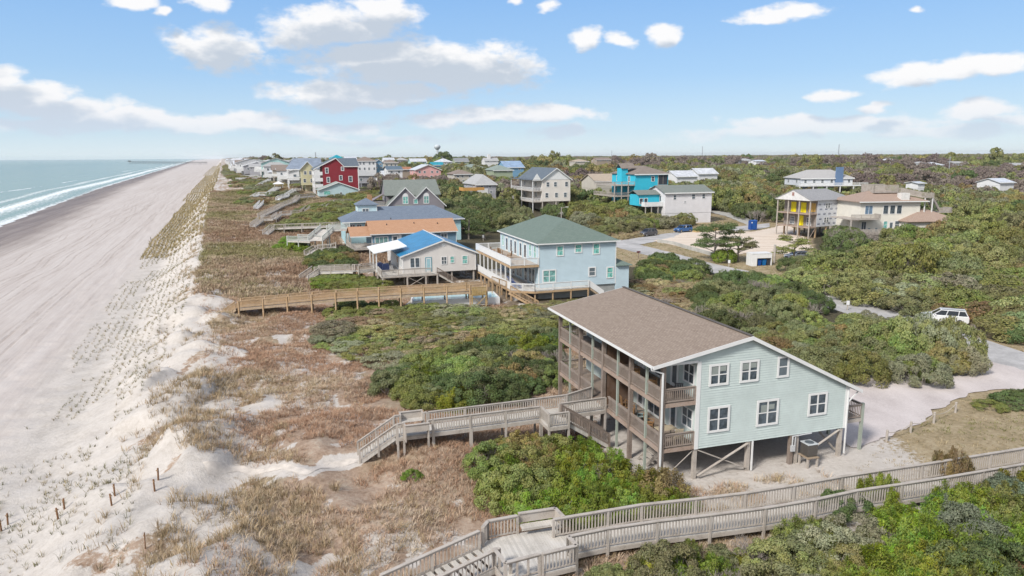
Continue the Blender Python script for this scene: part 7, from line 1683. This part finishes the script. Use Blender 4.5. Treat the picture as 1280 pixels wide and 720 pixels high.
def palm(label, loc, h, seed):
    r = random.Random(seed); t = thing('palm_tree', label, 'tree', loc); m = MB(); m.tube((0,0,-.3),(.1,0,h*.5),.24,.2,8,False); m.tube((.1,0,h*.5),(.15,0,h),.2,.2,8,False); m.build('trunk', BARK, t); m = MB()
    for k in range(46):
        a = r.random()*6.28; e = r.uniform(-.7, 1.2); d = Vector((math.cos(a)*math.cos(e), math.sin(a)*math.cos(e), math.sin(e))); s_ = d.cross(Vector((0,0,1))).normalized(); o = Vector((.15,0,h)); L = r.uniform(.9, 1.4)
        c = o+d*L
        for j in range(7):
            w_ = (j-3)/3; q_ = c+s_*w_*.8+d*(.5-.3*abs(w_))-Vector((0,0,.25+.1*abs(w_))); n_ = (q_-c).cross(d).normalized() if (q_-c).cross(d).length > 1e-3 else s_
            m.add([c-s_*.05, c+s_*.05, q_], [(0,1,2)])
        m.beam(o, c, .03, .03)
    f = m.build('crown', paint('palm_fronds', (.10,.12,.045), .7, .25, 4), t)
palm('cabbage palm with round tufted crown behind the blue roofed house', PG(586, 299), 4.8, 3)

# the 290 shrubs that show largest stand alone; the rest is one mass
QUEUE.sort(key=lambda e: -e[0])
for _, (kind, x, y, rad, hgt, colr, label, group, lod) in QUEUE[:285]: plant(kind, x, y, rad, hgt, colr, label, group, lod, rr, now=True)
_wm = {}
def colour_mat(c):
    k = tuple(round(v, 4) for v in c)
    if k not in _wm: _wm[k] = leaf_mat('leaves_of_the_mass', .32, fixed=c)
    return _wm[k]
def instanced(name, label, protos, items):
    """one countless mass: items (proto index, x, y, z, rot, sx, sz)"""
    pc = bpy.data.collections.new(name+'_kinds')
    for i, pm in enumerate(protos): o = bpy.data.objects.new('mass_kind_%03d' % i, pm); pc.objects.link(o)
    me = bpy.data.meshes.new(name); A = np.array(items, float); me.vertices.add(len(A)); me.vertices.foreach_set('co', A[:, 1:4].astype(np.float32).ravel())
    for nm_, arr, tp in (('pid', A[:, 0].astype(np.int32), 'INT'), ('sxy', A[:, 5].astype(np.float32), 'FLOAT'), ('sz', A[:, 6].astype(np.float32), 'FLOAT'), ('rz', A[:, 4].astype(np.float32), 'FLOAT')):
        a = me.attributes.new(nm_, tp, 'POINT'); a.data.foreach_set('value', arr)
    wo = bpy.data.objects.new(name, me); COL.objects.link(wo); tag(wo, label, 'plants', None, 'stuff')
    gn = bpy.data.node_groups.new(name+'_nodes', 'GeometryNodeTree'); gn.interface.new_socket('Geometry', in_out='INPUT', socket_type='NodeSocketGeometry'); gn.interface.new_socket('Geometry', in_out='OUTPUT', socket_type='NodeSocketGeometry')
    q = N(gn); gi, go = q.n('NodeGroupInput'), q.n('NodeGroupOutput'); ci = q.n('GeometryNodeCollectionInfo'); ci.inputs[0].default_value = pc; ci.inputs['Separate Children'].default_value = True; ci.inputs['Reset Children'].default_value = True
    ip = q.n('GeometryNodeInstanceOnPoints'); q.l(gi.outputs[0], ip.inputs['Points']); q.l(ci.outputs[0], ip.inputs['Instance']); ip.inputs['Pick Instance'].default_value = True
    def att(nm_, tp): n = q.n('GeometryNodeInputNamedAttribute'); n.data_type = tp; n.inputs[0].default_value = nm_; return [o_ for o_ in n.outputs if o_.enabled][0]
    q.l(att('pid', 'INT'), ip.inputs['Instance Index'])
    cx = q.n('ShaderNodeCombineXYZ'); a_ = att('sxy', 'FLOAT'); q.l(a_, cx.inputs[0]); q.l(a_, cx.inputs[1]); q.l(att('sz', 'FLOAT'), cx.inputs[2]); q.l(cx.outputs[0], ip.inputs['Scale'])
    cr_ = q.n('ShaderNodeCombineXYZ'); q.l(att('rz', 'FLOAT'), cr_.inputs[2]); q.l(cr_.outputs[0], ip.inputs['Rotation']); q.l(ip.outputs[0], go.inputs[0])
    md = wo.modifiers.new('plants', 'NODES'); md.node_group = gn; return wo
keys, prot, items = {}, [], []
for _, (kind, x, y, rad, hgt, colr, label, group, lod) in QUEUE[285:]:
    vi = int(rr.integers(0, 3)); key = (kind, colr, vi)
    if key not in keys:
        if kind == 'bare': pm = TWN[vi]
        else: pm = (SM if kind == 'shrub' else CM)[vi][0].copy(); pm.materials.clear(); pm.materials.append(colour_mat(COLR[colr]))
        keys[key] = len(prot); prot.append(pm)
    items.append((keys[key], x, y, Gs(x, y)-.05, rr.random()*6.28, rad, hgt))
rq = np.random.default_rng(61); far_s = rq.uniform(4, 70, 5200); far_t = rq.uniform(235, 1300, 5200)**1.0; fx, fy = xy(far_s, far_t); kf = fbm(fx*.03, fy*.03, 3) > .42
for f in FOOT:
    kf &= ~inside(np.stack([fx, fy], 1), f)
for x, y in zip(fx[kf], fy[kf]):
    vi = int(rq.integers(0, 3)); colr = ['olive','moss','oak','rust','greyg','straw'][int(rq.integers(0, 6))]; key = (SH, colr, vi)
    if key not in keys: pm = SM[vi][0].copy(); pm.materials.clear(); pm.materials.append(colour_mat(COLR[colr])); keys[key] = len(prot); prot.append(pm)
    rd_ = rq.uniform(1.2, 3.2)*(1+.6*(y > 500)); items.append((keys[key], x, y, Gs(x, y)-.1, rq.random()*6.28, rd_, rd_*.6))
if items: instanced('shrub_mass', 'low olive and dark green shrub cover filling the thickets farther off', prot, items)
print('queue', len(QUEUE))
# ================================================================== ground cover (nobody could count it)
def blades_mesh(name, pos, nb, h, w, r, colors, spread=.12, lean=.5, tintv=None):
    """pos: (n, 3) tuft bases; nb blades each"""
    n = len(pos); B = np.repeat(pos, nb, 0); k = n*nb
    a = r.random(k)*6.283; ln = lean*(.3+r.random(k)); H_ = h*(.55+.7*r.random(k))*np.repeat(.7+.6*r.random(n), nb)
    off = np.stack([np.cos(a), np.sin(a), np.zeros(k)], 1); base = B+off*(spread*r.random((k, 1)))
    side = np.stack([-np.sin(a+r.normal(size=k)), np.cos(a+r.normal(size=k)), np.zeros(k)], 1)*(w/2)
    mid = base+off*(ln*H_*.35)[:, None]+np.stack([0*a, 0*a, H_*.6], 1)
    tip = base+off*(ln*H_)[:, None]+np.stack([0*a, 0*a, H_*(1-ln*.25)], 1)
    V = np.stack([base-side, base+side, mid+side*.8, tip, mid-side*.8], 1).reshape(-1, 3); V[:, 2] -= .02
    i = np.arange(k)*5; F = np.concatenate([np.stack([i, i+1, i+2, i+4], 1), np.stack([i+4, i+2, i+3, i+3], 1)])
    F1 = np.stack([i, i+1, i+2, i+4], 1); 
    me = bpy.data.meshes.new(name); me.vertices.add(len(V)); me.vertices.foreach_set('co', V.astype(np.float32).ravel())
    F2_ = np.stack([i+4, i+2, i+3], 1); nl = F1.size+F2_.size; me.loops.add(nl); me.loops.foreach_set('vertex_index', np.concatenate([F1.ravel(), F2_.ravel()]).astype(np.int32))
    ls = np.concatenate([np.arange(0, F1.size, 4), F1.size+np.arange(0, F2_.size, 3)]).astype(np.int32); lt = np.concatenate([np.full(k, 4), np.full(k, 3)]).astype(np.int32)
    me.polygons.add(2*k); me.polygons.foreach_set('loop_start', ls); me.polygons.foreach_set('loop_total', lt); me.update(calc_edges=True)
    cs = np.array(colors)[r.integers(0, len(colors), n)] if tintv is None else tintv
    c = np.repeat(cs, nb, 0)*(.75+.5*r.random((k, 1))); ca = me.color_attributes.new('col', 'FLOAT_COLOR', 'POINT'); C4 = np.ones((k*5, 4), np.float32); C4[:, :3] = np.repeat(c, 5, 0); ca.data.foreach_set('color', C4.ravel())
    me.materials.append(BL_M); o = bpy.data.objects.new(name, me); COL.objects.link(o); return o
BL_M, nt3, b3 = newmat('grass_blades'); q = N(nt3); vc = q.n('ShaderNodeVertexColor', layer_name='col'); q.l(vc.outputs[0], b3.inputs['Base Color']); b3.inputs['Roughness'].default_value = .85; b3.inputs['Specular IOR Level'].default_value = .15
def scatter(s0, s1, t0, t1, n, r): s = r.uniform(s0, s1, n); t = r.uniform(t0, t1, n); return s, t
def lift(s, t): x, y = xy(s, t); return np.stack([x, y, G(x, y)], 1)
def keep(P, near=False):
    k = np.ones(len(P), bool)
    for f in FOOT: 
        k &= ~inside(P[:, :2], f)
    return k
path_w = np.array(strip([px(255,584), px(300,586), px(345,585), px(385,590), px(410,583), px(440,577), px(458,573)], 1.0))
road_w = np.array(strip(main_c[:12], 7.0)); grav_w = np.array([px(1030,470), px(1110,464), px(1195,464), px(1262,456), px(1292,470), px(1292,486), px(1214,494), px(1150,526), px(1080,562), px(1062,560), px(1040,530)])
lot_w = np.array(pxo([(816,301),(842,297),(870,289.5),(900,288),(940,290),(985,280),(1010,300),(1015,312),(985,318),(934,317),(897,321),(861,311)])); side_w = np.array(pxo([(775,301),(832,292),(868,289),(900,286),(926,283),(944,281),(962,279),(962,284),(940,288),(904,290),(868,297),(830,300),(796,307)])); drv_w = np.array(pxo([(884,263),(908,263.5),(922,267.5),(934,272),(948,278.5),(942,286),(931,281),(920,276),(906,271),(890,268)]))
BAN = [path_w, road_w, grav_w, lot_w, side_w, drv_w]
def unban(P):
    k = np.ones(len(P), bool)
    for f in BAN: k &= ~inside(P[:, :2], f)
    return k
r = np.random.default_rng(21)
# planted dune grass in rows
rows_s, rows_t = [], []
def rows(s0, s1, t0, t1, ds, dt, thr):
    ss_, tt_ = np.meshgrid(np.arange(s0, s1, ds), np.arange(t0, t1, dt)); ss_ = ss_.ravel()+r.normal(size=ss_.size)*.13; tt_ = tt_.ravel()+r.normal(size=tt_.size)*.14
    wob = 1.3*(vnoise(tt_*.05, 1.)-.5); n = fbm(ss_*.35, tt_*.14, 3); k = (n > thr)
    return ss_[k]+wob[k], tt_[k]
A = [rows(-17, -7, 42, 90, .85, .5, .43), rows(-18, -6, 90, 180, .9, .55, .38)]
sA = np.concatenate([a[0] for a in A]); tA = np.concatenate([a[1] for a in A]); k = r.random(len(sA)) < sstep(-19, -14.5, sA)*.55+.45*(tA > 70); sA, tA = sA[k], tA[k]
P = lift(sA, tA); tv = np.where(r.random((len(P), 1)) < .6, np.array([[.19,.18,.10]]), np.array([[.33,.27,.16]]))
o = blades_mesh('dune_grass', P, 9, .30, .024, r, None, .10, .85, tv); tag(o, 'rows of small planted dune grass tufts on the white sand', 'grass', None, 'stuff')
B = [rows(-19, -4, 180, 420, 1.0, .8, .25), rows(-21, -4, 420, 1000, 1.3, 1.3, .15), rows(-24, -4, 1000, 2200, 2.2, 2.6, .1)]
sA = np.concatenate([a[0] for a in B]); tA = np.concatenate([a[1] for a in B]); P = lift(sA, tA)
hh = blades_mesh('dune_grass', P, 8, .62, .085, r, [(.30,.235,.12),(.40,.32,.17),(.20,.17,.08)], .3, .9); tag(hh, 'tan belt of planted dune grass along the far dune foot', 'grass', None, 'stuff')
# stray grass on the near sand and sea oats along the dune crest
s, t = scatter(-24, -6, 12, 60, 2600, r); k = fbm(s*.5+7, t*.3, 3) > .57; P = lift(s[k], t[k])
o = blades_mesh('beach_grass', P, 7, .36, .022, r, [(.14,.14,.07),(.30,.25,.15)], .12, .9); tag(o, 'scattered thin grass tufts on the near white sand', 'grass', None, 'stuff')
s, t = scatter(-10.5, 5, 10, 230, 52000, r); d = fbm(s*.22+3, t*.11, 3)*.6+fbm(s*.8, t*.5+5, 2)*.4; k = (d > .53) & (r.random(len(s)) < sstep(-9.5, -2, s)) & (r.random(len(s)) < .75); P = lift(s[k], t[k]); P = P[unban(P)]
o = blades_mesh('sea_oats', P, 9, .55, .024, r, [(.42,.31,.19),(.34,.25,.155),(.48,.38,.25),(.25,.20,.12)], .2, .75); tag(o, 'tan sea oats standing along the crest of the white dune', 'grass', None, 'stuff')
# brown scrub
s, t = scatter(-6, 34, 10, 105, 62000, r); d = fbm(s*.16, t*.16, 4)*.55+fbm(s*.55+9, t*.55, 3)*.45; k = (d > .43) & (r.random(len(s)) < sstep(-5, 2.5, s)); P = lift(s[k], t[k]); kk = keep(P) & unban(P); P = P[kk]
nn = fbm(P[:, 0]*.12+5, P[:, 1]*.12, 3)[:, None]; pal = np.array([(.37,.23,.15),(.43,.30,.21),(.48,.37,.27),(.34,.26,.145),(.52,.43,.32)]); tv = pal[np.clip(((nn[:, 0]-.3)*8+r.normal(size=len(P))*1.0).astype(int), 0, 4)]
o = blades_mesh('dune_scrub', P, 11, .34, .024, r, None, .26, 1.1, tv); tag(o, 'dense low brown and mauve winter scrub over the back dunes', 'scrub', None, 'stuff')
s, t = scatter(-5, 40, 105, 330, 60000, r); P = lift(s, t); P = P[keep(P) & unban(P)]
nn = fbm(P[:, 0]*.05+5, P[:, 1]*.05, 3); pal = np.array([(.31,.205,.135),(.38,.28,.20),(.42,.34,.23),(.22,.20,.085),(.26,.235,.11)]); tv = pal[np.clip(((nn-.3)*10+r.normal(size=len(P))*.8).astype(int), 0, 4)]
o = blades_mesh('dune_scrub', P, 8, .6, .07, r, None, .5, 1.0, tv); tag(o, 'brown and olive scrub over the far back dunes', 'scrub', None, 'stuff')
# verge grass
r2 = np.random.default_rng(4); Ps = []
for pl in VERGE[:5]:
    pw = px_poly(pl); lo, hi = pw.min(0), pw.max(0); n = int((hi-lo).prod()*5); C = r2.random((min(n, 60000), 2))*(hi-lo)+lo; C = C[inside(C, pw)]; Ps.append(np.c_[C, G(C[:, 0], C[:, 1])])
P = np.concatenate(Ps); P = P[keep(P) & unban(P)]; nn = fbm(P[:, 0]*.3, P[:, 1]*.3, 3); pal = np.array([(.17,.17,.06),(.27,.225,.12),(.36,.29,.18)]); tv = pal[np.clip(((nn-.36)*10+r2.normal(size=len(P))*.6).astype(int), 0, 2)]
o = blades_mesh('verge_grass', P, 6, .16, .03, r2, None, .2, 1.1, tv); tag(o, 'short tan and green winter grass on the verges', 'grass', None, 'stuff')

# ================================================================== the far woods: one mass of crowns
protos_w = []
for i in range(10):
    rr_ = np.random.default_rng(200+i); cn = ['oak','olive','moss','dark','oak','olive','rust','greyg','bare1','bare2'][i]
    P, oN, cl = crown_pts(rr_, 3200, 1, 1, .8, 40, .26, -.3); P[:, 2] += .45
    me = leaf_mesh('crown', P, oN, .12, .075, rr_, colour_mat({'bare1': (.225,.185,.155), 'bare2': (.25,.205,.175)}.get(cn) or COLR[cn]), clump=cl*(1 if i < 8 else .35)+(0 if i < 8 else .3)); protos_w.append(me)
def wood_pts(r0, r1, sp, seed):
    rr_ = np.random.default_rng(seed); A = .5*(r1*r1-r0*r0)*R(96); n = int(A/sp**2*1.5); a = rr_.uniform(R(-46), R(50), n); d = np.sqrt(rr_.uniform(r0*r0, r1*r1, n)); x, y = d*np.sin(a), d*np.cos(a); s, t = st(x, y)
    k = (s > np.where(t < 330, 64, 46)) & (y > 45); 
    nn_ = fbm(x*.012, y*.012, 3); dens = np.where((t > 330) & (s < 190), .22+.5*(nn_ > .5), 1.)
    k &= rr_.random(n) < dens; x, y = x[k], y[k]
    # thin to the spacing
    g = {}; out = []
    for i in range(len(x)):
        q_ = (int(x[i]/sp), int(y[i]/sp)); 
        if q_ in g: continue
        g[q_] = 1; out.append(i)
    return x[out], y[out]
XS, YS, SC, ID = [], [], [], []
for (r0, r1, sp, sc0) in ((95, 330, 4.2, 3.4), (330, 650, 6.0, 4.6), (650, 1300, 10., 7.5), (1300, 2600, 19, 13.), (2600, 5200, 38, 26.)):
    x, y = wood_pts(r0, r1, sp, int(r0)); P = np.stack([x, y], 1); k = keep(np.c_[x, y, x])
    for zf_ in BAN: k &= ~inside(P, zf_)
    k &= ~inside(P, np.array(strip(main_c, 11)))
    for (vp) in VERGE: k &= ~inside(P, px_poly(vp))
    pxx = np.array([projx(a_, b_, 3)[0] for a_, b_ in zip(x, y)]); dd_ = np.hypot(x, y); k &= ~((dd_ < 222) & (pxx < 1195)); k &= ~((dd_ < 172))
    near_open = px_poly([(700,300),(760,262),(890,262),(960,276),(1010,296),(1060,330),(1060,372),(960,345),(860,330)]); k &= ~inside(P, near_open)
    k &= ~inside(P, px_poly([(540,300),(545,262),(700,262),(705,300)]))
    # sight lines kept by the real clearings round the houses
    x, y = x[k], y[k]; XS.append(x); YS.append(y); SC.append(np.full(len(x), sc0)*np.random.default_rng(5).uniform(.75, 1.3, len(x)))
x, y, sc = map(np.concatenate, (XS, YS, SC)); rr_ = np.random.default_rng(9)
browny = fbm(x*.010+4, y*.010+1, 3)+.10*sstep(250, 700, np.hypot(x, y))*sstep(-100, 250, x)
sel = rr_.random(len(x)); idn = rr_.integers(0, 8, len(x)); idn = np.where(sel < sstep(.53, .69, browny)*.8, rr_.integers(8, 10, len(x)), idn)
Zw = G(x, y)-.3+0*x
hs = np.minimum(sc, 9.5)*rr_.uniform(.8, 1.1, len(x)); hs = np.where(np.hypot(x, y) > 1200, np.minimum(hs, 9.), hs)*1.05
hs = np.where(np.hypot(x, y) < 700, np.maximum(hs*1.25, 5.), hs)
lw_ = rr_.random(len(x)) < .03; hs = np.where(lw_ & (np.hypot(x, y) > 350), hs*1.22, hs)
instanced('woodland', 'mixed evergreen and bare grey brown woods reaching to the skyline', protos_w, np.stack([idn, x, y, Zw, rr_.random(len(x))*6.28, sc, hs], 1))
print('woodland', len(x), 'plants', CNT)
# ------------------------------------------------------------------ air
hm = bpy.data.materials.new('sea_haze'); hm.use_nodes = True; nt_h = hm.node_tree; nt_h.nodes.clear(); q = N(nt_h)
ho = q.n('ShaderNodeOutputMaterial'); pv = q.n('ShaderNodeVolumePrincipled'); pv.inputs['Color'].default_value = (.95, .98, 1, 1); pv.inputs['Density'].default_value = HAZE; pv.inputs['Anisotropy'].default_value = .2
q.l(pv.outputs[0], ho.inputs['Volume'])
m = MB(); m.box(-14000, 14000, -900, 20000, -9.5, 56); hz_o = m.build('haze', hm); tag(hz_o, 'thin pale sea air fading the far woods', 'haze', None, 'stuff')
scene.cycles.volume_bounces = 1
